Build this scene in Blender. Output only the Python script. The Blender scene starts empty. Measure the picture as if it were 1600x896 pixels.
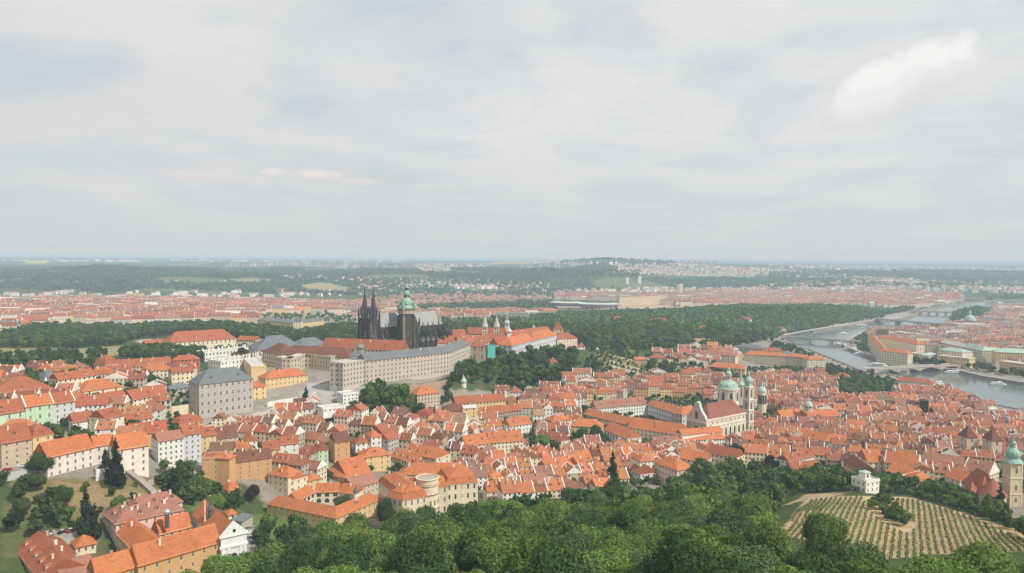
import bpy, math, random
import numpy as np
from mathutils import Matrix, Vector
random.seed(7); np.random.seed(7); rnd = random.Random(11)
# ------------------------------------------------------------------ camera, sky, sun, exposure
F, PW, PH = 1145.0, 1600, 896
PITCH, ROLL, CAMZ = math.radians(2.15), math.radians(0.43), 192.0
_r = np.array([1.0, 0, 0]); _u = np.array([0, math.sin(PITCH), math.cos(PITCH)]); _f = np.array([0, math.cos(PITCH), -math.sin(PITCH)])
CR = math.cos(ROLL)*_r + math.sin(ROLL)*_u
CU = -math.sin(ROLL)*_r + math.cos(ROLL)*_u
scene = bpy.context.scene
C = scene.collection
cd = bpy.data.cameras.new('camera'); cam = bpy.data.objects.new('camera', cd); C.objects.link(cam)
cd.sensor_width = 36.0; cd.lens = 36.0*F/PW; cd.clip_start = 1.0; cd.clip_end = 90000.0
M = Matrix(((CR[0], CU[0], -_f[0], 0), (CR[1], CU[1], -_f[1], 0), (CR[2], CU[2], -_f[2], CAMZ), (0, 0, 0, 1)))
cam.matrix_world = M; scene.camera = cam
SUN_EL, SUN_AZ = math.radians(47), math.radians(123)         # azimuth clockwise from +Y
sd = Vector((math.sin(SUN_AZ)*math.cos(SUN_EL), math.cos(SUN_AZ)*math.cos(SUN_EL), math.sin(SUN_EL)))
sl = bpy.data.lights.new('sun', 'SUN'); sl.energy = 4.3; sl.angle = math.radians(0.6); sl.color = (1.0, 0.93, 0.82)
so = bpy.data.objects.new('sun', sl); C.objects.link(so); so.rotation_euler = sd.to_track_quat('Z', 'Y').to_euler()
scene.view_settings.view_transform = 'Standard'; scene.view_settings.look = 'None'
scene.view_settings.gamma = 1.0; scene.view_settings.exposure = 0.0; scene.view_settings.use_curve_mapping = False
scene.render.engine = 'CYCLES'
scene.cycles.max_bounces = 4; scene.cycles.diffuse_bounces = 2; scene.cycles.glossy_bounces = 2; scene.cycles.transmission_bounces = 2
scene.cycles.volume_bounces = 0; scene.cycles.transparent_max_bounces = 4; scene.cycles.volume_step_rate = 4.0
scene.cycles.sample_clamp_indirect = 4.0

class NT:
    def __init__(s, tree): s.t = tree; s.n = tree.nodes; s.l = tree.links; s.n.clear()
    def new(s, typ, **kw):
        n = s.n.new(typ)
        for k, v in kw.items():
            if k.startswith('i_'):
                key = k[2:]
                key = int(key) if key.isdigit() else key.replace('_', ' ')
                if isinstance(v, bpy.types.NodeSocket): s.l.new(v, n.inputs[key])
                else: n.inputs[key].default_value = v
            else: setattr(n, k, v)
        return n
    def math(s, op, a, b=0.0, c=None, clamp=False):
        n = s.n.new('ShaderNodeMath'); n.operation = op; n.use_clamp = clamp
        for i, v in enumerate((a, b) if c is None else (a, b, c)):
            if isinstance(v, bpy.types.NodeSocket): s.l.new(v, n.inputs[i])
            else: n.inputs[i].default_value = v
        return n.outputs[0]
    def mix(s, f, a, b, blend='MIX'):
        n = s.n.new('ShaderNodeMix'); n.data_type = 'RGBA'; n.blend_type = blend
        for i, v in ((0, f), (6, a), (7, b)):
            if isinstance(v, bpy.types.NodeSocket): s.l.new(v, n.inputs[i])
            elif i == 0: n.inputs[0].default_value = v
            else: n.inputs[i].default_value = tuple(v) + (1,) if len(v) == 3 else v
        return n.outputs[2]
    def noise(s, vec, scale, detail=3, rough=0.55, dist=0.0):
        n = s.new('ShaderNodeTexNoise'); s.l.new(vec, n.inputs['Vector']); n.inputs['Scale'].default_value = scale
        n.inputs['Detail'].default_value = detail; n.inputs['Roughness'].default_value = rough; n.inputs['Distortion'].default_value = dist
        return n.outputs['Fac']
    def ramp(s, fac, pts):
        n = s.n.new('ShaderNodeValToRGB'); s.l.new(fac, n.inputs[0]); e = n.color_ramp.elements
        while len(e) < len(pts): e.new(0.5)
        for el, (p, c) in zip(e, pts):
            el.position = p; el.color = (c, c, c, 1) if isinstance(c, (int, float)) else tuple(c) + (1,)
        return n.outputs[0]
    def mapr(s, v, a, b, c=0.0, d=1.0):
        n = s.new('ShaderNodeMapRange'); s.l.new(v, n.inputs[0])
        for i, x in enumerate((a, b, c, d)): n.inputs[i+1].default_value = x
        return n.outputs[0]

def make_world():
    w = bpy.data.worlds.new('World'); scene.world = w; w.use_nodes = True
    t = NT(w.node_tree)
    sky = t.new('ShaderNodeTexSky', sky_type='NISHITA'); sky.sun_disc = False
    sky.sun_elevation = SUN_EL; sky.sun_rotation = SUN_AZ; sky.air_density = 1.0; sky.dust_density = 2.0
    d = t.new('ShaderNodeTexCoord').outputs['Generated']
    sep = t.new('ShaderNodeSeparateXYZ'); t.l.new(d, sep.inputs[0])
    z = t.math('MAXIMUM', sep.outputs[2], 0.0)
    zz = t.math('ADD', z, 0.13)
    px = t.math('DIVIDE', sep.outputs[0], zz); py = t.math('DIVIDE', sep.outputs[1], zz)
    lay = t.new('ShaderNodeCombineXYZ', i_0=px, i_1=py, i_2=0.0).outputs[0]
    m = t.new('ShaderNodeMapping'); t.l.new(lay, m.inputs[0]); m.inputs['Scale'].default_value = (1.0, 0.85, 1); m.inputs['Rotation'].default_value = (0, 0, 0.5)
    n1 = t.noise(m.outputs[0], 1.1, 6, 0.55, 0.5)
    n2 = t.noise(m.outputs[0], 3.1, 5, 0.6, 0.3)
    n3 = t.noise(lay, 0.55, 2, 0.5)
    cover = t.math('ADD', t.math('MULTIPLY', n1, 0.7), t.math('MULTIPLY', n2, 0.3))
    cov = t.mapr(cover, 0.38, 0.55, 0.0, 1.0)
    low = t.mapr(z, 0.0, 0.16, 1.0, 0.0)
    cov = t.math('MAXIMUM', cov, t.math('MULTIPLY', low, 0.92))
    # thin layer shades from pale warm to grey
    sh = t.mapr(n3, 0.35, 0.62, 0.0, 1.0)
    sh2 = t.mapr(n2, 0.3, 0.7, 0.0, 1.0)
    side = t.mapr(sep.outputs[0], -0.55, 0.45, 0.0, 1.0)
    ca = t.mix(sh, (6.5, 6.48, 6.45), (7.5, 7.35, 7.15))
    ca = t.mix(t.math('MULTIPLY', sh2, 0.5), ca, (6.1, 6.25, 6.4))
    ca = t.mix(t.math('MULTIPLY', side, 0.55), ca, (7.6, 7.65, 7.6))
    cb = (5.9, 6.2, 6.25)
    cc = t.mix(low, ca, cb)
    blue = t.mix(0.14, (5.3, 6.05, 6.6), sky.outputs[0])
    col = t.mix(t.math('MULTIPLY_ADD', cov, 0.66, 0.34), blue, cc)
    # a few heaped clouds standing in fixed directions
    def puff(col, px_, py_, rx, ry, top, bot, edge=0.5, tilt=0.0, cut=0.5, seed=0.0, scale=9.0):
        r = CR*((px_-800)/F) - CU*((py_-448)/F) + _f; r = r/np.linalg.norm(r)
        az, el = math.atan2(r[0], r[1]), math.asin(r[2])
        a = t.math('ARCTAN2', sep.outputs[0], sep.outputs[1]); e = t.math('ARCSINE', sep.outputs[2])
        da = t.math('SUBTRACT', a, az); de = t.math('SUBTRACT', e, el)
        de2 = t.math('SUBTRACT', de, t.math('MULTIPLY', da, tilt))
        u = t.math('DIVIDE', da, rx/F); v = t.math('DIVIDE', de2, ry/F)
        vlow = t.math('MULTIPLY', t.math('MINIMUM', v, 0.0), 0.35)
        rr = t.math('ADD', t.math('MULTIPLY', u, u), t.math('MULTIPLY', v, v))
        cs = t.new('ShaderNodeCombineXYZ', i_0=t.math('ADD', a, seed), i_1=e, i_2=seed).outputs[0]
        nz = t.noise(cs, scale, 7, 0.58)
        f = t.math('SUBTRACT', 1.0, rr)
        f = t.math('ADD', f, t.math('MULTIPLY', t.math('SUBTRACT', nz, 0.5), 2.6))
        mk = t.mapr(f, cut, cut+edge, 0.0, 1.0)
        shd = t.mapr(t.math('ADD', v, t.math('MULTIPLY', t.math('SUBTRACT', nz, 0.5), 1.6)), -0.7, 0.35, 0.0, 1.0)
        c = t.mix(shd, bot, top)
        fade = t.mapr(t.math('ADD', v, 0.0), -1.1, -0.3, 0.25, 1.0)
        return t.mix(t.math('MULTIPLY', mk, fade), col, c)
    col = puff(col, 1345, 158, 100, 32, (7.5, 7.5, 7.45), (6.5, 6.5, 6.7), 0.9, 0.38, 0.1, 0.0, 15)
    col = puff(col, 1408, 134, 92, 50, (8.5, 8.4, 8.25), (6.6, 6.6, 6.75), 0.6, 0.25, -0.1, 2.0, 13)
    col = puff(col, 431, 271, 22, 9, (7.5, 7.05, 6.6), (6.4, 6.35, 6.3), 0.9, 0.0, 0.0, 3.0, 40)
    col = puff(col, 497, 275, 36, 11, (7.7, 7.15, 6.65), (6.4, 6.35, 6.3), 0.9, 0.0, 0.0, 5.0, 34)
    col = puff(col, 565, 286, 44, 8, (7.0, 6.8, 6.6), (6.4, 6.35, 6.3), 1.0, 0.0, 0.1, 7.0, 30)
    col = puff(col, 675, 293, 40, 9, (6.95, 6.85, 6.7), (6.4, 6.35, 6.3), 1.0, 0.0, 0.15, 9.0, 34)
    col = puff(col, 345, 279, 90, 10, (6.95, 6.75, 6.55), (6.4, 6.35, 6.3), 1.1, -0.05, 0.0, 11.0, 20)
    bg = t.new('ShaderNodeBackground', i_Strength=0.108); t.l.new(col, bg.inputs[0])
    o = t.new('ShaderNodeOutputWorld'); t.l.new(bg.outputs[0], o.inputs[0])
    w.cycles.sampling_method = 'MANUAL'; w.cycles.sample_map_resolution = 512
make_world()

# ------------------------------------------------------------------ projection helpers (pixels of the 1600 px photograph <-> the place)
def ray(px, py): return CR*((px-800)/F) - CU*((py-448)/F) + _f
def proj(P):
    d = np.array(P, float) - np.array([0, 0, CAMZ]); dep = d @ _f
    return 800+F*(d@CR)/dep, 448-F*(d@CU)/dep
def on_plane(px, py, z):
    r = ray(px, py); k = (z-CAMZ)/r[2]; return np.array([r[0]*k, r[1]*k, z])

# ------------------------------------------------------------------ terrain: heights above the river, along sight columns (distance ahead, height)
COLS = {
 -350: [(0,118),(150,100),(300,80),(380,84),(460,94),(610,100),(800,92),(930,84),(1280,66),(1870,50),(2500,42),(3200,40),(3700,70),(4300,112),(6500,118),(10000,140),(15000,150),(26000,150)],
 0: [(0,122),(100,100),(200,72),(290,58),(335,64),(380,78),(455,84),(610,88),(800,80),(916,72),(1280,60),(1870,45),(2500,36),(3100,28),(3600,52),(4200,92),(5000,92),(6500,110),(9000,132),(15000,150),(26000,150)],
 200: [(0,127),(150,90),(250,60),(300,50),(335,53),(380,67),(420,72),(480,76),(613,80),(760,76),(916,72),(1280,60),(1870,44),(2500,33),(3000,26),(3700,72),(4300,122),(5000,88),(7000,112),(10000,138),(15000,150),(26000,150)],
 400: [(0,131),(200,84),(300,53),(350,47),(400,45),(480,45),(560,45),(600,50),(640,62),(700,70),(800,74),(950,72),(1000,60),(1100,62),(1300,61),(1900,42),(2500,32),(3200,18),(4000,34),(4600,70),(5200,98),(6200,108),(9000,135),(15000,150),(26000,150)],
 600: [(0,132),(200,92),(300,66),(400,42),(480,27),(520,27),(562,29),(603,36),(625,42),(648,50),(662,60),(685,69),(700,71),(725,72),(900,73),(1010,70),(1050,45),(1120,60),(1300,56),(1900,36),(2500,22),(3300,5),(3800,10),(4300,48),(5000,86),(6000,106),(9000,135),(15000,150),(26000,150)],
 800: [(0,132),(200,95),(300,68),(400,45),(480,30),(560,22),(650,19),(720,22),(790,38),(850,52),(900,64),(960,70),(1040,66),(1080,52),(1120,58),(1250,53),(1600,45),(2200,25),(3000,5),(3800,6),(4300,36),(5000,78),(6000,105),(8000,130),(15000,150),(26000,150)],
 1000: [(0,132),(200,95),(300,70),(400,48),(470,30),(560,22),(700,15),(800,12),(900,14),(960,28),(1040,46),(1150,50),(1300,52),(1600,48),(2000,46),(2400,42),(2800,33),(3300,8),(4000,5),(4500,30),(5200,78),(6300,122),(7200,168),(8500,150),(10000,140),(15000,148),(26000,150)],
 1200: [(0,132),(200,97),(300,72),(380,52),(450,36),(560,21),(700,12),(850,9),(1000,7),(1150,6),(1300,7),(1400,12),(1460,26),(1530,40),(1620,46),(1900,44),(2300,38),(2700,16),(3300,8),(4000,5),(4800,25),(5600,68),(7000,108),(10000,132),(15000,142),(26000,142)],
 1400: [(0,132),(100,118),(200,96),(300,72),(360,61),(420,53),(470,38),(560,20),(700,12),(850,8),(1000,6),(1100,5),(1300,5),(1600,5),(2000,5),(2600,5),(3500,6),(4500,22),(6000,66),(8000,102),(15000,136),(26000,140)],
 1600: [(0,132),(100,118),(200,97),(300,72),(360,57),(450,36),(560,18),(700,12),(850,7),(1000,5),(1100,5),(1300,6),(2000,8),(2600,8),(3500,10),(4500,24),(6000,60),(8000,98),(15000,130),(26000,136)],
 1950: [(0,132),(200,100),(300,76),(400,55),(500,25),(620,12),(800,7),(1100,7),(1600,9),(2600,16),(4500,40),(6000,62),(8000,95),(15000,126),(26000,132)],
}
def _ctrl():
    out = []
    for px, l in COLS.items():
        for Y, z in l: out.append(((px-800)/F*Y, Y, z))
    for s in (-1, 1): out.append((s*60.0, 0.0, 128.0))
    # extra points: (px, py, z) on the ground
    for px, py, z in EXTRA:
        p = on_plane(px, py, z); out.append((p[0], p[1], z))
    return np.array(out, float)
EXTRA = [(1222,531,4),(1226,524,4),(1262,519,4),(1300,513,4),(1330,509,4),(1212,528,16),(1205,520,34),(945,408,184),(1060,412,140),(870,411,140),(150,418,121),(700,424,98),(540,603,71),(590,601,71),(640,595,71),(700,587,70),(735,581,69),(480,612,66),(560,632,61),(620,634,60),(690,628,50),(760,612,48),(45,436,72),(420,437,66),(250,440,60),(350,652,59),(312,654,59),(395,640,59),(300,645,60),(350,682,47),(310,690,50),(270,668,57),(430,628,62),(480,600,70),
         (120,752,72),(230,735,66),(1555,790,22),(1350,762,44),(1250,800,58),(1590,842,58),(1230,842,66),(1400,865,72),(640,824,28),(740,800,26),(660,650,45),(560,640,57),(870,556,70),
         (905,550,64),(200,868,51),(60,885,55),(350,893,49),(260,915,49),(1300,512,5),(1300,506,16),(1300,498,30),(1300,488,38),(1300,480,42),(1250,521,6),(1250,514,20),(1250,505,36),(1250,495,44),(1340,504,5),(1340,498,12),(1340,492,18),(1340,484,24),(1350,520,4),(1345,528,4),(1325,540,4),(1300,525,3),(1300,540,3),(1380,500,4),(1370,488,8),(1262,549,4),(1300,562,4),(1236,545,4),(417,806,30),(525,830,29),(460,818,30),(470,790,31),(596,800,28),(1160,520,44),(1040,535,47),(1245,548,8),(1240,527,5),(1215,533,12),(1440,485,4)]
def _uv(X, Y):
    X = np.asarray(X, float); Y = np.maximum(np.asarray(Y, float), -60.0)
    return np.stack([F*X/(Y+90.0)/330.0, np.log(Y+120.0)*3.3], -1)
_cp = _ctrl(); _cu = _uv(_cp[:, 0], _cp[:, 1])
_D = np.linalg.norm(_cu[:, None]-_cu[None], axis=-1)
_n = len(_cp); _A = np.zeros((_n+3, _n+3)); _A[:_n, :_n] = _D - 0.0*np.eye(_n); _A[:_n, _n] = 1; _A[:_n, _n+1:] = _cu
_A[_n, :_n] = 1; _A[_n+1:, :_n] = _cu.T
_A[:_n, :_n] -= 0.003*np.eye(_n)
_W = np.linalg.solve(_A, np.concatenate([_cp[:, 2], np.zeros(3)]))
def inpoly(X, Y, poly):
    X = np.asarray(X, float); Y = np.asarray(Y, float); r = np.zeros(X.shape, bool); n = len(poly); j = n-1
    for i in range(n):
        xi, yi = poly[i][0], poly[i][1]; xj, yj = poly[j][0], poly[j][1]
        c = ((yi > Y) != (yj > Y)) & (X < (xj-xi)*(Y-yi)/((yj-yi) or 1e-9)+xi); r ^= c; j = i
    return r
# river outline traced at water level
RNEAR = [(1900,640),(1660,628),(1590,644),(1530,632),(1490,617),(1458,607),(1385,588),(1360,590),(1320,572),(1295,562),(1262,548),(1236,543),(1222,531),(1226,524),(1262,519),(1300,513),(1330,509),(1352,504),(1384,502),(1408,499),(1424,494),(1436,487),(1446,483),(1460,481),(1500,474),(1560,470),(1640,469),(1900,470)]
RFAR = [(1900,482),(1640,478),(1580,477),(1530,482),(1492,489),(1486,500),(1470,511),(1440,514),(1385,517),(1350,521),(1338,528),(1322,538),(1324,544),(1345,553),(1372,562),(1410,571),(1450,578),(1500,582),(1540,592),(1600,602),(1900,640-22)]
RIVER = [on_plane(x, y, 0.0)[:2] for x, y in RNEAR+RFAR]
RNW = [on_plane(x, y, 0.0) for x, y in RNEAR]; RFW = [on_plane(x, y, 0.0) for x, y in RFAR]
_RS = np.array(RIVER); _RA, _RB = _RS, np.roll(_RS, -1, 0); _RD = _RB-_RA; _RL = (_RD**2).sum(1)+1e-9
def river_dist(X, Y):
    d = np.full(X.shape, 1e9)
    for k in range(len(_RA)):
        t = np.clip(((X-_RA[k, 0])*_RD[k, 0]+(Y-_RA[k, 1])*_RD[k, 1])/_RL[k], 0, 1)
        d = np.minimum(d, (X-_RA[k, 0]-t*_RD[k, 0])**2+(Y-_RA[k, 1]-t*_RD[k, 1])**2)
    return np.where(inpoly(X, Y, RIVER), 0.0, np.sqrt(d))
def h0(X, Y):
    sh = np.shape(X); X = np.ravel(np.asarray(X, float)); Y = np.ravel(np.asarray(Y, float)); out = np.empty(X.shape)
    for a in range(0, len(X), 20000):
        u = _uv(X[a:a+20000], Y[a:a+20000])
        d = np.sqrt(np.maximum(((u[:, None]-_cu[None])**2).sum(-1), 0)); out[a:a+20000] = d@_W[:_n] + _W[_n] + u@_W[_n+1:]
    w = np.clip((Y-3300)/900, 0, 1)*np.clip((15000-Y)/5000, 0, 1)*np.clip(1-(X-900)/2500*(Y < 3900), 0, 1)
    out = out+w*(13*np.sin(X/420+1.3*np.sin(Y/900))*np.cos(Y/310+np.sin(X/700))+7*np.sin(X/190+Y/260))
    out = out+34*np.exp(-((X-915)/620)**2-((Y-7200)/500)**2)+14*np.exp(-((X+3400)/900)**2-((Y-4300)/350)**2)
    m = (Y > 850) & (Y < 4200) & (X > 350)
    if m.any(): out[m] = np.minimum(out[m], 4+0.40*np.maximum(river_dist(X[m], Y[m])-12, 0))
    return out.reshape(sh)
def ground(X, Y):
    z = np.asarray(h0(X, Y)); r = inpoly(X, Y, RIVER)
    return np.where(r, -4.0, np.maximum(z, 3.6))
_k = np.geomspace(110, 26000, 700)
def ray_hit(px, py, off=0.0):
    r = ray(px, py); X = r[0]*_k; Y = r[1]*_k; Z = CAMZ+r[2]*_k
    g = np.maximum(h0(X, Y), 3.6)+off; b = np.nonzero(Z < g)[0]
    if len(b) == 0: return on_plane(px, min(py, 2000), 100.0) if r[2] < 0 else np.array([X[-1], Y[-1], Z[-1]])
    i = max(b[0], 1); a0, a1 = Z[i-1]-g[i-1], g[i]-Z[i]; k = _k[i-1]+(_k[i]-_k[i-1])*a0/(a0+a1+1e-9)
    return np.array([r[0]*k, r[1]*k, CAMZ+r[2]*k])
def pixv(X, Y, Z):
    dz = Z-CAMZ; w = np.maximum(X*_f[0]+Y*_f[1]+dz*_f[2], 1.0)
    return 800+F*(X*CR[0]+Y*CR[1]+dz*CR[2])/w, 448-F*(X*CU[0]+Y*CU[1]+dz*CU[2])/w
def gz(x, y): return float(ground(np.array([x]), np.array([y]))[0])

# ------------------------------------------------------------------ materials
def mat(name): m = bpy.data.materials.new(name); m.use_nodes = True; return m, NT(m.node_tree)
def finish(t, col, rough=0.85, spec=0.25, bump=None, bstr=0.3, bdist=0.3, metal=0.0):
    b = t.new('ShaderNodeBsdfPrincipled'); b.inputs['Specular IOR Level'].default_value = spec; b.inputs['Metallic'].default_value = metal
    if isinstance(col, bpy.types.NodeSocket): t.l.new(col, b.inputs['Base Color'])
    else: b.inputs['Base Color'].default_value = tuple(col)+(1,)
    if isinstance(rough, bpy.types.NodeSocket): t.l.new(rough, b.inputs['Roughness'])
    else: b.inputs['Roughness'].default_value = rough
    if bump is not None:
        bn = t.new('ShaderNodeBump', i_Strength=bstr, i_Distance=bdist); t.l.new(bump, bn.inputs['Height']); t.l.new(bn.outputs[0], b.inputs['Normal'])
    o = t.new('ShaderNodeOutputMaterial'); t.l.new(b.outputs[0], o.inputs[0]); return b
def pos(t): return t.new('ShaderNodeNewGeometry').outputs['Position']
def attr(t): return t.new('ShaderNodeAttribute', attribute_name='col').outputs['Color']
def scaled(t, col, v):
    n = t.new('ShaderNodeVectorMath', operation='SCALE'); t.l.new(col, n.inputs[0]); t.l.new(v, n.inputs['Scale']); return n.outputs[0]
def mk_roof():
    m, t = mat('roof_tiles'); p = pos(t)
    a = t.noise(p, 0.12, 3, 0.6); b = t.noise(p, 0.9, 4, 0.65)
    c = scaled(t, attr(t), t.math('ADD', t.math('MULTIPLY', a, 0.5), t.math('MULTIPLY_ADD', b, 0.65, 0.42)))
    mp = t.new('ShaderNodeMapping'); t.l.new(p, mp.inputs[0]); mp.inputs['Scale'].default_value = (1, 1, 3.2)
    dirt = t.mapr(t.noise(mp.outputs[0], 0.55, 5, 0.7), 0.46, 0.7, 0.0, 0.6)
    c = t.mix(dirt, c, (0.13, 0.085, 0.07))
    sepz = t.new('ShaderNodeSeparateXYZ'); t.l.new(p, sepz.inputs[0])
    tile = t.math('PINGPONG', sepz.outputs[2], 0.16)
    finish(t, c, 0.9, 0.15, tile, 0.5, 0.25); return m
def mk_wall():
    m, t = mat('plaster'); p = pos(t)
    a = t.noise(p, 0.22, 3, 0.6)
    mp = t.new('ShaderNodeMapping'); t.l.new(p, mp.inputs[0]); mp.inputs['Scale'].default_value = (1.4, 1.4, 0.16)
    b = t.noise(mp.outputs[0], 0.7, 4, 0.7)
    c = scaled(t, attr(t), t.math('ADD', t.math('MULTIPLY', a, 0.35), t.math('MULTIPLY_ADD', b, 0.3, 0.64)))
    dirt = t.mapr(b, 0.58, 0.8, 0.0, 0.4)
    c = t.mix(dirt, c, (0.3, 0.25, 0.2))
    finish(t, c, 0.92, 0.1); return m
def mk_stone():
    m, t = mat('weathered_stone'); p = pos(t)
    mp = t.new('ShaderNodeMapping'); t.l.new(p, mp.inputs[0]); mp.inputs['Scale'].default_value = (1, 1, 0.35)
    a = t.noise(mp.outputs[0], 0.28, 5, 0.7); b = t.noise(p, 1.6, 3, 0.6)
    f = t.mapr(a, 0.5, 0.68, 0.0, 1.0)
    c = t.mix(f, attr(t), (0.24, 0.185, 0.125)); c = scaled(t, c, t.math('MULTIPLY_ADD', b, 1.1, 0.45))
    finish(t, c, 0.95, 0.1, b, 0.6, 0.4); return m
def mk_copper():
    m, t = mat('green_copper'); p = pos(t)
    mp = t.new('ShaderNodeMapping'); t.l.new(p, mp.inputs[0]); mp.inputs['Scale'].default_value = (1, 1, 0.25)
    a = t.noise(mp.outputs[0], 1.2, 4, 0.65)
    c = t.mix(t.mapr(a, 0.35, 0.7), (0.23, 0.35, 0.29), (0.37, 0.48, 0.41)); c = scaled(t, t.mix(0.55, c, attr(t)), t.math('MULTIPLY_ADD', a, 0.5, 0.75))
    finish(t, c, 0.6, 0.3); return m
def mk_plain(name, col, rough=0.8, spec=0.3, metal=0.0, ns=1.0, amt=0.3):
    m, t = mat(name); n = t.noise(pos(t), ns, 3, 0.6)
    c = t.mix(n, tuple(x*(1-amt) for x in col), tuple(min(1, x*(1+amt)) for x in col)); finish(t, c, rough, spec, metal=metal); return m
MR = mk_roof(); MW = mk_wall(); MS = mk_stone(); MC = mk_copper()
MG = mk_plain('window_glass', (0.045, 0.05, 0.055), 0.25, 0.6)
MF = mk_plain('window_frame', (0.6, 0.57, 0.5), 0.7)
MM = mk_plain('dark_metal', (0.09, 0.1, 0.11), 0.5)
MX = mk_plain('asphalt', (0.2, 0.2, 0.2), 0.9)
MGold = mk_plain('gilding', (0.7, 0.5, 0.15), 0.4, 0.5, 0.8)
def mk_attr(name, rough, spec=0.3, ns=0.8, amt=0.4):
    m, t = mat(name); n = t.noise(pos(t), ns, 3, 0.6)
    finish(t, scaled(t, attr(t), t.math('MULTIPLY_ADD', n, amt*2, 1-amt)), rough, spec); return m
MP = mk_attr('painted_surface', 0.45, 0.5)
def mk_leaf():
    m, t = mat('foliage'); p = pos(t)
    oi = t.new('ShaderNodeObjectInfo').outputs['Random']
    a = t.noise(p, 0.35, 3, 0.6); b = t.noise(p, 2.2, 2, 0.6)
    c = scaled(t, attr(t), t.math('ADD', t.math('MULTIPLY', a, 0.7), t.math('MULTIPLY_ADD', b, 0.7, 0.3)))
    c = scaled(t, c, t.math('MULTIPLY_ADD', oi, 0.5, 0.75))
    bs = t.new('ShaderNodeBsdfDiffuse'); t.l.new(c, bs.inputs[0])
    tr = t.new('ShaderNodeBsdfTranslucent'); t.l.new(t.mix(0.3, c, (0.1, 0.16, 0.02)), tr.inputs[0])
    mx = t.new('ShaderNodeMixShader', i_0=0.28); t.l.new(bs.outputs[0], mx.inputs[1]); t.l.new(tr.outputs[0], mx.inputs[2])
    o = t.new('ShaderNodeOutputMaterial'); t.l.new(mx.outputs[0], o.inputs[0]); return m
ML = mk_leaf()
MB_ = mk_plain('bark', (0.09, 0.065, 0.045), 0.95)
ROOF = {'O': (0.49, 0.165, 0.064), 'R': (0.35, 0.108, 0.054), 'B': (0.17, 0.07, 0.05), 'P': (0.33, 0.15, 0.105), 'G': (0.155, 0.175, 0.195), 'g': (0.34, 0.50, 0.42), 'W': (0.55, 0.54, 0.5), 'K': (0.1, 0.09, 0.09), 'T': (0.33, 0.2, 0.14)}
WALL = {'w': (0.78, 0.75, 0.70), 'c': (0.74, 0.64, 0.47), 'y': (0.72, 0.53, 0.27), 'g': (0.50, 0.68, 0.48), 'p': (0.76, 0.58, 0.49), 'o': (0.62, 0.36, 0.17), 's': (0.47, 0.44, 0.385), 'b': (0.57, 0.47, 0.35), 't': (0.36, 0.28, 0.2), 'k': (0.04, 0.036, 0.036), 'r': (0.45, 0.16, 0.1), 'e': (0.53, 0.46, 0.39), 'n': (0.10, 0.42, 0.38), 'q': (0.75, 0.67, 0.60), 'l': (0.60, 0.60, 0.64)}
def jit(c, a=0.08, r=rnd): k = 1+r.uniform(-a, a); return tuple(min(0.9, max(0.01, x*k*(1+r.uniform(-a, a)*0.4))) for x in c)

# ------------------------------------------------------------------ mesh collecting and linking
class Mesh:
    def __init__(s): s.v = []; s.f = []; s.m = []; s.c = []
    def add(s, vs, fs, mi=0, col=(1, 1, 1)):
        b = len(s.v); s.v.extend(vs)
        for f in fs: s.f.append(tuple(b+i for i in f)); s.m.append(mi); s.c.append(col)
    def box(s, x0, x1, y0, y1, z0, z1, mi=0, col=(1, 1, 1), fr=None):
        vs = [(x0,y0,z0),(x1,y0,z0),(x1,y1,z0),(x0,y1,z0),(x0,y0,z1),(x1,y0,z1),(x1,y1,z1),(x0,y1,z1)]
        if fr: vs = [fr(*p) for p in vs]
        s.add(vs, [(0,1,5,4),(1,2,6,5),(2,3,7,6),(3,0,4,7),(4,5,6,7),(3,2,1,0)], mi, col)
    def lathe(s, cx, cy, prof, n=16, mi=0, col=(1, 1, 1), rot=0.0, sq=1.0, cap=True):
        vs = []
        for r, z in prof:
            for k in range(n):
                a = rot+2*math.pi*k/n; vs.append((cx+r*math.cos(a), cy+r*math.sin(a)*sq, z))
        fs = []
        for j in range(len(prof)-1):
            for k in range(n): fs.append((j*n+k, j*n+(k+1) % n, (j+1)*n+(k+1) % n, (j+1)*n+k))
        if cap: fs.append(tuple(range((len(prof)-1)*n, len(prof)*n)))
        s.add(vs, fs, mi, col)
    def data(s, name, mats, off=(0, 0, 0), smooth=False):
        me = bpy.data.meshes.new(name)
        v = np.array(s.v, float).reshape(-1, 3) - np.array(off)
        me.from_pydata(v.tolist(), [], s.f)
        for m in mats: me.materials.append(m)
        if s.m and max(s.m): me.polygons.foreach_set('material_index', s.m)
        a = me.attributes.new('col', 'FLOAT_COLOR', 'FACE')
        if s.c: a.data.foreach_set('color', np.concatenate([np.array(s.c, float), np.ones((len(s.c), 1))], 1).ravel())
        if smooth: me.polygons.foreach_set('use_smooth', [True]*len(me.polygons))
        me.update(); return me
def put(name, me, parent=None, loc=(0, 0, 0), rz=0.0, sc=None):
    o = bpy.data.objects.new(name, me); C.objects.link(o); o.location = loc; o.rotation_euler = (0, 0, rz)
    if sc: o.scale = sc
    if parent is not None: o.parent = parent
    return o
def thing(name, label, cat, loc, group=None):
    o = bpy.data.objects.new(name, None); C.objects.link(o); o.location = loc; o.empty_display_size = 0.5
    o['label'] = label; o['category'] = cat
    if group: o['group'] = group
    return o
def tag(o, label=None, cat=None, group=None, kind=None):
    for k, v in (('label', label), ('category', cat), ('group', group), ('kind', kind)):
        if v: o[k] = v
    return o
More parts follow.
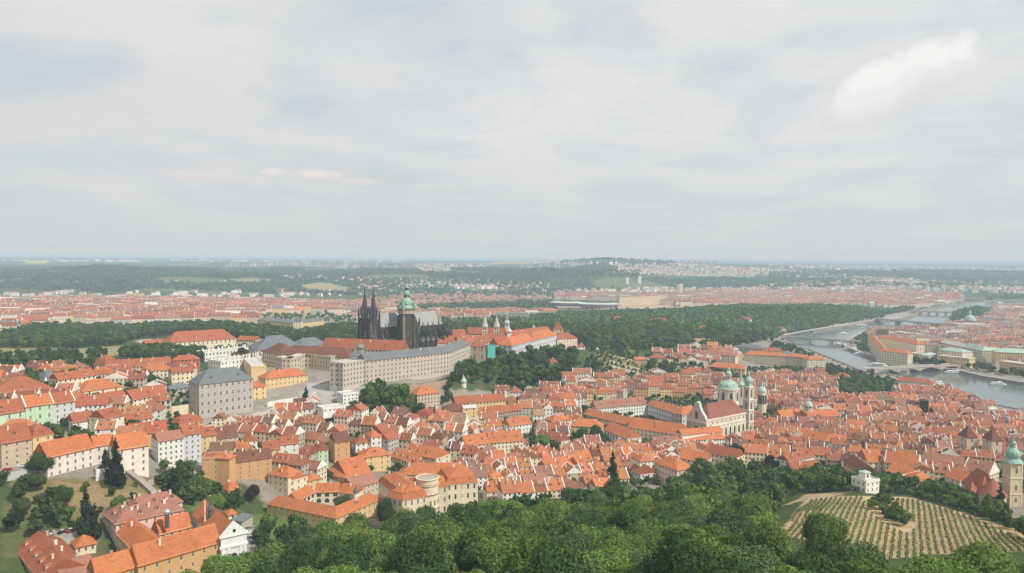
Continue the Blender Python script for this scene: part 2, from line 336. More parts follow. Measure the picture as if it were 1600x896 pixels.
# ------------------------------------------------------------------ building kit
FOOT = []                                     # footprints already taken
def small_meshes():
    d = {}
    m = Mesh()                                # window, unit size, facing -y
    m.box(-0.5, 0.5, -0.06, 0.0, 0, 1, 0, (1, 1, 1))
    m.add([(-0.38, -0.075, 0.07), (0.38, -0.075, 0.07), (0.38, -0.075, 0.93), (-0.38, -0.075, 0.93)], [(0, 1, 2, 3)], 1)
    m.box(-0.03, 0.03, -0.1, -0.07, 0.05, 0.95); m.box(-0.4, 0.4, -0.1, -0.07, 0.60, 0.64)
    m.box(-0.6, 0.6, -0.16, 0, -0.07, 0.0); d['window'] = m.data('window', [MF, MG])
    m = Mesh()                                # arched opening
    pts = [(-0.42, 0.0)]+[(0.42*math.cos(a), 0.6+0.38*math.sin(a)) for a in np.linspace(math.pi, 0, 9)]+[(0.42, 0.0)]
    m.add([(x, -0.03, z) for x, z in pts], [tuple(range(len(pts)))[::-1]], 1)
    for i in range(len(pts)-1):
        (a, b), (c, e) = pts[i], pts[i+1]; q = 1.16
        m.add([(a, -0.06, b), (c, -0.06, e), (c*q, -0.06, (e-0.5)*1.08+0.5 if e > 0.1 else e), (a*q, -0.06, (b-0.5)*1.08+0.5 if b > 0.1 else b)], [(0, 1, 2, 3)], 0)
    d['arch'] = m.data('arched_window', [MF, MG])
    for k, cc in enumerate(((0.80, 0.76, 0.68), (0.60, 0.42, 0.30), (0.72, 0.60, 0.48))):
        m = Mesh(); m.box(-0.55, 0.55, -0.4, 0.4, -2.5, 1.5, 0, cc); m.box(-0.68, 0.68, -0.5, 0.5, 1.5, 1.75, 0, tuple(x*0.9 for x in cc))
        m.box(-0.3, -0.1, -0.15, 0.15, 1.75, 2.15, 1, (0.4, 0.16, 0.1)); m.box(0.1, 0.3, -0.15, 0.15, 1.75, 2.15, 1, (0.4, 0.16, 0.1)); d['chimney%d' % k] = m.data('chimney', [MW, MR])
    for key, rc, wc in (('O', ROOF['O'], (0.72, 0.66, 0.55)), ('R', ROOF['R'], (0.6, 0.5, 0.4)), ('B', ROOF['B'], (0.4, 0.3, 0.25)), ('P', ROOF['P'], (0.66, 0.6, 0.52)), ('G', ROOF['G'], (0.3, 0.3, 0.3)), ('w', ROOF['R'], (0.8, 0.78, 0.72))):
        m = Mesh(); dormer_geom(m, rc, wc); d['dormer'+key] = m.data('dormer', [MW, MR, MG])
    return d
def dormer_geom(m, rc, wc, fr=None, w=0.75, h=1.35, dp=2.6):
    g = fr or (lambda x, y, z: (x, y, z))
    m.box(-w, w, 0, dp, -0.2, h, 0, wc, g)
    m.add([g(-w*0.62, -0.03, 0.25), g(w*0.62, -0.03, 0.25), g(w*0.62, -0.03, h*0.9), g(-w*0.62, -0.03, h*0.9)], [(0, 1, 2, 3)], 2)
    m.add([g(-w-0.2, -0.3, h), g(w+0.2, -0.3, h), g(0, -0.3, h+0.75), g(-w-0.2, dp, h), g(w+0.2, dp, h), g(0, dp, h+0.75)], [(0, 1, 2), (0, 2, 5, 3), (1, 4, 5, 2), (0, 3, 4, 1)], 1, rc)
def roof_geom(m, fr, L, D, ze, kind, rh, rc, oh=0.5, mi=0, wc=None):
    """returns a function giving the roof height over (s,t)"""
    dz = 0.35
    if kind == 'flat':
        m.box(-0.1, L+0.1, -0.1, D+0.1, ze, ze+0.35, mi, rc, fr)
        c = wc or rc
        for a in ((-0.2, L+0.2, -0.2, 0.15), (-0.2, L+0.2, D-0.15, D+0.2), (-0.2, 0.15, 0.15, D-0.15), (L-0.15, L+0.2, 0.15, D-0.15)): m.box(a[0], a[1], a[2], a[3], ze-0.02, ze+1.0, mi, c, fr)
        return lambda s, t: ze+0.35
    if kind == 'shed':
        vs = [(-oh, -oh, ze), (L+oh, -oh, ze), (L+oh, D+oh, ze+rh), (-oh, D+oh, ze+rh)]
        vs += [(a, b, c-dz) for a, b, c in vs]; m.add([fr(*p) for p in vs], [(0,1,2,3),(4,7,6,5),(0,4,5,1),(1,5,6,2),(2,6,7,3),(3,7,4,0)], mi, rc)
        return lambda s, t: ze+rh*t/D
    sw = kind in ('gablex', 'hipx')
    if sw:
        f0 = fr; fr = lambda s, t, z: f0(t, s, z); L, D = D, L
    if kind == 'mansard':
        i1 = 1.7; z1 = ze+rh*0.55
        lo = [(-oh, -oh, ze), (L+oh, -oh, ze), (L+oh, D+oh, ze), (-oh, D+oh, ze)]; hi = [(i1, i1, z1), (L-i1, i1, z1), (L-i1, D-i1, z1), (i1, D-i1, z1)]
        m.add([fr(*p) for p in lo+hi], [(0,1,5,4),(1,2,6,5),(2,3,7,6),(3,0,4,7),(3,2,1,0)], mi, rc)
        f1 = lambda s, t, z: fr(s+i1, t+i1, z)
        g = roof_geom(m, f1, L-2*i1, D-2*i1, z1+0.02, 'hip', rh*0.45, rc, 0.35, mi)
        return lambda s, t: z1 if not (i1 < s < L-i1 and i1 < t < D-i1) else g(s-i1, t-i1)
    og = oh*0.3 if kind.startswith('gable') else oh
    e = [(-og, -oh), (L+og, -oh), (L+og, D+oh), (-og, D+oh)]
    ins = 0.0
    if kind.startswith('hip'): ins = min(D/2, L/2-0.05)
    if kind == 'halfhip': ins = 0.0
    if kind == 'pyr': ins = L/2
    hx = D/2 if kind != 'pyr' else D/2
    zl = ze - rh*oh/(D/2)*0.6
    r0, r1 = (-og if ins == 0 else ins), (L+og if ins == 0 else L-ins)
    if r1-r0 < 0.1: r0 = L/2-0.05; r1 = L/2+0.05
    vs = [(a, b, zl) for a, b in e]+[(r0, hx, ze+rh), (r1, hx, ze+rh)]+[(a, b, zl-dz) for a, b in e]
    m.add([fr(*p) for p in vs], [(0,1,5,4),(2,3,4,5),(6,7,1,0),(7,8,2,1),(8,9,3,2),(9,6,0,3),(9,8,7,6),(1,2,5),(3,0,4)], mi, rc)
    def hh(s, t):
        if sw: s, t = t, s
        a = 1-abs(t-D/2)/(D/2)
        if ins > 0.5: a = min(a, min(s, L-s)/ins)
        return ze+rh*max(0, a)
    return hh
def wall_geom(m, fr, L, D, zb, ze, kind, rh, wc, mi=0, fire=False):
    m.box(0, L, 0, D, zb, ze, mi, wc, fr)
    if kind in ('gable', 'gablex'):
        up = rh-0.02 + (0.55 if fire else -0.05)
        if kind == 'gable': T = lambda a, s: (a, D/2*(1+s) if s else D/2, 0)
        for a in ((0, 0.35) , ((L if kind == 'gable' else D)-0.35, (L if kind == 'gable' else D))):
            W2 = (D if kind == 'gable' else L)
            lo, hi = a
            if fire: lo, hi = (lo-0.25, hi) if a[0] == 0 else (lo, hi+0.25)
            e0 = 0.45 if fire else 0.0
            P = []
            for q in (lo, hi): P += [(q, -e0*0.6, ze-0.05), (q, W2+e0*0.6, ze-0.05), (q, W2+e0*0.6, ze+e0), (q, W2/2, ze+up), (q, -e0*0.6, ze+e0)]
            g = (lambda s, t, z: fr(s, t, z)) if kind == 'gable' else (lambda s, t, z: fr(t, s, z))
            m.add([g(*p) for p in P], [(0,4,3,2,1),(5,6,7,8,9),(2,3,8,7),(3,4,9,8),(0,5,9,4),(1,2,7,6)], mi, (.80,.77,.70) if fire else wc)
    if kind == 'shed': m.add([fr(0, 0, ze), fr(L, 0, ze), fr(L, D, ze), fr(0, D, ze), fr(L, D, ze+rh-0.3), fr(0, D, ze+rh-0.3)], [(0,5,3),(1,2,4),(3,5,4,2)], mi, wc)
def facade_cells(L, H, sp=3.1, sh=3.5, ww=1.15, mg=1.0):
    n = max(1, int((L-2*mg+0.9)/sp)); k = max(1, int(round((H-0.6)/sh))); st = (H-0.7)/k; out = []
    for j in range(k):
        zt = 0.75+j*st
        for i in range(n): out.append((L*(i+0.5)/n if n > 1 else L/2, zt, ww, st*0.5, j))
    return out
def win_quads(m, fr, L, D, ze, H, mi, sp=3.1, sides=(1, 1, 1), skip=0.0, r=rnd, sh=3.5, frame=None):
    for f_i, (LL, fn) in enumerate(((L, lambda a, z, o: fr(a, -o, z)), (D, lambda a, z, o: fr(-o, D-a, z)), (D, lambda a, z, o: fr(L+o, a, z)))):
        if not sides[f_i] or LL < 3: continue
        for a, zt, w, h, j in facade_cells(LL, H, sp, sh):
            if skip and r.random() < skip: continue
            if frame is not None:
                q = 0.16; m.add([fn(a-w/2-q, ze-zt-h-q, 0.03), fn(a+w/2+q, ze-zt-h-q, 0.03), fn(a+w/2+q, ze-zt+q, 0.03), fn(a-w/2-q, ze-zt+q, 0.03)], [(0, 1, 2, 3)], 0, frame)
            m.add([fn(a-w/2, ze-zt-h, 0.06), fn(a+w/2, ze-zt-h, 0.06), fn(a+w/2, ze-zt, 0.06), fn(a-w/2, ze-zt, 0.06)], [(0, 1, 2, 3)], mi, (0.05, 0.05, 0.055))
SM = small_meshes()
def frame_of(P1, P2, side=None, D=10):
    P1 = np.array(P1[:2], float); P2 = np.array(P2[:2], float); v = P2-P1; L = float(np.linalg.norm(v)); e = v/max(L, 1e-6)
    n = np.array([-e[1], e[0]]); mid = (P1+P2)/2
    if side is None:
        if n@mid < 0: n = -n
    elif (side == 'R' and n[0] < 0) or (side == 'L' and n[0] > 0): n = -n
    elif (side == 'B' and n[1] < 0) or (side == 'F' and n[1] > 0): n = -n
    return P1, e, n, L
def add_foot(P1, e, n, L, D, mg=1.0):
    a = P1-e*mg-n*mg; FOOT.append((a[0], a[1], e[0], e[1], n[0], n[1], L+2*mg, D+2*mg))
def mkfr(P, e, n):
    # keep faces outward whatever the handedness: only positions matter to the renderer
    return lambda s, t, z: (P[0]+e[0]*s+n[0]*t, P[1]+e[1]*s+n[1]*t, z)
def make_wing(root, base, P, e, n, L, D, z0, H, roof, rh, rc, wc, o, cnt, single):
    """one wing: wall (parent) > roof, window, chimney, dormer when the building has several wings; else all directly under the thing"""
    fr = mkfr(P, e, n); ze = z0+H; drop = o.get('drop', 5.0)
    near = o.get('win', 'auto'); Y = P[1]
    if near == 'auto': near = 'obj' if Y < 560 else 'quad'
    RC = jit(ROOF.get(rc, ROOF['R']), 0.07); WC = jit(WALL.get(wc, WALL['c']), 0.05)
    mw = Mesh(); wall_geom(mw, fr, L, D, z0-drop, ze, roof, rh, WC, 0, o.get('fire', False))
    if o.get('cornice', True) and L > 9:
        cc = tuple(min(0.85, x*1.12) for x in WC)
        mw.box(-0.3, L+0.3, -0.35, 0.0, ze-0.55, ze-0.06, 0, cc, fr)
        mw.box(-0.3, -0.003, 0, D, ze-0.55, ze-0.06, 0, cc, fr); mw.box(L+0.003, L+0.3, 0, D, ze-0.55, ze-0.06, 0, cc, fr)
        if o.get('bands'):
            for k in range(1, o['bands']+1):
                zz = ze-H*k/(o['bands']+1); mw.box(-0.12, L+0.12, -0.15, 0, zz, zz+0.28, 0, cc, fr); mw.box(-0.12, -0.003, 0, D, zz, zz+0.28, 0, cc, fr); mw.box(L+0.003, L+0.12, 0, D, zz, zz+0.28, 0, cc, fr)
        if o.get('pil'):
            k = max(2, int(L/o['pil']))
            for i in range(k+1):
                a = L*i/k; mw.box(a-0.35, a+0.35, -0.16, -0.003, z0-1, ze-0.6, 0, cc, fr)
    sides = o.get('sides', (1, 1, 1)); sp = o.get('sp', 3.3); sh = o.get('sh', 3.7)
    if near == 'quad': win_quads(mw, fr, L, D, ze, H, 1, sp, sides, 0.02, rnd, sh, tuple(min(0.85, x*1.15) for x in WC) if Y < 800 else None)
    wname = 'wall' if single else 'wing'
    w = put(wname, mw.data(wname, [MS if o.get('stone') else MW, MG], base), root)
    par = root if single else w
    mr = Mesh(); hh = roof_geom(mr, fr, L, D, ze, roof, rh, RC, 0.55, 0, WC)
    put('roof', mr.data('roof', [o.get('rmat', MC if rc == 'g' else MR)], base), par)
    az = math.atan2(e[1], e[0]); flip = (e[0]*n[1]-e[1]*n[0]) < 0
    if near in ('obj', 'arch') and not o.get('nowin'):
        extra = Mesh()
        for f_i, LL in enumerate((L, D, D)):
            if not sides[f_i] or LL < 3: continue
            for a, zt, ww, hh_, j in facade_cells(LL, H, sp, sh, o.get('ww', 1.15)):
                if f_i == 0: c = P+e*a-n*0.01; dr = -n
                elif f_i == 1: c = P+n*a-e*0.01; dr = -e
                else: c = P+e*(L+0.01)+n*a; dr = e
                z = ze-zt-hh_; arch = (near == 'arch' and f_i == 0)
                W_, H_ = (sp*0.82, min(hh_*1.5, 3.0)) if arch else (ww, hh_)
                if arch: z -= hh_*0.3
                rz = math.atan2(dr[1], dr[0])+math.pi/2
                if cnt[0] < 100 and not (Y > 620 and f_i == 1):
                    cnt[0] += 1; put('window', SM['arch' if arch else 'window'], par, (c[0]-base[0], c[1]-base[1], z-base[2]), rz, (W_, 1, H_))
                else:
                    q = np.array([-dr[1], dr[0]])
                    P4 = [(c[0]+dr[0]*0.05+q[0]*u*W_/2, c[1]+dr[1]*0.05+q[1]*u*W_/2, z+v*H_) for u, v in ((-1, 0), (1, 0), (1, 1), (-1, 1))]
                    extra.add(P4, [(0, 1, 2, 3)])
        if extra.f: tag(put('window_rows', extra.data('window_rows', [MG], base), par), kind='stuff')
    r = random.Random(int(P[0]*13+P[1]*7))
    dk = o.get('dor', 0); dtype = o.get('dcol', rc if 'dormer'+rc in SM else 'R')
    if roof in ('gable', 'hip', 'mansard') and dk:
        nd = max(1, int(L/ (16.0/dk)))
        for k in range(nd):
            s = L*(k+0.5)/nd; t = D*0.16 if roof != 'mansard' else 0.75
            if roof == 'hip' and (s < D*0.35 or s > L-D*0.35): continue
            p = P+e*s+n*t; rz = math.atan2(-n[1], -n[0])+math.pi/2
            zz = hh(s, t) if roof != 'mansard' else ze+rh*0.12
            put('dormer', SM['dormer'+dtype], par, (p[0]-base[0], p[1]-base[1], zz-base[2]+0.05), rz)
    ck = o.get('chim', 1.0)
    if ck and roof not in ('flat', 'pyr'):
        nc = max(1, int(L/14*ck)); 
        for k in range(nc):
            s = L*(k+0.5+r.uniform(-0.25, 0.25))/nc; t = D*(0.5+r.choice((-0.14, 0.14, 0.2)))
            if roof.startswith('hip'): s = min(max(s, D*0.4), max(L-D*0.4, D*0.4+0.1)) if L > D else L/2
            p = P+e*s+n*t
            put('chimney', SM['chimney%d' % r.choice((0, 0, 1, 2))], par, (p[0]-base[0], p[1]-base[1], hh(s, t)-base[2]+0.3), az+r.choice((0, math.pi/2)))
    for k in range(o.get('fch', 0)):
        p = P+e*(L*(k+.5)/o['fch'])+n*r.uniform(D*.15, D*.85); put('chimney', SM['chimney0'], par, (p[0]-base[0], p[1]-base[1], ze+1.8-base[2]), az, (1.3, 1.3, 1.5))
    return fr, ze, hh
def B(name, cat, label, wings, group=None, z0=None):
    """wings: (x1,y1,x2,y2,H,D,roof,rh,roofcolour,wallcolour,{options}); pixels of the eave line"""
    x1, y1, x2, y2, H = wings[0][:5]
    if z0 is None:
        q = ray_hit((x1+x2)/2, (y1+y2)/2, H); z0 = q[2]-H
    root = None; cnt = [0]; base = None; info = []
    for wv in wings:
        x1, y1, x2, y2, H, D, roof, rh, rc, wc = wv[:10]; o = wv[10] if len(wv) > 10 else {}
        zz = z0+o.get('dz', 0.0)
        if o.get('wpts'): P1, P2 = [np.array(q, float) for q in o['wpts']]
        else: P1 = on_plane(x1, y1, zz+H); P2 = on_plane(x2, y2, zz+H)
        P, e, n, L = frame_of(P1, P2, o.get('side'), D)
        if root is None:
            c = P+e*L/2+n*D/2; base = (float(c[0]), float(c[1]), float(z0)); root = thing(name, label, cat, base, group)
        add_foot(P, e, n, L, D, 0.8)
        info.append((P, e, n, L, D, zz, H)+make_wing(root, base, P, e, n, L, D, zz, H, roof, rh, rc, wc, o, cnt, len(wings) == 1))
    return root, base, info

# ------------------------------------------------------------------ ground sheet, water, quays
def lin(c): return np.array(c, float)
FOREST_PX = []
def make_ground():
    rows = np.concatenate([np.linspace(-120, 60, 10, endpoint=False), np.geomspace(180, 1500, 330)-120, np.geomspace(1400, 26000, 330)[1:]])
    cs = np.linspace(-1.25, 1.3, 520)
    Yg = np.repeat(rows[:, None], len(cs), 1); Xg = cs[None, :]*(Yg+190)
    Z = ground(Xg, Yg)
    dep = np.maximum(Yg*math.cos(PITCH)-(Z-CAMZ)*math.sin(PITCH), 1.0); Zr = Z-CAMZ
    dx, dy = Xg, Yg
    cxx = dx*CR[0]+dy*CR[1]+Zr*CR[2]; cyy = dx*CU[0]+dy*CU[1]+Zr*CU[2]; czz = dx*_f[0]+dy*_f[1]+Zr*_f[2]; czz = np.maximum(czz, 1)
    PX = 800+F*cxx/czz; PY = 448-F*cyy/czz
    rgb = np.empty(Xg.shape+(3,)); far = Yg > 2700
    rgb[:] = (0.26, 0.235, 0.20)                       # paved town ground
    green = (0.055, 0.085, 0.03)
    rgb[far] = (0.045, 0.075, 0.035)
    rgb[Yg > 7500] = (0.07, 0.09, 0.05)
    def zone(poly, c, cond=None):
        m = inpoly(PX, PY, poly) & (Yg > 60)
        if cond is not None: m &= cond
        rgb[m] = c
    for pl in GREEN: zone(pl, green)
    for pl, c in PATCH: zone(pl, c)
    rgb[(Yg < 190)] = green
    rng = np.random.RandomState(3)
    # rolling fields far away
    fl = np.sin(Xg*0.0021+np.sin(Yg*0.0011)*3)*np.sin(Yg*0.0017+1.3*np.sin(Xg*0.0013)); m = (fl > 0.55) & (Yg > 6500); rgb[m] = (0.13, 0.14, 0.07)
    m = (fl < -0.6) & (Yg > 7500); rgb[m] = (0.17, 0.16, 0.10)
    m = (np.sin(Xg/230+np.sin(Yg/410)*1.7)*np.sin(Yg/170+1.1*np.sin(Xg/300)) > .5) & (Yg > 3300) & (Yg < 7000); rgb[m] = (0.115, 0.13, 0.06)
    nr, ncol = Xg.shape
    v = np.stack([Xg, Yg, Z], -1).reshape(-1, 3)
    i = np.arange(nr*ncol).reshape(nr, ncol); f = np.stack([i[:-1, :-1], i[:-1, 1:], i[1:, 1:], i[1:, :-1]], -1).reshape(-1, 4)
    me = bpy.data.meshes.new('ground'); me.vertices.add(len(v)); me.vertices.foreach_set('co', v.ravel())
    me.loops.add(f.size); me.loops.foreach_set('vertex_index', f.ravel().astype(np.int32)); me.polygons.add(len(f))
    me.polygons.foreach_set('loop_start', np.arange(0, f.size, 4, dtype=np.int32)); me.update()
    a = me.attributes.new('col', 'FLOAT_COLOR', 'POINT'); a.data.foreach_set('color', np.concatenate([rgb.reshape(-1, 3), np.ones((len(v), 1))], 1).ravel())
    me.polygons.foreach_set('use_smooth', [True]*len(f))
    m, t = mat('earth_and_paving'); p = pos(t)
    n1 = t.noise(p, 0.004, 5, 0.65); n2 = t.noise(p, 0.05, 4, 0.7); n3 = t.noise(p, 0.6, 4, 0.7)
    s = t.math('ADD', t.math('MULTIPLY', n1, 0.7), t.math('ADD', t.math('MULTIPLY', n2, 0.7), t.math('MULTIPLY', n3, 0.5)))
    g = scaled(t, attr(t), t.math('ADD', s, 0.05))
    g = t.mix(t.mapr(t.noise(p, 0.11, 6, 0.72), 0.5, 0.66, 0.0, 0.45), g, (0.17, 0.145, 0.085))
    finish(t, g, 0.97, 0.05, n3, 0.6, 0.5)
    me.materials.append(m); o = put('ground', me); tag(o, kind='structure'); return o
GREEN = [
 [(-200,1000),(-200,745),(60,745),(150,765),(300,745),(240,735),(330,742),(400,765),(420,800),(620,830),(760,800),(1000,770),(1240,745),(1420,745),(1540,800),(1700,850),(1800,1000)],
 [(-400,600),(-400,500),(60,520),(200,518),(560,505),(900,540),(900,560),(560,560),(400,556),(300,585),(0,600)],
 [(740,560),(905,540),(1000,565),(1060,580),(1010,600),(850,615),(700,608),(640,606),(700,588)],
 [(700,500),(850,488),(1050,480),(1180,478),(1250,478),(1340,480),(1376,494),(1300,512),(1215,525),(1180,535),(1100,545),(1000,560),(900,545),(800,540),(690,530)],
 [(560,500),(560,440),(860,440),(860,480),(700,505)],
 [(540,600),(640,600),(680,650),(560,650),(530,620)],[(1290,592),(1400,592),(1410,622),(1330,628)],[(1105,575),(1170,575),(1170,592),(1105,592)],
 [(0,440),(300,440),(560,445),(560,468),(300,462),(0,466)]]
PATCH = [
 ([(3,785),(165,785),(165,870),(3,870)], (0.10,0.115,0.045)),
 ([(20,750),(240,745),(260,800),(170,815),(20,800)], (0.20, 0.17, 0.075)), ([(80,750),(150,758),(240,775),(238,800),(100,790)], (0.27,0.20,0.10)),
 ([(265,760),(340,765),(380,800),(300,800)], (0.12,0.17,0.05)), ([(385,805),(440,800),(520,822),(470,850),(400,840)], (0.12,0.17,0.05)),
 ([(60,838),(130,830),(150,850),(100,896),(60,896)], (0.33,0.31,0.28)), ([(375,835),(400,820),(415,850),(380,870)], (0.3,0.29,0.27)),
 ([(0,558),(0,540),(120,545),(240,537),(262,548),(180,556),(90,566)], (0.26,0.24,0.12)), ([(50,575),(110,560),(150,564),(120,575)], (0.22,0.22,0.12)),
 ([(210,532),(235,530),(250,545),(240,548)], (0.4,0.38,0.34)),
 ([(470,620),(482,598),(540,602),(580,603),(600,596),(560,618),(500,632),(480,640),(400,652),(350,664),(310,668),(400,645),(455,632)], (0.36,0.35,0.34)),
 ([(1215,835),(1262,776),(1330,775),(1420,777),(1500,800),(1660,852),(1600,862),(1470,866),(1330,880),(1290,850)], (0.50,0.365,0.21)),
 ([(1225,790),(1262,772),(1340,768),(1262,782)], (0.42,0.32,0.2)),
 ([(935,548),(1008,558),(1005,590),(955,600),(930,575)], (0.20,0.19,0.10)), ([(935,533),(985,545),(990,552),(930,540)], (0.13,0.18,0.06)),
 ([(850,478),(870,484),(1070,482),(1076,477),(960,474)], (0.45,0.33,0.24)),
 ([(470,446),(505,441),(555,452),(540,458),(480,456)], (0.30,0.26,0.12)), ([(40,412),(74,412),(74,408),(40,408)], (0.55,0.42,0.12)),
 ([(350,437),(400,434),(430,440),(380,444)], (0.26,0.22,0.15)), ([(650,420),(700,418),(705,424),(660,427)], (0.16,0.18,0.08)),
 ([(75,456),(118,452),(116,458),(85,459)], (0.42,0.36,0.28)),
 ([(1310,502),(1380,490),(1420,480),(1440,480),(1400,500),(1350,506),(1320,512),(1240,527),(1220,524),(1290,510)], (0.33,0.30,0.28)),
]
make_ground()
def make_water():
    X = [p[0] for p in RIVER]; m = Mesh()
    m.add([(-200, 900, 0), (7000, 900, 0), (7000, 5200, 0), (-200, 5200, 0)], [(0, 1, 2, 3)])
    me = m.data('river', []); mm, t = mat('river_water'); p = pos(t)
    mp = t.new('ShaderNodeMapping'); t.l.new(p, mp.inputs[0]); mp.inputs['Scale'].default_value = (0.35, 1.0, 1)
    n = t.noise(mp.outputs[0], 0.25, 4, 0.65)
    finish(t, (0.11, 0.14, 0.14), 0.12, 0.5, n, 0.12, 0.3); me.materials.append(mm); tag(put('river', me), kind='structure')
make_water()
QS = mk_plain('quay_stone', (0.25, 0.22, 0.19), 0.95, 0.1, 0, 0.6, 0.35)
MPV = mk_plain('paving', (0.36, 0.33, 0.30), 0.9, 0.1, 0, 0.3, 0.25)
def strip_wall(name, pts, h0_, h1, th, m_, label=None, cat=None, kind=None, col=(1, 1, 1), side=1, group=None):
    """a wall of thickness th along a polyline of (x,y); h0_, h1 lists or numbers = bottom and top heights"""
    pts = [np.array(p[:2], float) for p in pts]; n = len(pts); N = []
    for i in range(n):
        d = pts[min(i+1, n-1)]-pts[max(i-1, 0)]; d /= (np.linalg.norm(d)+1e-9); N.append(np.array([-d[1], d[0]])*side)
    hb = h0_ if hasattr(h0_, '__len__') else [h0_]*n; ht = h1 if hasattr(h1, '__len__') else [h1]*n
    vs = []
    for i in range(n):
        a = pts[i]; b = a+N[i]*th; vs += [(a[0], a[1], hb[i]), (b[0], b[1], hb[i]), (b[0], b[1], ht[i]), (a[0], a[1], ht[i])]
    fs = [(0, 1, 2, 3), tuple((n-1)*4+k for k in (3, 2, 1, 0))]
    for i in range(n-1):
        for k in range(4): fs.append((i*4+k, i*4+(k+1) % 4, i*4+4+(k+1) % 4, i*4+4+k))
    m = Mesh(); m.add(vs, fs, 0, col); o = put(name, m.data(name, [m_])); tag(o, label, cat, group, kind); return o
strip_wall('quay', RNW[:15], -3, 4.2, 6, QS, kind='structure', side=-1)
strip_wall('quay', RNW[14:], -3, 4.0, 14, QS, kind='structure', side=-1)
strip_wall('quay', RFW, -3, 5.0, 8, QS, kind='structure', side=-1)
strip_wall('embankment_road', [p+np.array([0, 0, 0]) for p in RFW[9:]], 4.9, 5.4, 8.2, MPV, kind='structure', side=-1)
def ppl(px, off=0.0): return [ray_hit(x, y, off) for x, y in px]
def gwall(px, h, th, m_, label, cat='wall', name='retaining_wall', col=WALL['c'], group=None, thick_down=4):
    P = ppl(px, h); return strip_wall(name, P, [p[2]-h-thick_down for p in P], [p[2] for p in P], th, m_, label, cat, None, col, 1 if P[-1][0] > P[0][0] else -1, group)

# ------------------------------------------------------------------ bridges
def bridge(label, pA, pB, zt, w, nsp, thick, col, rise, piers=3.0, name='bridge'):
    A = on_plane(pA[0], pA[1], zt); Bp = on_plane(pB[0], pB[1], zt); v = (Bp-A)[:2]; L = float(np.linalg.norm(v)); e = v/L; n = np.array([-e[1], e[0]])
    if n[1] < 0: n = -n
    fr = mkfr(A[:2], e, n); base = (float(A[0]+e[0]*L/2), float(A[1]+e[1]*L/2), 0.0)
    root = thing(name, label, 'bridge', base)
    dk = Mesh(); st = L/nsp
    for k in range(nsp):
        s0, s1 = k*st+piers/2, (k+1)*st-piers/2; N = 12; top = []; bot = []
        for i in range(N+1):
            s = s0+(s1-s0)*i/N; u = 2*i/N-1; bot.append((s, zt-thick-rise*(u*u))); top.append((s, zt))
        for t in (0, w):
            vs = [fr(s, t, z) for s, z in bot]+[fr(s, t, z) for s, z in top]
            dk.add(vs, [(i, i+1, N+2+i, N+1+i) for i in range(N)], 0, col)
        vs = [fr(s, 0, z) for s, z in bot]+[fr(s, w, z) for s, z in bot]; dk.add(vs, [(i, i+1, N+2+i, N+1+i) for i in range(N)], 0, col)
    put('arch_span', dk.data('arch_span', [MP], base), root)
    d2 = Mesh(); d2.box(-12, L+12, -0.8, w+0.8, zt+0.01, zt+0.7, 0, tuple(x*1.1 for x in col), fr); d2.box(-12, L+12, 1.2, w-1.2, zt+0.71, zt+0.78, 0, (0.2, 0.2, 0.2), fr)
    put('deck', d2.data('deck', [MP], base), root)
    for t in (-0.8, w+0.4):
        pm = Mesh(); pm.box(-12, L+12, t, t+0.4, zt+0.72, zt+1.8, 0, tuple(min(0.8, x*1.25) for x in col), fr); put('parapet', pm.data('parapet', [MP], base), root)
    for k in range(0, nsp+1):
        pm = Mesh(); s = k*st; hw = piers/2
        pm.add([fr(s-hw, -1, -3), fr(s, -5, -3), fr(s+hw, -1, -3), fr(s+hw, w+1, -3), fr(s, w+5, -3), fr(s-hw, w+1, -3), fr(s-hw, -1, 4), fr(s, -5, 4), fr(s+hw, -1, 4), fr(s+hw, w+1, 4), fr(s, w+5, 4), fr(s-hw, w+1, 4)],
               [(0,1,7,6),(1,2,8,7),(2,3,9,8),(3,4,10,9),(4,5,11,10),(5,0,6,11),(6,7,8,9,10,11)], 0, tuple(x*0.8 for x in col))
        pm.box(s-hw, s+hw, -0.6, w+0.6, 4, zt-0.01, 0, col, fr); put('pier', pm.data('pier', [MP], base), root)
    for k in range(1, int(L/22)):
        for t in (0.2, w-0.2):
            lm = Mesh(); lm.box(k*22-0.12, k*22+0.12, t-0.12, t+0.12, zt+0.7, zt+7.5, 0, (0.15, 0.15, 0.15), fr); put('lamp_post', lm.data('lamp_post', [MP], base), root)
    return root
bridge('stone arch bridge nearest the camera, with pale parapet and row of low arches', (1368,578), (1503,571), 9.5, 16, 4, 1.3, (0.45,0.38,0.31), 4.5, 4)
bridge('flat arch bridge second along the river, at the foot of the wooded hill', (1228,527), (1334,534), 9.0, 17, 3, 1.3, (0.40,0.37,0.32), 4.0, 5)
bridge('slender three-span bridge beyond the river bend, leaving the left bank promenade', (1368,499), (1469,507), 10, 22, 3, 1.5, (0.33,0.32,0.31), 3.5, 7)
bridge('farthest low bridge crossing the river beside the wooded island', (1426,486.5), (1492,488.5), 9.5, 20, 5, 1.6, (0.40,0.33,0.29), 4.0, 6)
# covered river wall of arcades along the left bank
def colonnade():
    P = [on_plane(x, y, 6.0) for x, y in ((1226,524),(1262,517),(1300,511),(1328,508))]
    m = Mesh()
    for a, b in zip(P[:-1], P[1:]):
        v = (b-a)[:2]; L = np.linalg.norm(v); e = v/L; n = np.array([-e[1], e[0]]); fr = mkfr(a[:2], e, n)
        m.box(0, L, 0, 9, 5.4, 6.2, 0, (0.5,0.45,0.4), fr)
        for k in range(int(L/7)): m.box(k*7, k*7+1.2, 0, 1.2, -2, 5.4, 0, (0.45,0.4,0.35), fr)
    tag(put('river_gallery', m.data('river_gallery', [MP])), 'long low gallery on pillars edging the left bank below the wooded hill', 'gallery')
colonnade()

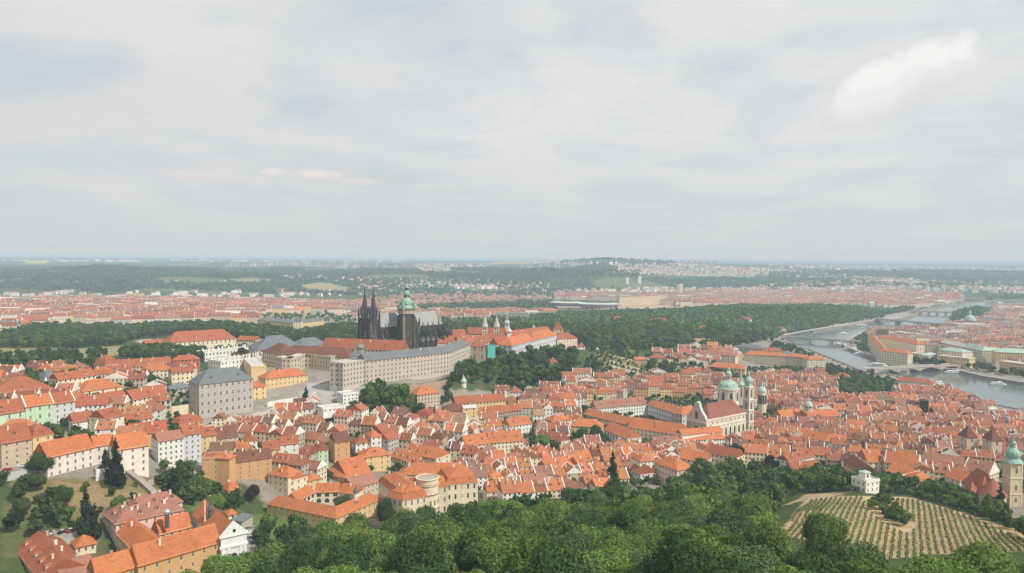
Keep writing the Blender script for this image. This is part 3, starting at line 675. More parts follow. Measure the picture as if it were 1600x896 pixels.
# ------------------------------------------------------------------ the cathedral on the castle hill
def cathedral():
    ex = np.array([.834, .552]); ny = np.array([-.552, .834]); sgt = 45.0; zb = 72.0
    r = ray(635, 520); kk = 893/r[1]; G = np.array([r[0]*kk, r[1]*kk]); O = G-ex*sgt+ny*22.0     # nave axis origin (west front)
    fr = mkfr(O, ex, ny); base = (float(G[0]), float(G[1]), zb)
    root = thing('cathedral', 'blackened gothic cathedral with twin spires and green-capped great tower above the castle', 'cathedral', base)
    K = WALL['k']; GR = (0.25, 0.255, 0.25)
    def P(name, m, par=root, mats=(MS, MG)): return put(name, m.data(name, list(mats), base), par)
    def tallwin(m, s0, s1, t, z0, z1, ax='s', o=0.12, mi=1):
        mid = (s0+s1)/2; h = z1-z0
        pr = [(s0, z0), (s1, z0), (s1, z0+h*0.72), ((s1+mid)/2+0.1*(s1-s0), z0+h*0.9), (mid, z1), ((s0+mid)/2-0.1*(s1-s0), z0+h*0.9), (s0, z0+h*0.72)]
        g = (lambda a, z: fr(a, t-o, z)) if ax == 's' else ((lambda a, z: fr(t-o, a, z)) if ax == 'w' else (lambda a, z: fr(t+o, a, z)))
        m.add([g(a, z) for a, z in pr], [tuple(range(7))], mi)
    def pinnacle(m, s, t, z0, z1, w=0.9, col=K):
        zs = z0+(z1-z0)*0.45; m.box(s-w/2, s+w/2, t-w/2, t+w/2, z0, zs, 0, col, fr)
        a = w*0.7; m.add([fr(s-a, t-a, zs), fr(s+a, t-a, zs), fr(s+a, t+a, zs), fr(s-a, t+a, zs), fr(s, t, z1)], [(0,1,4),(1,2,4),(2,3,4),(3,0,4)], 0, col)
    # nave, aisles
    m = Mesh(); m.box(5, 98, -8, 8, zb-3, zb+36, 0, K, fr)
    for k in range(12): tallwin(m, 13+k*7.2-1.6+ (0), 13+k*7.2+1.6, -8, zb+18, zb+34.5)
    P('nave', m)
    m = Mesh(); hh = roof_geom(m, mkfr(O+ex*3, ex, ny), 94, 16.0, zb+36.3, 'gable', 16, GR, 0.4)
    # shift so that the roof is centred on the axis
    m.v = [(x-ny[0]*8, y-ny[1]*8, z) for x, y, z in m.v]
    P('nave_roof', m, mats=(mk_plain('lead_roof', (0.27, 0.275, 0.27), 0.6, 0.4, 0, 0.25, 0.2),))
    m = Mesh(); m.box(5, 100, -17, 17, zb-3, zb+17, 0, K, fr); m.add([fr(5, -17, zb+17), fr(100, -17, zb+17), fr(100, -8, zb+21), fr(5, -8, zb+21)], [(0,1,2,3)], 0, GR)
    for k in range(12):
        if 32 < 13+k*7.2 < 56: continue
        tallwin(m, 13+k*7.2-1.8, 13+k*7.2+1.8, -17, zb+5, zb+15.5)
    P('aisle', m)
    # transept
    m = Mesh(); m.box(50, 64, -20, 20, zb-3, zb+35, 0, K, fr); tallwin(m, 53, 61, -20, zb+8, zb+31)
    m.add([fr(50, -20, zb+35), fr(64, -20, zb+35), fr(57, -20, zb+50), fr(50, 20, zb+35), fr(64, 20, zb+35), fr(57, 20, zb+50)], [(0,1,2),(0,2,5,3),(1,4,5,2)], 0, K)
    pinnacle(m, 50.5, -20, zb+33, zb+48, 1.6); pinnacle(m, 63.5, -20, zb+33, zb+48, 1.6); P('transept', m)
    # apse with chapels
    m = Mesh(); m.v = []
    def ring(m, s0, rad, z0, z1, n=9, col=K, wins=True, top=None):
        a = [(s0+rad*math.sin(math.pi*i/(n-1)), -rad*math.cos(math.pi*i/(n-1))) for i in range(n)]
        for (x0, y0), (x1, y1) in zip(a[:-1], a[1:]):
            m.add([fr(x0, y0, z0), fr(x1, y1, z0), fr(x1, y1, z1), fr(x0, y0, z1)], [(0,1,2,3)], 0, col)
            if wins:
                q = 1.01; mx, my = (x0+x1)/2, (y0+y1)/2; wv = np.array([x1-x0, y1-y0]); wv /= np.linalg.norm(wv); nn = np.array([wv[1], -wv[0]])
                vs = []
                for u, v in ((-1.3, 0.25), (1.3, 0.25), (1.3, 0.75), (0, 0.93), (-1.3, 0.75)): vs.append(fr(mx+wv[0]*u+nn[0]*0.1, my+wv[1]*u+nn[1]*0.1, z0+(z1-z0)*v))
                m.add(vs, [(0,1,2,3,4)], 1)
        m.add([fr(x, y, z1) for x, y in a]+[fr(s0, 0, top or z1+1)], [(i, i+1, n) for i in range(n-1)], 0, GR); return a
    ring(m, 98, 8, zb+15, zb+36, 7, K, True, zb+51.5); a = ring(m, 98, 19, zb-3, zb+17, 11, K, True, zb+24)
    P('apse', m)
    for i in range(11):
        m = Mesh(); th = math.pi*i/10; cs, sn = math.sin(th), -math.cos(th)
        for q, hgt in ((19.5, 36), (14, 38.5)): pinnacle(m, 98+q*cs, q*sn, zb-2 if q > 19 else zb+15, zb+hgt, 1.5)
        e0 = np.array([98+19.5*cs, 19.5*sn]); e1 = np.array([98+8*cs, 8*sn]); w = np.array([-sn, cs])*0.4
        m.add([fr(*(e0+w), zb+24), fr(*(e1+w), zb+33), fr(*(e1+w), zb+31), fr(*(e0+w), zb+20), fr(*(e0-w), zb+24), fr(*(e1-w), zb+33), fr(*(e1-w), zb+31), fr(*(e0-w), zb+20)], [(0,1,2,3),(7,6,5,4),(0,4,5,1),(3,2,6,7)], 0, K)
        P('buttress', m)
    for k in range(13):
        s = 9.5+k*7.2
        if 30 < s < 64: continue
        for sg in (-1, 1):
            m = Mesh(); pinnacle(m, s, sg*17.6, zb-2, zb+33, 1.7); pinnacle(m, s, sg*12.5, zb+18, zb+37, 1.1); pinnacle(m, s, sg*8.2, zb+33, zb+41, 0.8)
            y0, y1 = sg*17.4, sg*8
            m.add([fr(s-.4, y0, zb+22), fr(s-.4, y1, zb+31), fr(s-.4, y1, zb+29), fr(s-.4, y0, zb+19), fr(s+.4, y0, zb+22), fr(s+.4, y1, zb+31), fr(s+.4, y1, zb+29), fr(s+.4, y0, zb+19)], [(0,1,2,3),(7,6,5,4),(0,4,5,1),(3,2,6,7)], 0, K)
            P('buttress', m)
    # two west towers
    for t0 in (-13.5, 13.5):
        m = Mesh(); m.box(0, 11, t0-5.5, t0+5.5, zb-3, zb+46, 0, K, fr)
        for lo, hi in ((6, 24), (28, 44)):
            tallwin(m, 3.2, 5.0, t0-5.5, zb+lo, zb+hi); tallwin(m, 6.0, 7.8, t0-5.5, zb+lo, zb+hi); tallwin(m, t0-2.2, t0-0.4, 0, zb+lo, zb+hi, 'w'); tallwin(m, t0+0.4, t0+2.2, 0, zb+lo, zb+hi, 'w')
        for s, t in ((0, t0-5.5), (11, t0-5.5), (0, t0+5.5), (11, t0+5.5)):
            m.box(s-1, s+1, t-1, t+1, zb-3, zb+40, 0, K, fr); pinnacle(m, s, t, zb+40, zb+60, 1.7)
        tw = P('tower', m)
        m = Mesh(); c = O+ex*5.5+ny*t0
        m.lathe(c[0], c[1], [(5.1, zb+46), (4.8, zb+54), (5.2, zb+54.4), (4.0, zb+56), (2.6, zb+66), (1.2, zb+76), (0.35, zb+81), (0.7, zb+81.6), (0.1, zb+83.5)], 8, 0, (0.036, 0.04, 0.06), math.pi/8)
        for q in range(8):
            a = q*math.pi/4+math.pi/8; pinn = (c[0]+5*math.cos(a), c[1]+5*math.sin(a))
            m.lathe(pinn[0], pinn[1], [(0.6, zb+50), (0.6, zb+57), (0.05, zb+62)], 4, 0, K)
        P('spire', m, tw, (mk_plain('slate_spire', (0.05, 0.05, 0.07), 0.6, 0.3, 0, 0.6, 0.3),))
    m = Mesh(); m.box(1, 8, -8, 8, zb-3, zb+36, 0, K, fr); m.add([fr(1, -8, zb+36), fr(1, 8, zb+36), fr(1, 0, zb+51), fr(8, -8, zb+36), fr(8, 8, zb+36), fr(8, 0, zb+51)], [(0,2,1),(3,4,5),(0,3,5,2),(1,2,5,4)], 0, K)
    c0 = O+ex*0.85+ny*0; 
    m.add([fr(0.85, 5*math.cos(a), zb+27+5*math.sin(a)) for a in np.linspace(0, 2*math.pi, 17)[:-1]], [tuple(range(16))], 1); P('west_front', m)
    # great south tower
    m = Mesh(); hw = 7.0; t0 = -22.0
    m.box(sgt-hw, sgt+hw, t0-hw, t0+hw, zb-3, zb+57, 0, (0.055, 0.047, 0.042), fr)
    for s, t in ((-1, -1), (1, -1), (-1, 1), (1, 1)):
        m.box(sgt+s*hw-1.5, sgt+s*hw+1.5, t0+t*hw-1.5, t0+t*hw+1.5, zb-3, zb+50, 0, (0.2, 0.16, 0.115) if (s, t) == (-1, -1) else (0.07, 0.06, 0.05), fr)
    for lo, hi in ((20, 36), (38, 55)):
        for u in (-2.6, 2.6): tallwin(m, sgt+u-1.1, sgt+u+1.1, t0-hw, zb+lo, zb+hi); tallwin(m, t0+u-1.1, t0+u+1.1, sgt-hw, zb+lo, zb+hi, 'w'); tallwin(m, t0+u-1.1, t0+u+1.1, sgt+hw, zb+lo, zb+hi, 'e')
    tallwin(m, sgt-3.6, sgt+3.6, t0-hw, zb+3, zb+17)
    gt = P('great_tower', m)
    m = Mesh(); LT = (0.42, 0.35, 0.26)
    m.box(sgt-hw-1.1, sgt+hw+1.1, t0-hw-1.1, t0+hw+1.1, zb+52.5, zb+60, 0, LT, fr)
    for k in range(6):
        for ax in range(2):
            u = -6.2+k*2.2
            if ax == 0: m.add([fr(sgt+u, t0-hw-1.16, zb+56), fr(sgt+u+1.2, t0-hw-1.16, zb+56), fr(sgt+u+1.2, t0-hw-1.16, zb+59), fr(sgt+u, t0-hw-1.16, zb+59)], [(0,1,2,3)], 1)
            else: m.add([fr(sgt-hw-1.16, t0+u, zb+56), fr(sgt-hw-1.16, t0+u+1.2, zb+56), fr(sgt-hw-1.16, t0+u+1.2, zb+59), fr(sgt-hw-1.16, t0+u, zb+59)], [(0,1,2,3)], 1)
    P('gallery', m, gt)
    m = Mesh(); c = G+ex*0+ny*0; rt = math.atan2(ex[1], ex[0])+math.pi/4
    gc = (0.20, 0.38, 0.29)
    prof = [(11.6, 60), (11.4, 61.2), (9.2, 63), (8.2, 64), (8.2, 66), (8.8, 66.4), (8.2, 69), (6.6, 72), (4.2, 74.2), (3.4, 75), (3.4, 78), (4.4, 78.3), (4.8, 80.5), (3.8, 83.2), (2.0, 84.8), (1.7, 85.2), (1.7, 88), (2.3, 88.2), (1.9, 90), (0.7, 91.5), (0.4, 95), (0.9, 96), (0.2, 97), (0.12, 101)]
    m.lathe(c[0], c[1], [(r_*.86, zb+60+(z-60)*.88-1) for r_, z in prof], 8, 0, gc, rt+math.pi/8)
    for zz, rr in ((72.4, 3.0), (81.2, 1.6)):
        for q in range(8):
            a = rt+math.pi/8*(2*q+1)+math.pi/8-math.pi/8; m.lathe(c[0]+rr*math.cos(a), c[1]+rr*math.sin(a), [(0.55, zb+zz), (0.55, zb+zz+2.6)], 6, 1, (0.05, 0.05, 0.05))
    for q in range(4):
        a = rt+q*math.pi/2; x, y = c[0]+10.6*math.cos(a), c[1]+10.6*math.sin(a)
        m.lathe(x, y, [(1.7, zb+58), (1.7, zb+62), (2.0, zb+62.3), (1.1, zb+64.5), (0.35, zb+67), (0.15, zb+74), (0.4, zb+74.4), (0.05, zb+75.5)], 8, 0, gc)
    P('onion_cap', m, gt, (MC, MG))
    v = G-ex*14-ny*12; add_foot(O-ny*24, ex, ny, 118, 48, 2)
cathedral()

# ------------------------------------------------------------------ castle
ST = {'win': 'quad', 'sp': 4.2, 'sh': 5.2, 'cornice': True}
PALE = 'e'
B('palace', 'castle palace', 'long pale stone castle palace with grey slate roof, windows in rows above the gardens', [
  (571,564,640,557,23,16,'gable',6,'G','e',dict(win='quad',sp=4.2,sh=4.2,chim=0.4,drop=10,bands=3)),
  (640,557,702,550,23,16,'gable',6,'G','e',dict(win='quad',sp=4.2,sh=4.2,chim=0.6,drop=16,bands=3)),
  (702,550,734,537.5,23,16,'hip',6,'G','e',dict(win='quad',sp=4.2,sh=4.2,chim=0.6,drop=22,bands=3)),
  (536,569,571,563.7,23,18,'flat',1,'W','e',dict(win='quad',sp=3.6,sh=4.2,chim=0,drop=8,bands=3,cornice=True)),
  (515,568,536,569,23,16,'flat',1,'G','s',dict(win='quad',sp=3.6,sh=4.2,chim=0,drop=8,bands=3,cornice=True,dz=-0.4,sides=(1,1,0))),
  (545,556,575,556,21,12,'hip',5,'G','s',dict(win='quad',nowin=True,sides=(0,0,0),chim=2)),
  ], z0=71)
B('palace', 'castle palace', 'brown-roofed castle wing with stone facade set back behind the forecourt', [
  (478,554,517,558,19,9,'flat',1,'W','b',dict(win='quad',sp=3.6,sh=4.4,drop=6,bands=2,pil=9)),
  (454,562,478,554,19,9,'flat',1,'W','b',dict(win='quad',sp=3.6,sh=4.4,drop=6,bands=2,side='L')),
  (431,559,454,562,19,12,'flat',1,'W','e',dict(win='quad',sp=3.6,sh=4.4,drop=6,bands=2)),
  (436,552,545,558,19,22,'hip',8,'B','b',dict(win='quad',sp=4.2,sh=4.8,chim=0,drop=6)),
  (410,549,440,553,19,24,'hip',9,'B','b',dict(win='quad',sp=3.6,sh=4.4,chim=0,drop=6)),
  ], z0=71)
B('palace', 'castle wing', 'grey slate-roofed castle wing at the left end of the castle', [
  (398,547,476,543,20,40,'hip',13,'G','s',dict(win='quad',sp=4.5,sh=4.8,chim=0.3,drop=6)),
  (470,542,512,537,20,22,'hip',8,'G','s',dict(win='quad',sp=4.5,sh=4.8,chim=0.6,drop=6))], z0=71)
B('palace', 'castle wing', 'long red-tiled castle wing with skylights in front of the cathedral', [
  (502,543,628,548,19,20,'gable',10,'R','b',dict(win='quad',sp=4.5,sh=4.8,chim=0.7,drop=6,dor=1.2))], z0=72)
B('palace', 'palace', 'dark brick old royal palace with red roof, right of the long castle facade', [
  (736,541,759,541,20,13,'hip',7,'R','t',dict(win='quad',sp=6,sh=8,chim=0.5,drop=14)),
  (683,536,735,535,16,20,'hip',8,'R','b',dict(win='quad',chim=1,drop=10))], z0=70)
B('building', 'scaffolded building', 'tower wrapped in turquoise scaffold netting on the castle ridge', [
  (762,541,774,540,20,7,'flat',1,'K','n',dict(win='quad',nowin=True,sides=(0,0,0),chim=0,drop=12,cornice=False))], z0=68)
B('church', 'chapel', 'white gothic chapel with tall windows between netting and red castle roofs', [
  (777,538,797,534,18,11,'gable',8,'R','w',dict(win='quad',sp=4.5,sh=16,chim=0,drop=12,cornice=False))], z0=66)
B('palace', 'palace', 'long white-grey palace with bright red roof at the right end of the castle', [
  (800,540,836,531,19,20,'hip',9,'O','l',dict(win='quad',sp=5,sh=6,chim=0.8,drop=22,bands=2,pil=14)),
  (836,531,870,523,19,20,'hip',9,'O','l',dict(win='quad',sp=5,sh=6,chim=0.8,drop=22,bands=2,pil=14))], z0=64)
B('palace', 'palace', 'pink-beige palace with dark red hipped roof below the pyramid-roofed tower', [
  (871,530,902,528,15,22,'hip',8,'R','p',dict(win='quad',sp=4.5,sh=4,chim=0.8,drop=20))], z0=62)
B('tower', 'tower', 'square castle tower with steep red pyramid roof at the right end of the castle', [
  (865,514,880,514,26,11,'pyr',11,'R','b',dict(win='quad',sp=5,sh=8,chim=0,drop=10,cornice=False))], z0=64)
B('house', 'house', 'small pale gatehouse stepping down right of the castle end', [(903,541,914,541,9,10,'hip',4,'R','w',dict(win='quad',drop=18))], z0=56)
for k, (a, lb) in enumerate((((690,527,730,524), 'red-roofed castle block right behind the cathedral choir'), ((716,536,764,534), 'red-roofed castle range with tall chimneys before the basilica'), ((730,521,790,522), 'dark red long nave roof between the two white basilica towers'), ((760,533,800,531), 'broad red castle roof just left of the small white gable'), ((800,527,862,519), 'bright red castle roof row behind the white-grey palace'))):
    B('house', 'castle range', lb, [a+(16, 16 if k != 2 else 12, 'gable', 8, 'R', 'b', dict(win='quad', chim=1.2, drop=10, dor=1.0, z=0))], z0=70)
def romanesque(px, lab):
    r = ray(px, 520); kk = 985/r[1]; c = np.array([r[0]*kk, r[1]*kk]); zb = 72; base = (float(c[0]), float(c[1]), zb)
    root = thing('bell_tower', lab, 'bell tower', base); m = Mesh()
    fr = mkfr(c-3.4, np.array([1., 0]), np.array([0, 1.])); m.box(0, 6.8, 0, 6.8, zb, zb+29, 0, (0.62, 0.58, 0.5), fr)
    for z in (20, 24.5):
        for u in (1.2, 4.1):
            m.add([fr(u, -.05, zb+z), fr(u+1.5, -.05, zb+z), fr(u+1.5, -.05, zb+z+2.6), fr(u, -.05, zb+z+2.6)], [(0,1,2,3)], 1); m.add([fr(-.05, u, zb+z), fr(-.05, u+1.5, zb+z), fr(-.05, u+1.5, zb+z+2.6), fr(-.05, u, zb+z+2.6)], [(0,1,2,3)], 1)
    put('wall', m.data('wall', [MW, MG], base), root)
    m = Mesh(); m.lathe(c[0], c[1], [(4.9, zb+29), (3.2, zb+34), (0.3, zb+43), (0.05, zb+45)], 8, 0, (0.52, 0.47, 0.40), math.pi/8); put('spire', m.data('spire', [MW], base), root)
romanesque(757.5, 'left of the two white stone towers with conical spires behind the castle')
romanesque(776, 'right of the two white stone towers with conical spires behind the castle')
def turret(px, py, zt, r_, h, label, capcol=(0.36, 0.56, 0.46), wcol=WALL['w'], cat='turret', ons=None, name='turret', cap='onion', sides=8, ztop=None):
    p = ray_hit(px, py, 0) if ons is None else on_plane(px, py, ons)
    zb = p[2]; base = tuple(map(float, p)); root = thing(name, label, cat, base); m = Mesh(); m.lathe(p[0], p[1], [(r_, zb-2), (r_, zb+h)], sides, 0, wcol, math.pi/sides)
    for q in range(sides):
        a = 2*math.pi*q/sides+2*math.pi/sides*0.0+math.pi/sides*2; w = r_*0.22; R2 = r_*math.cos(math.pi/sides)+0.05; tx, ty = -math.sin(a), math.cos(a)
        m.add([(p[0]+R2*math.cos(a)+tx*u*w, p[1]+R2*math.sin(a)+ty*u*w, zb+h*v) for u, v in ((-1, .5), (1, .5), (1, .86), (-1, .86))], [(0,1,2,3)], 1)
    put('wall', m.data('wall', [MW, MG], base), root); m = Mesh()
    pr = {'onion': [(1.12, 0), (1.0, .25), (1.05, .5), (.8, .9), (.35, 1.2), (.28, 1.6), (.42, 1.8), (.3, 2.1), (.05, 2.5), (.02, 3.2)], 'needle': [(1.3, 0), (1.1, .35), (.5, 1.4), (.3, 3.0), (.04, 6)], 'cone': [(1.15, 0), (.75, .5), (.3, 1.4), (.05, 2.4), (.03, 3.0)], 'dome': [(1.1, 0), (1.02, .35), (.8, .75), (.45, 1.0), (.22, 1.1), (.22, 1.5), (.28, 1.55), (.1, 1.9), (.02, 2.4)]}[cap]
    m.lathe(p[0], p[1], [(a*r_, zb+h+b*r_) for a, b in pr], 12 if cap != 'cone' else 8, 0, capcol); put('cap', m.data('cap', [MC], base), root, )
    return root
turret(563.5, 549, 0, 3.4, 3, 'dark domed lantern turret on the grey castle roof', (0.1,0.11,0.13), (0.3,0.3,0.3), ons=103, cap='dome')
turret(724, 603, 0, 3.2, 5, 'small white garden pavilion with pointed green roof below the castle', (0.42,0.66,0.52), cat='pavilion', name='pavilion', cap='cone')
turret(792, 516, 0, 4.2, 10, 'square white lookout turret with green cap behind the castle roofs', (0.38,0.56,0.46), ons=88, cap='dome', sides=4)
turret(834, 517, 0, 2.2, 5, 'thin pale spire poking above the red castle roofs', (0.4,0.5,0.48), ons=88, cap='cone')
turret(795.5, 524, 0, 3.5, 5, 'small white stepped gable on the castle roofs beside the chapel', (0.7,0.66,0.6), ons=92, cap='cone', sides=4)
turret(679.5, 530, 0, 3.0, 6, 'pale obelisk-like roof tip beside the cathedral choir', (0.6,0.6,0.56), ons=76, cap='cone', sides=4)
# ------------------------------------------------------------------ left hillside
Q = dict
B('palace', 'palace', 'massive grey-tan renaissance palace with high dark slate roof on the castle square edge', [
  (311,601,395.5,591.5,28.5,22,'hip',10,'G','s',Q(win='obj',sp=4.6,sh=6.4,ww=1.9,bands=2,chim=0,drop=6,dor=1.0,dcol='G',cornice=True)),
  (299,597,309,591,22,20,'hip',9,'G','s',Q(win='quad',chim=0,side='R',cornice=False))], z0=58.5)
B('house', 'house', 'low stone wing with grey roof attached left of the slate-roofed palace', [(266,609,300,604,12,12,'hip',4,'G','s',Q(win='quad',chim=0.4))], z0=62)
B('palace', 'palace', 'white baroque palace with flat grey roof and a forest of white chimneys', [
  (345,566,416,557,16,22,'flat',1,'W','w',Q(win='quad',sp=4,sh=4.6,pil=11,fch=16)),(320,552,395,545,16,20,'flat',1,'W','w',Q(win='quad',sp=4,sh=4.6,fch=12)),(398,556,416,573,16,14,'flat',1,'W','y',Q(side='L',win='quad',sides=(0,0,0)))], z0=68)
B('palace', 'palace', 'yellow ochre palace with orange hipped roof beside the castle square', [
  (415,592,481,585,18,17,'hip',6,'O','y',Q(win='obj',sp=3.9,sh=4.6,dor=0,chim=1.2,bands=1)),(396,606,416,603,18,24,'hip',6,'O','y',Q(win='quad',sp=4,sh=4.6,dz=-3))], z0=60)
B('riding_school', 'riding school', 'long yellow riding school with tall rust-red roof among trees behind the castle', [
  (263,536,369,529,9,27,'hip',13,'R','c',Q(win='quad',sp=5.5,sh=9,dor=0.8,chim=0.1)),(229,540,262,537,5,15,'gable',6,'R','c',Q(win='quad',chim=0.4)),(370,531,399,532,6,15,'gable',5,'R','c',Q(win='quad',chim=0))], z0=70)
B('house', 'tower house', 'pink octagonal tower house with rounded red roof beside the hillside park', [(164,571,184,568,11,14,'mansard',9,'R','p',Q(win='quad',chim=0.5))])
B('house', 'house', 'very broad red-roofed house with white wall at the left edge of the hill', [(-20,623,93,611,5,36,'hip',11,'R','w',Q(win='quad',dor=0.4,chim=0.8,sp=4))])
B('house', 'palace', 'cream palace with dormered dark red roof and small pediment, left of the park trees', [(91,594,150,586,11,14,'gable',5,'R','c',Q(win='quad',dor=1.2,dcol='w',sp=3.6))])
B('house', 'house', 'grey-roofed small town house between the broad red roof and the cream palace', [(70,589,88,587,9,12,'mansard',5,'G','w',Q(win='quad'))])
B('house', 'house', 'low red-roofed house with dark trees at its right end', [(150,583,206,580,8,12,'gable',5,'R','c',Q(win='quad',dor=0.6))])
B('house', 'house', 'white-walled house with smooth orange roof right of the park trees', [(222,580,269,577,11,16,'hip',6,'O','c',Q(win='quad',chim=1.3))])
B('house', 'house', 'tall house with two-step red roof just left of the white baroque palace', [(268,583,303,580,13,12,'gable',4,'R','c',Q(win='quad')),(270,563,312,561,18,12,'hip',4,'R','r',Q(win='quad',chim=1))])
B('house', 'house', 'house with long red-brown roof and row of white chimneys behind the park', [(178,572,268,566,9,14,'gable',5,'R','c',Q(win='quad',chim=1.5))])
B('chapel_hall', 'hall', 'cream hall with big orange hipped roof and two arched windows', [(129,612,191,603.5,8,20,'hip',7,'O','c',Q(win='quad',sp=9,sh=8,chim=0))])
B('house', 'house', 'mint green town house, tall, third from the left edge', [(40,636,84,630,16,14,'gable',6,'O','g',Q(sp=4.5,sh=4.6,fire=True))])
B('house', 'house', 'mint green house with low red roof at the left edge', [(-30,652,40,641,13,15,'gable',7,'R','g',Q(sp=5.5,sh=5,dor=0.5))])
B('house', 'house', 'pale lilac-grey house right of the mint green ones', [(84,631,117,626,15,12,'gable',6,'R','l',Q(sp=3.5,sh=3.8,fire=True))])
B('house', 'house', 'narrow white house ending the mint green row, steep red roof', [(117,636,133,633,11,10,'gable',5,'R','w',Q(sp=4))])
B('house', 'house', 'long low house with red roof in front of the orange hipped hall', [(133,631,198,620,6,10,'gable',5,'R','c',Q(dor=0.3,chim=0.4))])
B('house', 'house', 'white house with dormered red roof left of the loggia', [(208,625,263,615,10,16,'gable',7,'R','c',Q(dor=1.0,sp=3.8))])
B('house', 'loggia house', 'narrow house with an open arcaded loggia under a red roof', [(250,627,267,623,14,10,'hip',4,'R','b',Q(win='arch',sp=4.6,sh=5))])
B('house', 'house', 'white cottage with red roof below the mint green row', [(114,660,147,655,8,11,'gable',5,'R','w',Q(sp=4,chim=0.5))])
B('house', 'house', 'tall cream house with red roof standing above the cottage gardens', [(165,655,194,648,13,14,'gable',5,'R','c',Q(sp=4.5,sh=4.5,dor=0.6))])
B('house', 'house', 'low house with light wall under a red roof right of the tall cream one', [(194,661,240,652,7,12,'gable',4,'R','w',Q(chim=0.8,dor=0.4))])
B('house', 'house', 'ochre row house with many dormers halfway down the hill', [(203,680,262,673,10,13,'gable',6,'R','o',Q(dor=1.6,dcol='w'))])
B('house', 'house', 'red double-roofed house with chimneys left of the sloping retaining wall', [(280,664,318,657,10,12,'mansard',6,'R','o',Q(dor=1.2,dcol='w'))])
B('house', 'house', 'grey-beige corner palace with big red dormered roof at the left edge', [(2,693,50,685,14,16,'gable',8,'R','b',Q(sp=4,sh=3.6,dor=0.5,bands=2))])
B('house', 'house', 'orange-yellow house with round attic gables above its cornice', [(51,684,83,678,15,14,'mansard',6,'R','y',Q(sp=3.6,sh=3.8,dor=2,dcol='w'))])
B('school', 'school', 'long off-white pinkish school building with orange roof above the orchard', [
  (74,715,147,698.5,16,14,'gable',7,'O','q',Q(sp=3.8,sh=4.2,chim=0,sides=(1,0,0))),(147,698,178,693,15,11,'gable',5,'O','q',Q(sp=4.2,sh=4.4,chim=0.4,sides=(1,0,0),dz=1)),(182,703,232,695,16,13,'gable',7,'O','q',Q(sp=4.2,sh=4.4,chim=0.5,sides=(1,0,0)))], z0=69)
B('house', 'apartment house', 'white apartment house with rows of open balconies behind the pink school', [(247,690,287,684,17,14,'gable',4,'P','w',Q(sp=2.6,sh=3.3,chim=1))])
B('house', 'apartment house', 'bluish-white tall apartment house with dormered red roof', [(287,680,314,676,18,12,'gable',5,'R','l',Q(sp=3.2,sh=3.5,dor=1.6,dcol='w'))])
B('house', 'apartment house', 'yellowish apartment house with stacked side balconies', [(314,682,338,679,15,12,'gable',5,'R','y',Q(sp=3.6,sh=3.5,dor=1))])
B('house', 'house', 'brown-roofed house with three skylit slopes below the retaining wall', [(340,686,372,681,9,15,'gable',7,'B','b',Q(dor=1.3))])
B('house', 'house', 'white house with steep orange roof under the retaining wall', [(383,690,402,688,10,12,'gablex',5,'O','w',Q())])
B('house', 'apartment house', 'windowless tan block of flats with a flat top', [(316,717,358,715,15,12,'flat',1,'R','o',Q(sp=8,sh=4)),(358,717,368,712,15,13,'hip',3,'O','o',Q(sides=(0,0,1)))])
B('house', 'apartment house', 'ochre gallery house with balconies around its court', [(368,722,425,714,13,11,'gable',5,'B','o',Q(sp=4.5,sh=3.2,dor=0.8))])
B('house', 'house', 'small pink villa with orange hipped roof in the green gardens', [(357,767,375,763,7.5,12,'hip',3.5,'O','p',Q(sp=3.5,chim=1.2)),(330,755,357,760,5,8,'hip',3,'O','p',Q(chim=1))])
B('house', 'house', 'red-roofed low house with two white chimneys under the apartment houses', [(341,700,383,702,7,11,'hip',4,'O','c',Q(chim=1))])
# retaining walls and steps
gwall([(268,636),(290,633),(311,630)], 8, 1.5, MW, 'white blind-arcaded terrace wall left of the slate-roofed palace', col=WALL['c'])
gwall([(312,668),(345,661),(400,648),(440,638),(470,628),(488,618),(494,612)], 6, 1.5, MW, 'long sloping pinkish retaining wall below the castle square road', col=(0.62,0.50,0.42))
gwall([(345,676),(400,662),(470,645),(500,640)], 4, 1.2, MW, 'lower pinkish parapet wall along the road down from the castle', col=(0.6,0.48,0.4))
gwall([(418,629),(440,625),(465,621)], 4, 1, MW, 'white garden wall in front of the yellow ochre palace', col=WALL['w'])
gwall([(3,742),(25,738),(48,733)], 4, 1, MW, 'grey wall at the left edge above the orchard', col=(0.5,0.5,0.52))
gwall([(150,735),(178,729),(192,735)], 6, 1, MW, 'white terrace wall between the wings of the pink school', col=WALL['w'])
gwall([(232,752),(262,743),(300,734)], 3, 0.8, MW, 'pale garden wall right of the pink school', col=(0.5,0.46,0.4))
gwall([(492,836),(520,822),(545,812),(575,800)], 3, 0.8, MW, 'pale wall running up beside the arcaded hospital terrace', col=WALL['c'])
gwall([(590,600),(625,607),(660,611)], 7, 1.2, MW, 'brown rampart wall under the castle garden terrace', col=(0.35,0.24,0.18))
gwall([(575,598),(610,603),(660,601),(700,594)], 5, 1.2, MW, 'reddish crenellated garden wall at the foot of the long castle palace', col=(0.42,0.28,0.22))
gwall([(932,542),(960,534),(998,527)], 5, 1.5, MW, 'pale rampart wall on the wooded slope right of the castle', col=(0.6,0.5,0.4))
gwall([(1087,530),(1110,530)], 14, 20, MW, 'square brick bastion among the trees of the far hill', col=(0.52,0.30,0.22), name='bastion', cat='bastion')
# stair walk in the orchard
P = ppl([(196,742),(216,757),(238,777)]); strip_wall('walled_path', P, [p[2]-1 for p in P], [p[2]+2.2 for p in P], 3.0, MW, 'straight walled stairway running down through the orchard', 'stairway', None, (0.33,0.3,0.27))

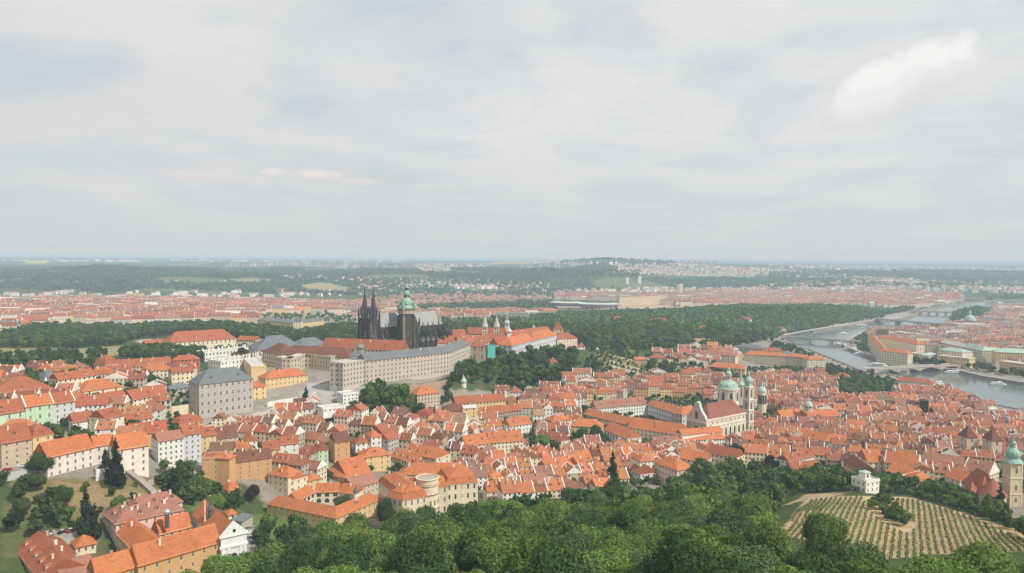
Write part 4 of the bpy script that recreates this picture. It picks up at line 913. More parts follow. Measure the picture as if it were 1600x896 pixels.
# ------------------------------------------------------------------ bottom left complex
B('palace', 'palace', 'hospital with orange roofs around a court, orange front and white chapel end', [
  (216,884,345,846,15,12,'gable',7,'O','o',Q(sp=4.6,sh=4.6,chim=0.1,sides=(1,0,0),bands=1)),
  (150,902,216,884,14,12,'gable',6,'O','o',Q(sp=4.6,sh=4.6,chim=0.3,sides=(1,0,0))),
  (249,835,300,822,11,10,'gable',6,'O','c',Q(sp=3.5,sh=4.2,chim=0.3,side='B')),
  (206,858,182,833,14,13,'gable',6,'O','b',Q(sp=4,sh=4.4,chim=0.3,side='R')),
  (345,845,384,836,14,44,'gablex',7,'O','w',Q(win='quad',nowin=True,sides=(0,0,0),chim=0,cornice=False)),
  ], z0=48)
B('palace', 'palace', 'pinkish palace with crowded red roof, chimneys and many tiny dormers', [
  (181,819,287,796,15,13,'hip',5,'P','p',Q(sp=3.6,sh=3.7,dor=2.4,chim=2.6,dcol='P')),(161,802,181,819,15,12,'hip',5,'P','p',Q(sp=3.6,sh=3.7,side='R',dor=2.4,chim=2,dcol='P')),(200,800,285,783,15,12,'hip',5,'P','p',Q(win='quad',sides=(0,0,0),dor=2.0,chim=3.0,dcol='P'))], z0=50)
B('house', 'house', 'red-roofed building with skylights cut by the bottom left corner', [(24,858,62,905,9,18,'gable',6,'R','b',Q(side='R',sp=4,sh=4,dor=2.2,chim=1.5,dcol='R')),(95,905,150,888,8,12,'gable',5,'P','b',Q(chim=0.3))], z0=50)
B('pavilion', 'gate pavilion', 'little orange-roofed gate pavilion with dark opening beside the fir trees', [(118,855,150,848,4.5,9,'hip',3.5,'O','c',Q(sp=2,sh=4,chim=0))])
B('house', 'shed', 'small garden shed with orange roof behind the hospital', [(357,805,371,802,3.5,7,'hip',2,'O','c',Q(chim=0,win='quad')),(362,812,378,815,3,8,'shed',1,'G','s',Q(chim=0,nowin=True))])
def stand(name, label, cat, px, py, ons, parts):
    p = on_plane(px, py, ons); base = tuple(map(float, p)); root = thing(name, label, cat, base)
    for nm, prof, n, m_, col in parts:
        m = Mesh(); m.lathe(p[0], p[1], [(a, ons+b) for a, b in prof], n, 0, col, math.pi/n); put(nm, m.data(nm, [m_], base, n > 10), root)
stand('cupola', 'dark roof cupola with gilded ball on the court hospital roof', 'cupola', 328.5, 806, 66, [('drum', [(1.1,-3),(1.1,3)], 8, MM, (1,1,1)), ('cap', [(1.6,3),(1.3,4),(0.5,5.4),(0.7,6),(0.2,7.2),(0.1,9.5)], 10, MM, (1,1,1)), ('ball', [(0.05,9.4),(0.45,9.8),(0.05,10.2)], 10, MGold, (1,1,1))])
stand('cupola', 'silvery ball-topped roof lantern left on the court hospital roof', 'cupola', 261, 812, 66, [('drum', [(1.0,-4),(1.0,2.5)], 8, MM, (1,1,1)), ('cap', [(1.3,2.5),(1.7,3.4),(1.5,4.4),(0.3,5.2)], 12, mk_plain('tin', (0.5,0.53,0.56), 0.35, 0.5, 0.6), (1,1,1))])
stand('chimney_stack', 'tall thin pale chimney left of the dark cupola', 'chimney', 320, 806, 66, [('shaft', [(0.45,-4),(0.4,7)], 8, MW, WALL['c'])])
# chapel front at the end of the hospital
def chapel_front():
    A = on_plane(344.5, 841.5, 48+17); Bq = on_plane(384.5, 832.5, 48+17); v = (Bq-A)[:2]; L = float(np.linalg.norm(v)); e = v/L; n = np.array([-e[1], e[0]])
    fr = mkfr(A[:2]-n*0.7, e, n); z = 48; W_ = (0.82, 0.82, 0.8); base = (float(A[0]), float(A[1]), z)
    root = thing('chapel_facade', 'white chapel facade with pilasters, tall dark niche and triangular pediment', 'chapel front', base); m = Mesh()
    m.box(0, L, 0, 0.7, z-4, z+17, 0, W_, fr); m.box(-0.6, L+0.6, -0.5, 0.7, z+12, z+13, 0, W_, fr); m.box(-0.7, L+0.7, -0.6, 0.7, z+17, z+17.6, 0, W_, fr)
    for a in (0.2, L*0.24, L*0.70, L-1.6): m.box(a, a+1.4, -0.4, 0, z-4, z+12, 0, W_, fr)
    m.add([fr(-0.7, -0.5, z+17.6), fr(L+0.7, -0.5, z+17.6), fr(L/2, -0.5, z+24), fr(-0.7, 0.9, z+17.6), fr(L+0.7, 0.9, z+17.6), fr(L/2, 0.9, z+24)], [(0,1,2),(0,2,5,3),(1,4,5,2),(3,5,4)], 0, W_)
    put('wall', m.data('wall', [MW], base), root)
    m = Mesh(); m.add([fr(L/2-1.3, -0.06, z-1), fr(L/2+1.3, -0.06, z-1), fr(L/2+1.3, -0.06, z+8)]+[fr(L/2+1.3*math.cos(a), -0.06, z+8+1.3*math.sin(a)) for a in np.linspace(0.3, math.pi-0.3, 6)]+[fr(L/2-1.3, -0.06, z+8)], [tuple(range(10))], 0)
    put('portal', m.data('portal', [MG], base), root)
    for a in (L*0.14, L*0.86-0.6):
        m = Mesh(); m.add([fr(a, -0.06, z+0), fr(a+1, -0.06, z+0), fr(a+1, -0.06, z+6), fr(a, -0.06, z+6)], [(0,1,2,3)]); put('window', m.data('window', [MG], base), root)
    m = Mesh(); m.add([fr(L/2+0.8*math.cos(a), -0.56, z+19.6+0.8*math.sin(a)) for a in np.linspace(0, 2*math.pi, 13)[:-1]], [tuple(range(12))]); put('window', m.data('window', [MG], base), root)
chapel_front()
# arcaded hospital
B('palace', 'old hospital', 'yellow hospital with orange roofs around an arcaded courtyard with a tree', [
  (417,787,525,809.5,7.5,11,'hip',4.5,'O','y',Q(sp=4.6,sh=3.7,chim=0.3,sides=(1,0,0))),
  (525,809.5,596,779,7.5,11,'hip',4.5,'O','y',Q(sp=4.2,sh=3.7,chim=0.6,dor=0.6,side='B')),
  (492,769,530,768,8.5,9,'gable',4.5,'O','c',Q(win='arch',sp=4.0,sh=4.2,chim=0.3,sides=(1,0,0))),
  (466,783,492,769,8.5,10,'gable',4.5,'O','c',Q(win='arch',sp=4.0,sh=4.2,chim=0.5,side='L',sides=(1,0,0))),
  (530,768,556,772,8.5,9,'gable',4.5,'O','c',Q(win='quad',sides=(0,0,0),chim=0.2)),
  ], z0=30)
stand('cupola', 'small white octagonal lantern with grey dome on the arcaded hospital roof', 'cupola', 556.5, 778, 42, [('drum', [(1.6,-2),(1.6,3.4)], 8, MW, WALL['w']), ('cap', [(2.0,3.4),(1.7,4.6),(0.8,5.6),(0.5,6.4),(0.1,8)], 12, MM, (1,1,1))])
# embassy palace with rotunda
def embassy():
    z0 = 27.0; H = 19.0
    WC = 'c'
    o = Q(sp=3.6, sh=5.4, dor=1.6, dcol='w', chim=1.2, bands=2, win='obj', pil=7)
    root, base, info = B('palace', 'palace', 'cream baroque palace with round central rotunda and dormered orange roofs, above the woods', [
      (629,782,655,771,H,12,'mansard',7,'O','c',Q(o, side='L')),
      (592,752,629,782,H,16,'mansard',7,'O','c',Q(o, side='R')),
      (638,764,700,760,H,14,'mansard',6,'O','c',Q(o, chim=1)),
      (697,757.5,746,753.5,H,26,'mansard',7,'O','c',Q(o)),
      (625,741,730,741,H-1,14,'hip',6,'O','c',Q(win='quad',chim=1.6,sides=(0,0,0)))], z0=z0)
    H += 2.2; c = on_plane(668, 754.5, z0+H); c = np.array([c[0], c[1]-1.0]); R = 7.2; m = Mesh(); WCc = WALL['c']
    prof = [(R, z0-4), (R, z0+6.2), (R+.5, z0+6.5), (R+.5, z0+7), (R, z0+7.1), (R, z0+H-6), (R+.4, z0+H-5.8), (R+.4, z0+H-5.2), (R, z0+H-5.1), (R, z0+H-0.5), (R+.7, z0+H), (R+.7, z0+H+.6), (R-.2, z0+H+.7), (R-.2, z0+H+3.4), (R+.4, z0+H+3.6), (R+.4, z0+H+4.1), (R-.3, z0+H+4.2), (R-.3, z0+H+3.5), (0.1, z0+H+3.5)]
    m.lathe(c[0], c[1], prof, 28, 0, WCc); rot = put('rotunda', m.data('rotunda', [MW], base), root)
    for j, zz in enumerate((z0+0.8, z0+8.6)):
        for k in range(7):
            a = -math.pi/2+(k-3)*0.42; put('window', SM['window'], rot, (c[0]+(R+.02)*math.cos(a)-base[0], c[1]+(R+.02)*math.sin(a)-base[1], zz-base[2]), a+math.pi/2, (1.3, 1, 3.3))
    for k in range(7):
        a = -math.pi/2+(k-3)*0.42; put('window', SM['window'], rot, (c[0]+(R+.02)*math.cos(a)-base[0], c[1]+(R+.02)*math.sin(a)-base[1], z0+14.8-base[2]), a+math.pi/2, (1.1, 1, 1.8))
    m = Mesh()
    for zz in (z0+6.55, z0+H-5.75, z0+H+.65): m.lathe(c[0], c[1], [(R+.52, zz-.25), (R+.6, zz), (R+.52, zz+.45)], 28, 0, (.42,.24,.17), cap=False)
    put('cornice_band', m.data('cornice_band', [MW], base), rot)
    m = Mesh(); m.lathe(c[0], c[1], [(R-.5, z0+H+3.56), (0.1, z0+H+3.58)], 28, 0, (0.3, 0.24, 0.21)); put('roof_terrace', m.data('roof_terrace', [MPV], base), rot)
    add_foot(c-9, np.array([1., 0]), np.array([0, 1.]), 18, 18)
embassy()

# ------------------------------------------------------------------ lesser town, larger houses one by one
def H(lb, *w, cat='house', name='house', z0=None): B(name, cat, lb, list(w), z0=z0)
H('tall plain white house with small square windows rising above its neighbours', (438,695,467,692,15,11,'gable',5,'R','w',Q(sp=5,sh=3.6,dor=1)))
H('ochre house with red dormered roof left of the tall plain white one', (411,704,438,701,12,11,'gable',5,'R','y',Q(dor=0.8)))
H('grey-green house with two pointed attic gables and white trim', (497,704,513,702,14,12,'gablex',5,'R','g',Q(sp=2.6,sh=3.2)))
H('cream house with orange mansard between white and grey-green houses', (468,712,496,709,9,12,'mansard',5,'O','c',Q(dor=1)))
H('high tan gable house with red-brown roof', (523,691,547,688,18,14,'gable',6,'B','o',Q(sp=5,sh=4)))
H('white twin house with hipped orange roofs left of the ochre gable house', (556,693,580,690,12,12,'hip',4,'R','w',Q(sp=3.4)), (580,683,596,681,16,13,'hip',4,'O','w',Q(sp=3.4)))
H('narrow tall ochre house with gable end to the street', (599,679,612,675,18,16,'gable',6,'R','o',Q(sp=6)))
H('greenish-grey narrow house with shed dormer', (607,688,623,682,15,10,'gable',4,'R','s',Q(sp=3)))
H('yellow palace with low orange hipped roof and pilaster front', (567,715,610,710,12,17,'hip',5,'O','y',Q(sp=3.4,sh=4,dor=0.7,pil=5)))
H('hall with huge orange half-hipped roof left of the yellow palace', (542,746,580,737,6,24,'gable',10,'O','o',Q(dor=1,chim=0)), (505,740,542,747,6,24,'hip',9,'O','o',Q(dor=1,chim=0.4)))
H('villa-like cream house with white chimney left above the arcaded hospital', (419,740,450,746,12,13,'hip',5,'O','c',Q(sp=4,dor=1)), (452,752,481,744,9,12,'gablex',4,'O','c',Q(sp=4)), z0=36)
H('small cream tower house with orange pyramid roof next to the arcaded hospital', (482,751,502,747,10,10,'hip',3,'O','y',Q(sp=3)))
H('dark-roofed long house with skylights behind the arcaded hospital', (553,763,592,752,8,16,'gable',5,'P','b',Q(chim=0.5)))
H('long orange-roofed palace with cream front, dormers in pairs, behind the rotunda', (728,697,765,692,10,16,'gable',7,'O','c',Q(sp=3.2,sh=3.6,dor=1.8,dcol='O')), (765,692,818,688,10,16,'gable',7,'O','c',Q(sp=3.2,sh=3.6,dor=1.8,dcol='O')), cat='palace', name='palace')
H('cream house with gable end turned to the viewer behind the rotunda', (681,717,704,709,11,14,'gablex',6,'O','c',Q(sp=6)))
H('orange-roofed row house with white dormers left of the cream gable house', (632,708,670,716,8,14,'gable',7,'O','b',Q(dor=2,dcol='w')), (610,712,640,722,6,12,'gable',5,'O','c',Q(dor=2,dcol='w')))
H('brown-beige palace with orange hipped roof and round attic window, by garden slope', (652,617,687,613,15,18,'hip',6,'O','b',Q(win='quad',dor=0.6)), (620,612,652,612,13,14,'hip',5,'O','t',Q(win='quad')), cat='palace', name='palace')
H('ochre church with rusty hipped roof and arched baroque front', (690,642,725,642,9,18,'hip',6,'B','y',Q(win='quad',sp=5,sh=8)), (724,638,745,637,14,8,'gable',2,'W','y',Q(win='quad',sp=4,pil=4)), cat='church', name='church')
H('long ochre convent range with dark red roof behind the ochre church', (712,631,790,625,9,15,'gable',6,'R','y',Q(win='quad',chim=0.5)), cat='convent', name='convent')
H('long low house with deep red roof right of the ochre church', (750,649,815,640,7,12,'gable',6,'R','t',Q(win='quad',chim=1)))
H('white flat-topped garden restaurant on the slope under the castle square', (536,617,560,614,10,12,'flat',1,'W','w',Q(win='quad')), (505,640,540,636,3,14,'flat',1,'W','w',Q(win='quad')), cat='restaurant')
H('white house with orange dormered roof left of the leafy court', (796,666,831,661,12,13,'gable',6,'O','w',Q(win='quad',dor=1.5,dcol='w')))
H('pale cream cube-like house with orange roof in the middle of town', (864,659,892,655,12,15,'hip',5,'O','c',Q(win='quad')))
H('long pinkish-roofed white palace in the middle of town', (931,638,1010,631,11,14,'gable',7,'P','w',Q(win='quad',chim=1,dor=1)), cat='palace', name='palace')
H('huge grey-white college block with orange hipped roofs left of the domed church', (1010,632,1066,648,17,14,'hip',6,'O','l',Q(win='quad',sp=4.2,sh=5,chim=0.4,dor=0.4)), (1066,648,1092,642,17,14,'hip',6,'O','s',Q(win='quad',sp=4.2,sh=5,side='B')), cat='college', name='college')
H('yellowish house with hipped orange roof left of the long L-shaped palace', (892,665,940,668,11,16,'hip',6,'O','y',Q(win='quad',sp=4)))
H('long L-shaped palace under unbroken orange roofs with a court', (982,667,1064,680,12,16,'gable',9,'O','c',Q(win='quad',sp=4,chim=0.4,dor=0.5)), (944,671,980,686,11,16,'gable',7,'O','w',Q(win='quad',sp=5,sh=9,chim=0)), (912,647,985,665,12,14,'gable',6,'O','c',Q(win='quad',chim=0.4)), cat='palace', name='palace')
H('white palace front of many windows below the church, double orange roof', (1061,689,1132,685,11,12,'gable',4,'O','w',Q(win='quad',sp=2.6,sh=3.4)), (1066,680,1130,674,16,12,'gable',4,'O','w',Q(win='quad',sides=(0,0,0),chim=1)), cat='palace', name='palace')
H('pinkish gabled house left of the white many-windowed palace', (1022,692,1061,690,10,12,'gable',4,'P','b',Q(win='quad',sp=3,dor=1)))
H('white tower-like palace block with orange roof over the wood edge', (1000,721,1023,719,16,14,'hip',4,'O','w',Q(sp=2.8,sh=3.3)), (983,733,1001,742,8,14,'gable',6,'R','w',Q()), cat='palace', name='palace')
H('pinkish-white palace with smooth orange hipped roof at the wood edge', (1024,721,1058,735,13,16,'hip',6,'O','p',Q(sp=4,sh=3.8,chim=0.6)), (1058,735,1079,731,13,20,'hip',6,'O','p',Q(sp=3,sh=3.8,side='B')), (1064,716,1104,722,10,14,'gable',6,'O','c',Q(chim=0.8)), (1104,706,1150,716,9,14,'gable',6,'R','c',Q(chim=0.8)), cat='palace', name='palace', z0=24)
H('orange-roofed row house, leftmost of the terraced row with paired dormers', (856,735,883,729,8,15,'gable',6,'O','c',Q(dor=1.8)))
H('orange-roofed row house, second of the terraced row with paired dormers', (883,729,906,724,8,15,'gable',6,'O','c',Q(dor=1.8)))
H('orange-roofed row house, rightmost of the terraced row with paired dormers', (906,729,930,722,8,15,'gable',6,'O','c',Q(dor=1.8)))
H('pink-roofed long house bending along the wood edge', (820,757,856,753,7,12,'gable',5,'P','b',Q(chim=0.3)), (856,754,892,768,7,14,'gable',5,'P','b',Q(chim=0.5)), z0=27)
H('white baroque-gabled house right of the leafy court', (877,690,891,688,10,10,'gablex',4,'R','w',Q(win='quad',dor=0)))
H('red-roofed long house with row of dormers behind the leafy court', (838,682,878,690,8,12,'gable',6,'R','b',Q(win='quad',dor=2,dcol='w')))
H('long government palace with pale rows of windows and red roof near the far gardens', (1086,552,1149,557,13,16,'hip',5,'P','c',Q(win='quad',sp=4,sh=4.5,chim=1)), cat='palace', name='palace')
H('riverside academy, long beige facade with orange roofs behind the domed church', (1163,554,1226,557,18,18,'hip',6,'O','b',Q(win='quad',sp=4,sh=4.5,chim=0.8,bands=2)), (1226,557,1262,559,18,18,'hip',5,'O','b',Q(win='quad',sp=4,sh=4.5,chim=0.8,bands=2)), (1262,562,1290,562,17,22,'hip',5,'O','c',Q(win='quad',sp=4,sh=4.5)), cat='academy', name='academy')
H('garden riding hall with orange roof and ivy-dark loggia behind the church dome', (1106,573,1164,577,9,18,'hip',6,'O','y',Q(win='quad',sp=5,sh=6)), cat='hall')
H('pale red-roofed villa on the green slope right of the castle gardens', (1014,559,1038,560,10,14,'hip',5,'R','c',Q(win='quad')))
H('small palace with tiled hip roof left of the garden riding hall', (1064,584,1086,584,10,14,'hip',5,'R','c',Q(win='quad',chim=1.4)))
H('grey government building with broad pale facade below the wooded hill', (1148,541,1190,545,15,24,'hip',5,'G','s',Q(win='quad',sp=5)), (1190,548,1225,549,14,18,'hip',5,'R','b',Q(win='quad')), cat='ministry', name='ministry')
H('orange villa with curved wall on the castle garden terrace', (992,562,1008,562,8,12,'gable',3,'O','o',Q(win='quad')))
H('long red-roofed mill house on the river bank below the bridge', (1400,594,1458,600,9,14,'hip',5,'R','w',Q(win='quad',chim=1.5)))
H('white-walled red-roofed house left of the walled park by the river', (1304,587,1326,589,9,14,'hip',5,'R','p',Q(win='quad')))
H('stone ministry with green cupola and sculpted attic, right of the domed church', (1222,652,1258,649,13,16,'gable',6,'O','s',Q(win='quad',sp=3,pil=5)), (1258,651,1312,650,13,16,'gable',6,'O','s',Q(win='quad',sp=3,pil=5)), cat='ministry', name='ministry')
H('terrace of white-fronted town houses with orange roof, right of centre', (1253,683,1290,689,10,13,'gable',6,'O','w',Q(win='quad',dor=1)), (1290,689,1323,692,10,13,'gable',6,'O','w',Q(win='quad',dor=1)))
H('cream gabled barrack-like house with large orange roof near the white villa', (1382,722,1435,730,10,16,'gable',8,'O','c',Q(sp=4.5,chim=0.5,fire=True)))
H('very long house with plain terracotta roof left of the onion-towered church', (1442,724,1505,733,8,18,'gable',8,'P','c',Q(chim=0.3)), (1505,733,1546,742,8,18,'gable',8,'P','c',Q(chim=0.3,fire=True)))
H('orange gabled house standing behind the white villa', (1356,722,1382,722,9,20,'gable',8,'O','c',Q(chim=1)))
H('yellow house with dark brown roof left of the white villa', (1318,722,1344,739,9,13,'gable',6,'B','y',Q(sp=3.4,chim=0.3)))
H('U-shaped white courtyard house with dark red dormered roof by the wood', (1233,722,1272,712,10,12,'gable',5,'R','w',Q(dor=1.5)), (1240,738,1284,733,9,12,'gable',6,'R','w',Q(dor=0.5)))
H('orange-roofed house cluster right below the white villa trees', (1428,752,1465,752,7,16,'hip',5,'O','c',Q(chim=1)), (1408,742,1432,736,9,12,'gablex',5,'O','c',Q()))
H('twin-gabled white house left of the onion-towered church', (1500,752,1528,750,9,14,'gablex',6,'O','w',Q()))
H('white house with stepped side under the twin pyramid-roofed church towers', (1543,703,1573,706,11,18,'gable',6,'R','w',Q()))
for px, lb in ((1519, 'left of two blunt church towers with brown pyramid roofs'), (1558, 'right of two blunt church towers with brown pyramid roofs')):
    B('church_tower', 'church tower', lb, [(px-8,683 if px < 1540 else 688,px+8,683 if px < 1540 else 688,24,12,'pyr',9,'B','b',Q(win='quad',sp=6,sh=9,cornice=False))])
H('green-roofed white river-island mill at the right edge', (1556,648,1592,650,8,20,'hip',5,'W','w',Q(win='quad')), (1545,640,1562,640,7,12,'hip',4,'W','w',Q(win='quad')))
H('isolated orange-roofed palace house right of the river mill garden', (1205,606,1240,612,8,14,'gable',6,'O','w',Q(win='quad')))
for q in ((1015,500,1040,501,'long and low, right of the castle end'),(1155,498,1172,499,'above the riverside slope'),(960,497,975,497,'small, behind the castle end'),(1090,512,1104,513,'just above the brick bastion'),(858,566,872,566,'below the white-grey palace'),(1210,512,1222,514,'near the left bank gallery')): H('pale villa half hidden in the wooded hill, '+q[4], q[:4]+(9,12,'hip',4,'R','c',Q(win='quad')))
B('tower', 'tower', 'tower wrapped in dark netting above the roofs near the walled river park', [(1438,627,1451,628,24,9,'flat',1,'K','k',Q(win='quad',nowin=True,sides=(0,0,0),cornice=False))])
# white villa with lantern in the woods
def villa():
    root, base, info = B('villa', 'villa', 'white villa with square rooftop lantern among trees above the vineyard', [(1353,754,1374,750.5,8,11,'flat',1,'W','w',Q(sp=3,sh=4)), (1334,747,1353,754,6.5,9,'flat',1,'W','w',Q(sp=3,sh=4))])
    P, e, n, L, D, z0, H_ = info[0][:7]; P = P+e*L*.42; fr = mkfr(P+n*3, e, n); m = Mesh(); m.box(-2.4, 2.4, 0, 4.8, z0+H_, z0+H_+5, 0, WALL['w'], fr)
    m.add([fr(-.8, -.05, z0+H_+1.6), fr(.8, -.05, z0+H_+1.6), fr(.8, -.05, z0+H_+3.8), fr(-.8, -.05, z0+H_+3.8)], [(0,1,2,3)], 1); put('lantern', m.data('lantern', [MW, MG], base), root)
    m = Mesh(); roof_geom(m, mkfr(P+n*3-e*2.4, e, n), 4.8, 4.8, z0+H_+5, 'pyr', 1.2, (0.45,0.52,0.5), 0.4); put('lantern_roof', m.data('lantern_roof', [MC], base), root)
villa()
B('terrace_house', 'garden terrace', 'low pale walled terrace standing alone in the dense wood', [(1148,806,1176,800,4,12,'flat',1,'T','c',Q(nowin=True,chim=0,win='quad',sides=(0,0,0)))])

# ------------------------------------------------------------------ domed baroque church
def nicholas():
    zb = 14.0; CW = (0.70, 0.64, 0.53); LW = (0.78, 0.73, 0.62)
    A = on_plane(1103, 657, zb+25); Bq = on_plane(1165, 645, zb+25); v = (Bq-A)[:2]; L = float(np.linalg.norm(v)); e = v/L; n = np.array([-e[1], e[0]])
    base = (float(A[0]+e[0]*L/2), float(A[1]+e[1]*L/2), zb); fr = mkfr(A[:2], e, n)
    root = thing('church', 'great baroque church with pale green dome, slender belfry and brown nave roof', 'church', base)
    def P(nm, m, mats=(MW, MG), par=root, sm=False): return put(nm, m.data(nm, list(mats), base, sm), par)
    W = 20.0
    m = Mesh(); m.box(0, L, 0, W, zb-8, zb+25, 0, CW, fr); m.box(-.5, L+.5, -.7, 0, zb+24, zb+25.2, 0, LW, fr); m.box(-.3, L+.3, -.5, -.01, zb+17.5, zb+18.4, 0, LW, fr)
    nb = 9
    for k in range(nb+1): a = L*k/nb; m.box(a-.45, a+.45, -.35, -.01, zb-8, zb+17.4, 0, LW, fr); m.box(a-.35, a+.35, -.3, -.01, zb+18.5, zb+23.9, 0, LW, fr)
    nv = P('nave', m)
    for k in range(nb):
        a = L*(k+.5)/nb; p = A[:2]+e*a-n*0.03
        put('window', SM['arch'], nv, (p[0]-base[0], p[1]-base[1], 6.5), math.atan2(-n[1], -n[0])+math.pi/2, (3.0, 1, 8.0)); put('window', SM['window'], nv, (p[0]-base[0], p[1]-base[1], 20), math.atan2(-n[1], -n[0])+math.pi/2, (1.8, 1, 2.4))
    m = Mesh(); roof_geom(m, mkfr(A[:2]+e*4, e, n), L-4, W, zb+25.2, 'hip', 13, (0.27, 0.10, 0.075), 0.2); P('nave_roof', m, (MR,))
    # west front, tall and curved
    m = Mesh(); N = 20; pr = []
    for i in range(N+1):
        u = -1+2*i/N; w = abs(u); z = zb+25+ (15 if w < .28 else 13.5-12*((w-.28)/.72)**0.6 if w < .9 else 1.0); pr.append((W/2+(W/2+2)*u, z+(1.5*math.cos(u/.28*math.pi/2) if w < .28 else 0)))
    for s in (-1.6, 1.6):
        m.add([fr(s, t, z) for t, z in pr]+[fr(s, W+2, zb-6), fr(s, -2, zb-6)], [tuple(range(N+3))], 0, (0.50, 0.45, 0.38))
    vs = []; 
    for t, z in pr: vs += [fr(-1.6, t, z), fr(1.6, t, z)]
    m.add(vs, [(2*i, 2*i+2, 2*i+3, 2*i+1) for i in range(N)], 0, (0.5, 0.6, 0.5)); m.add([fr(-1.6, -2, zb-6), fr(1.6, -2, zb-6), fr(1.6, -2, zb+26), fr(-1.6, -2, zb+26)], [(0,1,2,3)], 0, CW)
    for t0, t1, z0, z1 in ((-1, 2.5, 12, 20), (W-2.5, W+1, 12, 20), (W/2-2.2, W/2+2.2, 7, 18), (W/2-1.6, W/2+1.6, 25, 32), (-1, 2.5, 0, 7), (W/2-2, W/2+2, -5, 4)):
        m.add([fr(-1.68, t0, zb+z0), fr(-1.68, t1, zb+z0), fr(-1.68, t1, zb+z1), fr(-1.68, t0, zb+z1)], [(0,1,2,3)], 1)
    m.box(-2.3, -1.6, -2.4, W+2.4, zb+22, zb+23.2, 0, LW, fr)
    for t in (0.2, 4.5, W-5.5, W-1.2): m.box(-2.2, -1.6, t-.5, t+.5, zb-6, zb+22, 0, (0.56,0.5,0.42), fr)
    P('west_front', m)
    # dome
    c = on_plane(1138.5, 632, zb+25); c = c[:2]+np.array([2.0, 9.0]); R = 10.6; z1 = zb+39.5
    # match drum width in the picture
    m = Mesh(); m.lathe(c[0], c[1], [(R+.6, zb+18), (R+.6, zb+26), (R, zb+26.2), (R, z1), (R+1, z1+.4), (R+1, z1+1.4)], 24, 0, CW)
    for k in range(24):
        a = 2*math.pi*k/24
        if k % 3 != 0:
            a0 = a; w = .45; tx, ty = -math.sin(a0), math.cos(a0); m.box(-.5, .5, -.4, .4, zb+26, z1, 0, LW, lambda x, y, z, a0=a0: (c[0]+(R+.1)*math.cos(a0)-math.sin(a0)*x+y*math.cos(a0), c[1]+(R+.1)*math.sin(a0)+math.cos(a0)*x+y*math.sin(a0), z))
    dr = P('drum', m)
    for k in range(8):
        a = 2*math.pi*k/8+math.pi/24*0; put('window', SM['arch'], dr, (c[0]+(R+.1)*math.cos(a)-base[0], c[1]+(R+.1)*math.sin(a)-base[1], 29-0), a+math.pi/2, (3.2, 1, 9))
    m = Mesh(); z = z1+1.4; dome = [(R+.9, z), (R+.6, z+.8), (R*.985, z+1.2), (R*.95, z+2.7), (R*.86, z+4.6), (R*.71, z+6.3), (R*.52, z+7.6), (R*.36, z+8.3), (3.0, z+8.7), (3.2, z+9.0)]
    m.lathe(c[0], c[1], dome, 32, 0, (0.34, 0.48, 0.40)); 
    for k in range(8):
        a = 2*math.pi*(k+.5)/8; m.lathe(c[0]+R*.86*math.cos(a), c[1]+R*.86*math.sin(a), [(.9, z+3), (.9, z+5), (0.1, z+6)], 8, 0, (0.34, 0.48, 0.40))
    P('dome', m, (MC,))
    m = Mesh(); zl = z+8.9; m.lathe(c[0], c[1], [(2.5, zl-.5), (2.5, zl+4.6), (3.1, zl+4.8), (3.1, zl+5.3)], 8, 0, LW)
    for k in range(8):
        a = 2*math.pi*(k+.5)/8; m.add([(c[0]+2.4*math.cos(a)-math.sin(a)*u, c[1]+2.4*math.sin(a)+math.cos(a)*u, zl+v) for u, v in ((-.5, .8), (.5, .8), (.5, 4), (-.5, 4))], [(0,1,2,3)], 1)
    ln = P('lantern', m); m = Mesh(); zl += 5.3
    m.lathe(c[0], c[1], [(3.4, zl), (3.2, zl+.8), (3.4, zl+1.8), (2.6, zl+3.2), (1.0, zl+4.2), (.8, zl+5.2), (1.2, zl+6), (.9, zl+7), (.15, zl+8), (.1, zl+11)], 16, 0, (0.30, 0.52, 0.40)); P('lantern_cap', m, (MC,), ln)
    # belfry at the right
    c2 = on_plane(1171, 662, zb+12)[:2]+np.array([1.0, 8]); m = Mesh(); hw = 3.7
    f2 = mkfr(c2, e, n)
    m.box(-hw, hw, -hw, hw, zb-4, zb+35, 0, (0.52,0.47,0.39), f2)
    for zz in (12, 24, 35): m.box(-hw-.7, hw+.7, -hw-.7, hw+.7, zb+zz, zb+zz+1, 0, LW, f2)
    m.box(-hw+.3, hw-.3, -hw+.3, hw-.3, zb+36, zb+48, 0, (0.56,0.5,0.36), f2); m.box(-hw-.5, hw+.5, -hw-.5, hw+.5, zb+48, zb+49, 0, LW, f2); m.box(-hw+.8, hw-.8, -hw+.8, hw-.8, zb+49, zb+54, 0, (0.36,0.46,0.38), f2)
    for s in (-1, 1):
        for zz0 in (0, 36): 
            hi = 35 if zz0 == 0 else 48
            m.box(s*(hw-.2)-.5, s*(hw-.2)+.5, -hw-.35, -hw+.4, zb+zz0+(1 if zz0 else 0), zb+hi, 0, LW, f2)
    tw = P('belfry', m); rz = math.atan2(-n[1], -n[0])+math.pi/2; rz2 = math.atan2(-e[1], -e[0])+math.pi/2
    for zz, hh, w in ((2, 7, 2.4), (14.5, 7, 2.4), (26, 7, 2.4), (38, 8, 2.4)):
        for d, r_ in ((-n, rz), (-e, rz2)):
            q = c2+d*(hw+ (0.05 if zz < 36 else -.25)); put('window', SM['arch'], tw, (q[0]-base[0], q[1]-base[1], zz), r_, (w, 1, hh))
    m = Mesh(); zt = zb+54; m.lathe(c2[0], c2[1], [(4.4, zt), (4.0, zt+1), (3.8, zt+2), (2.6, zt+3.8), (1.3, zt+5), (1.0, zt+7), (1.5, zt+7.4), (1.4, zt+8.4), (.5, zt+9.6), (.2, zt+11), (.1, zt+13.5)], 12, 0, (0.30, 0.48, 0.38)); P('belfry_cap', m, (MC,), tw)
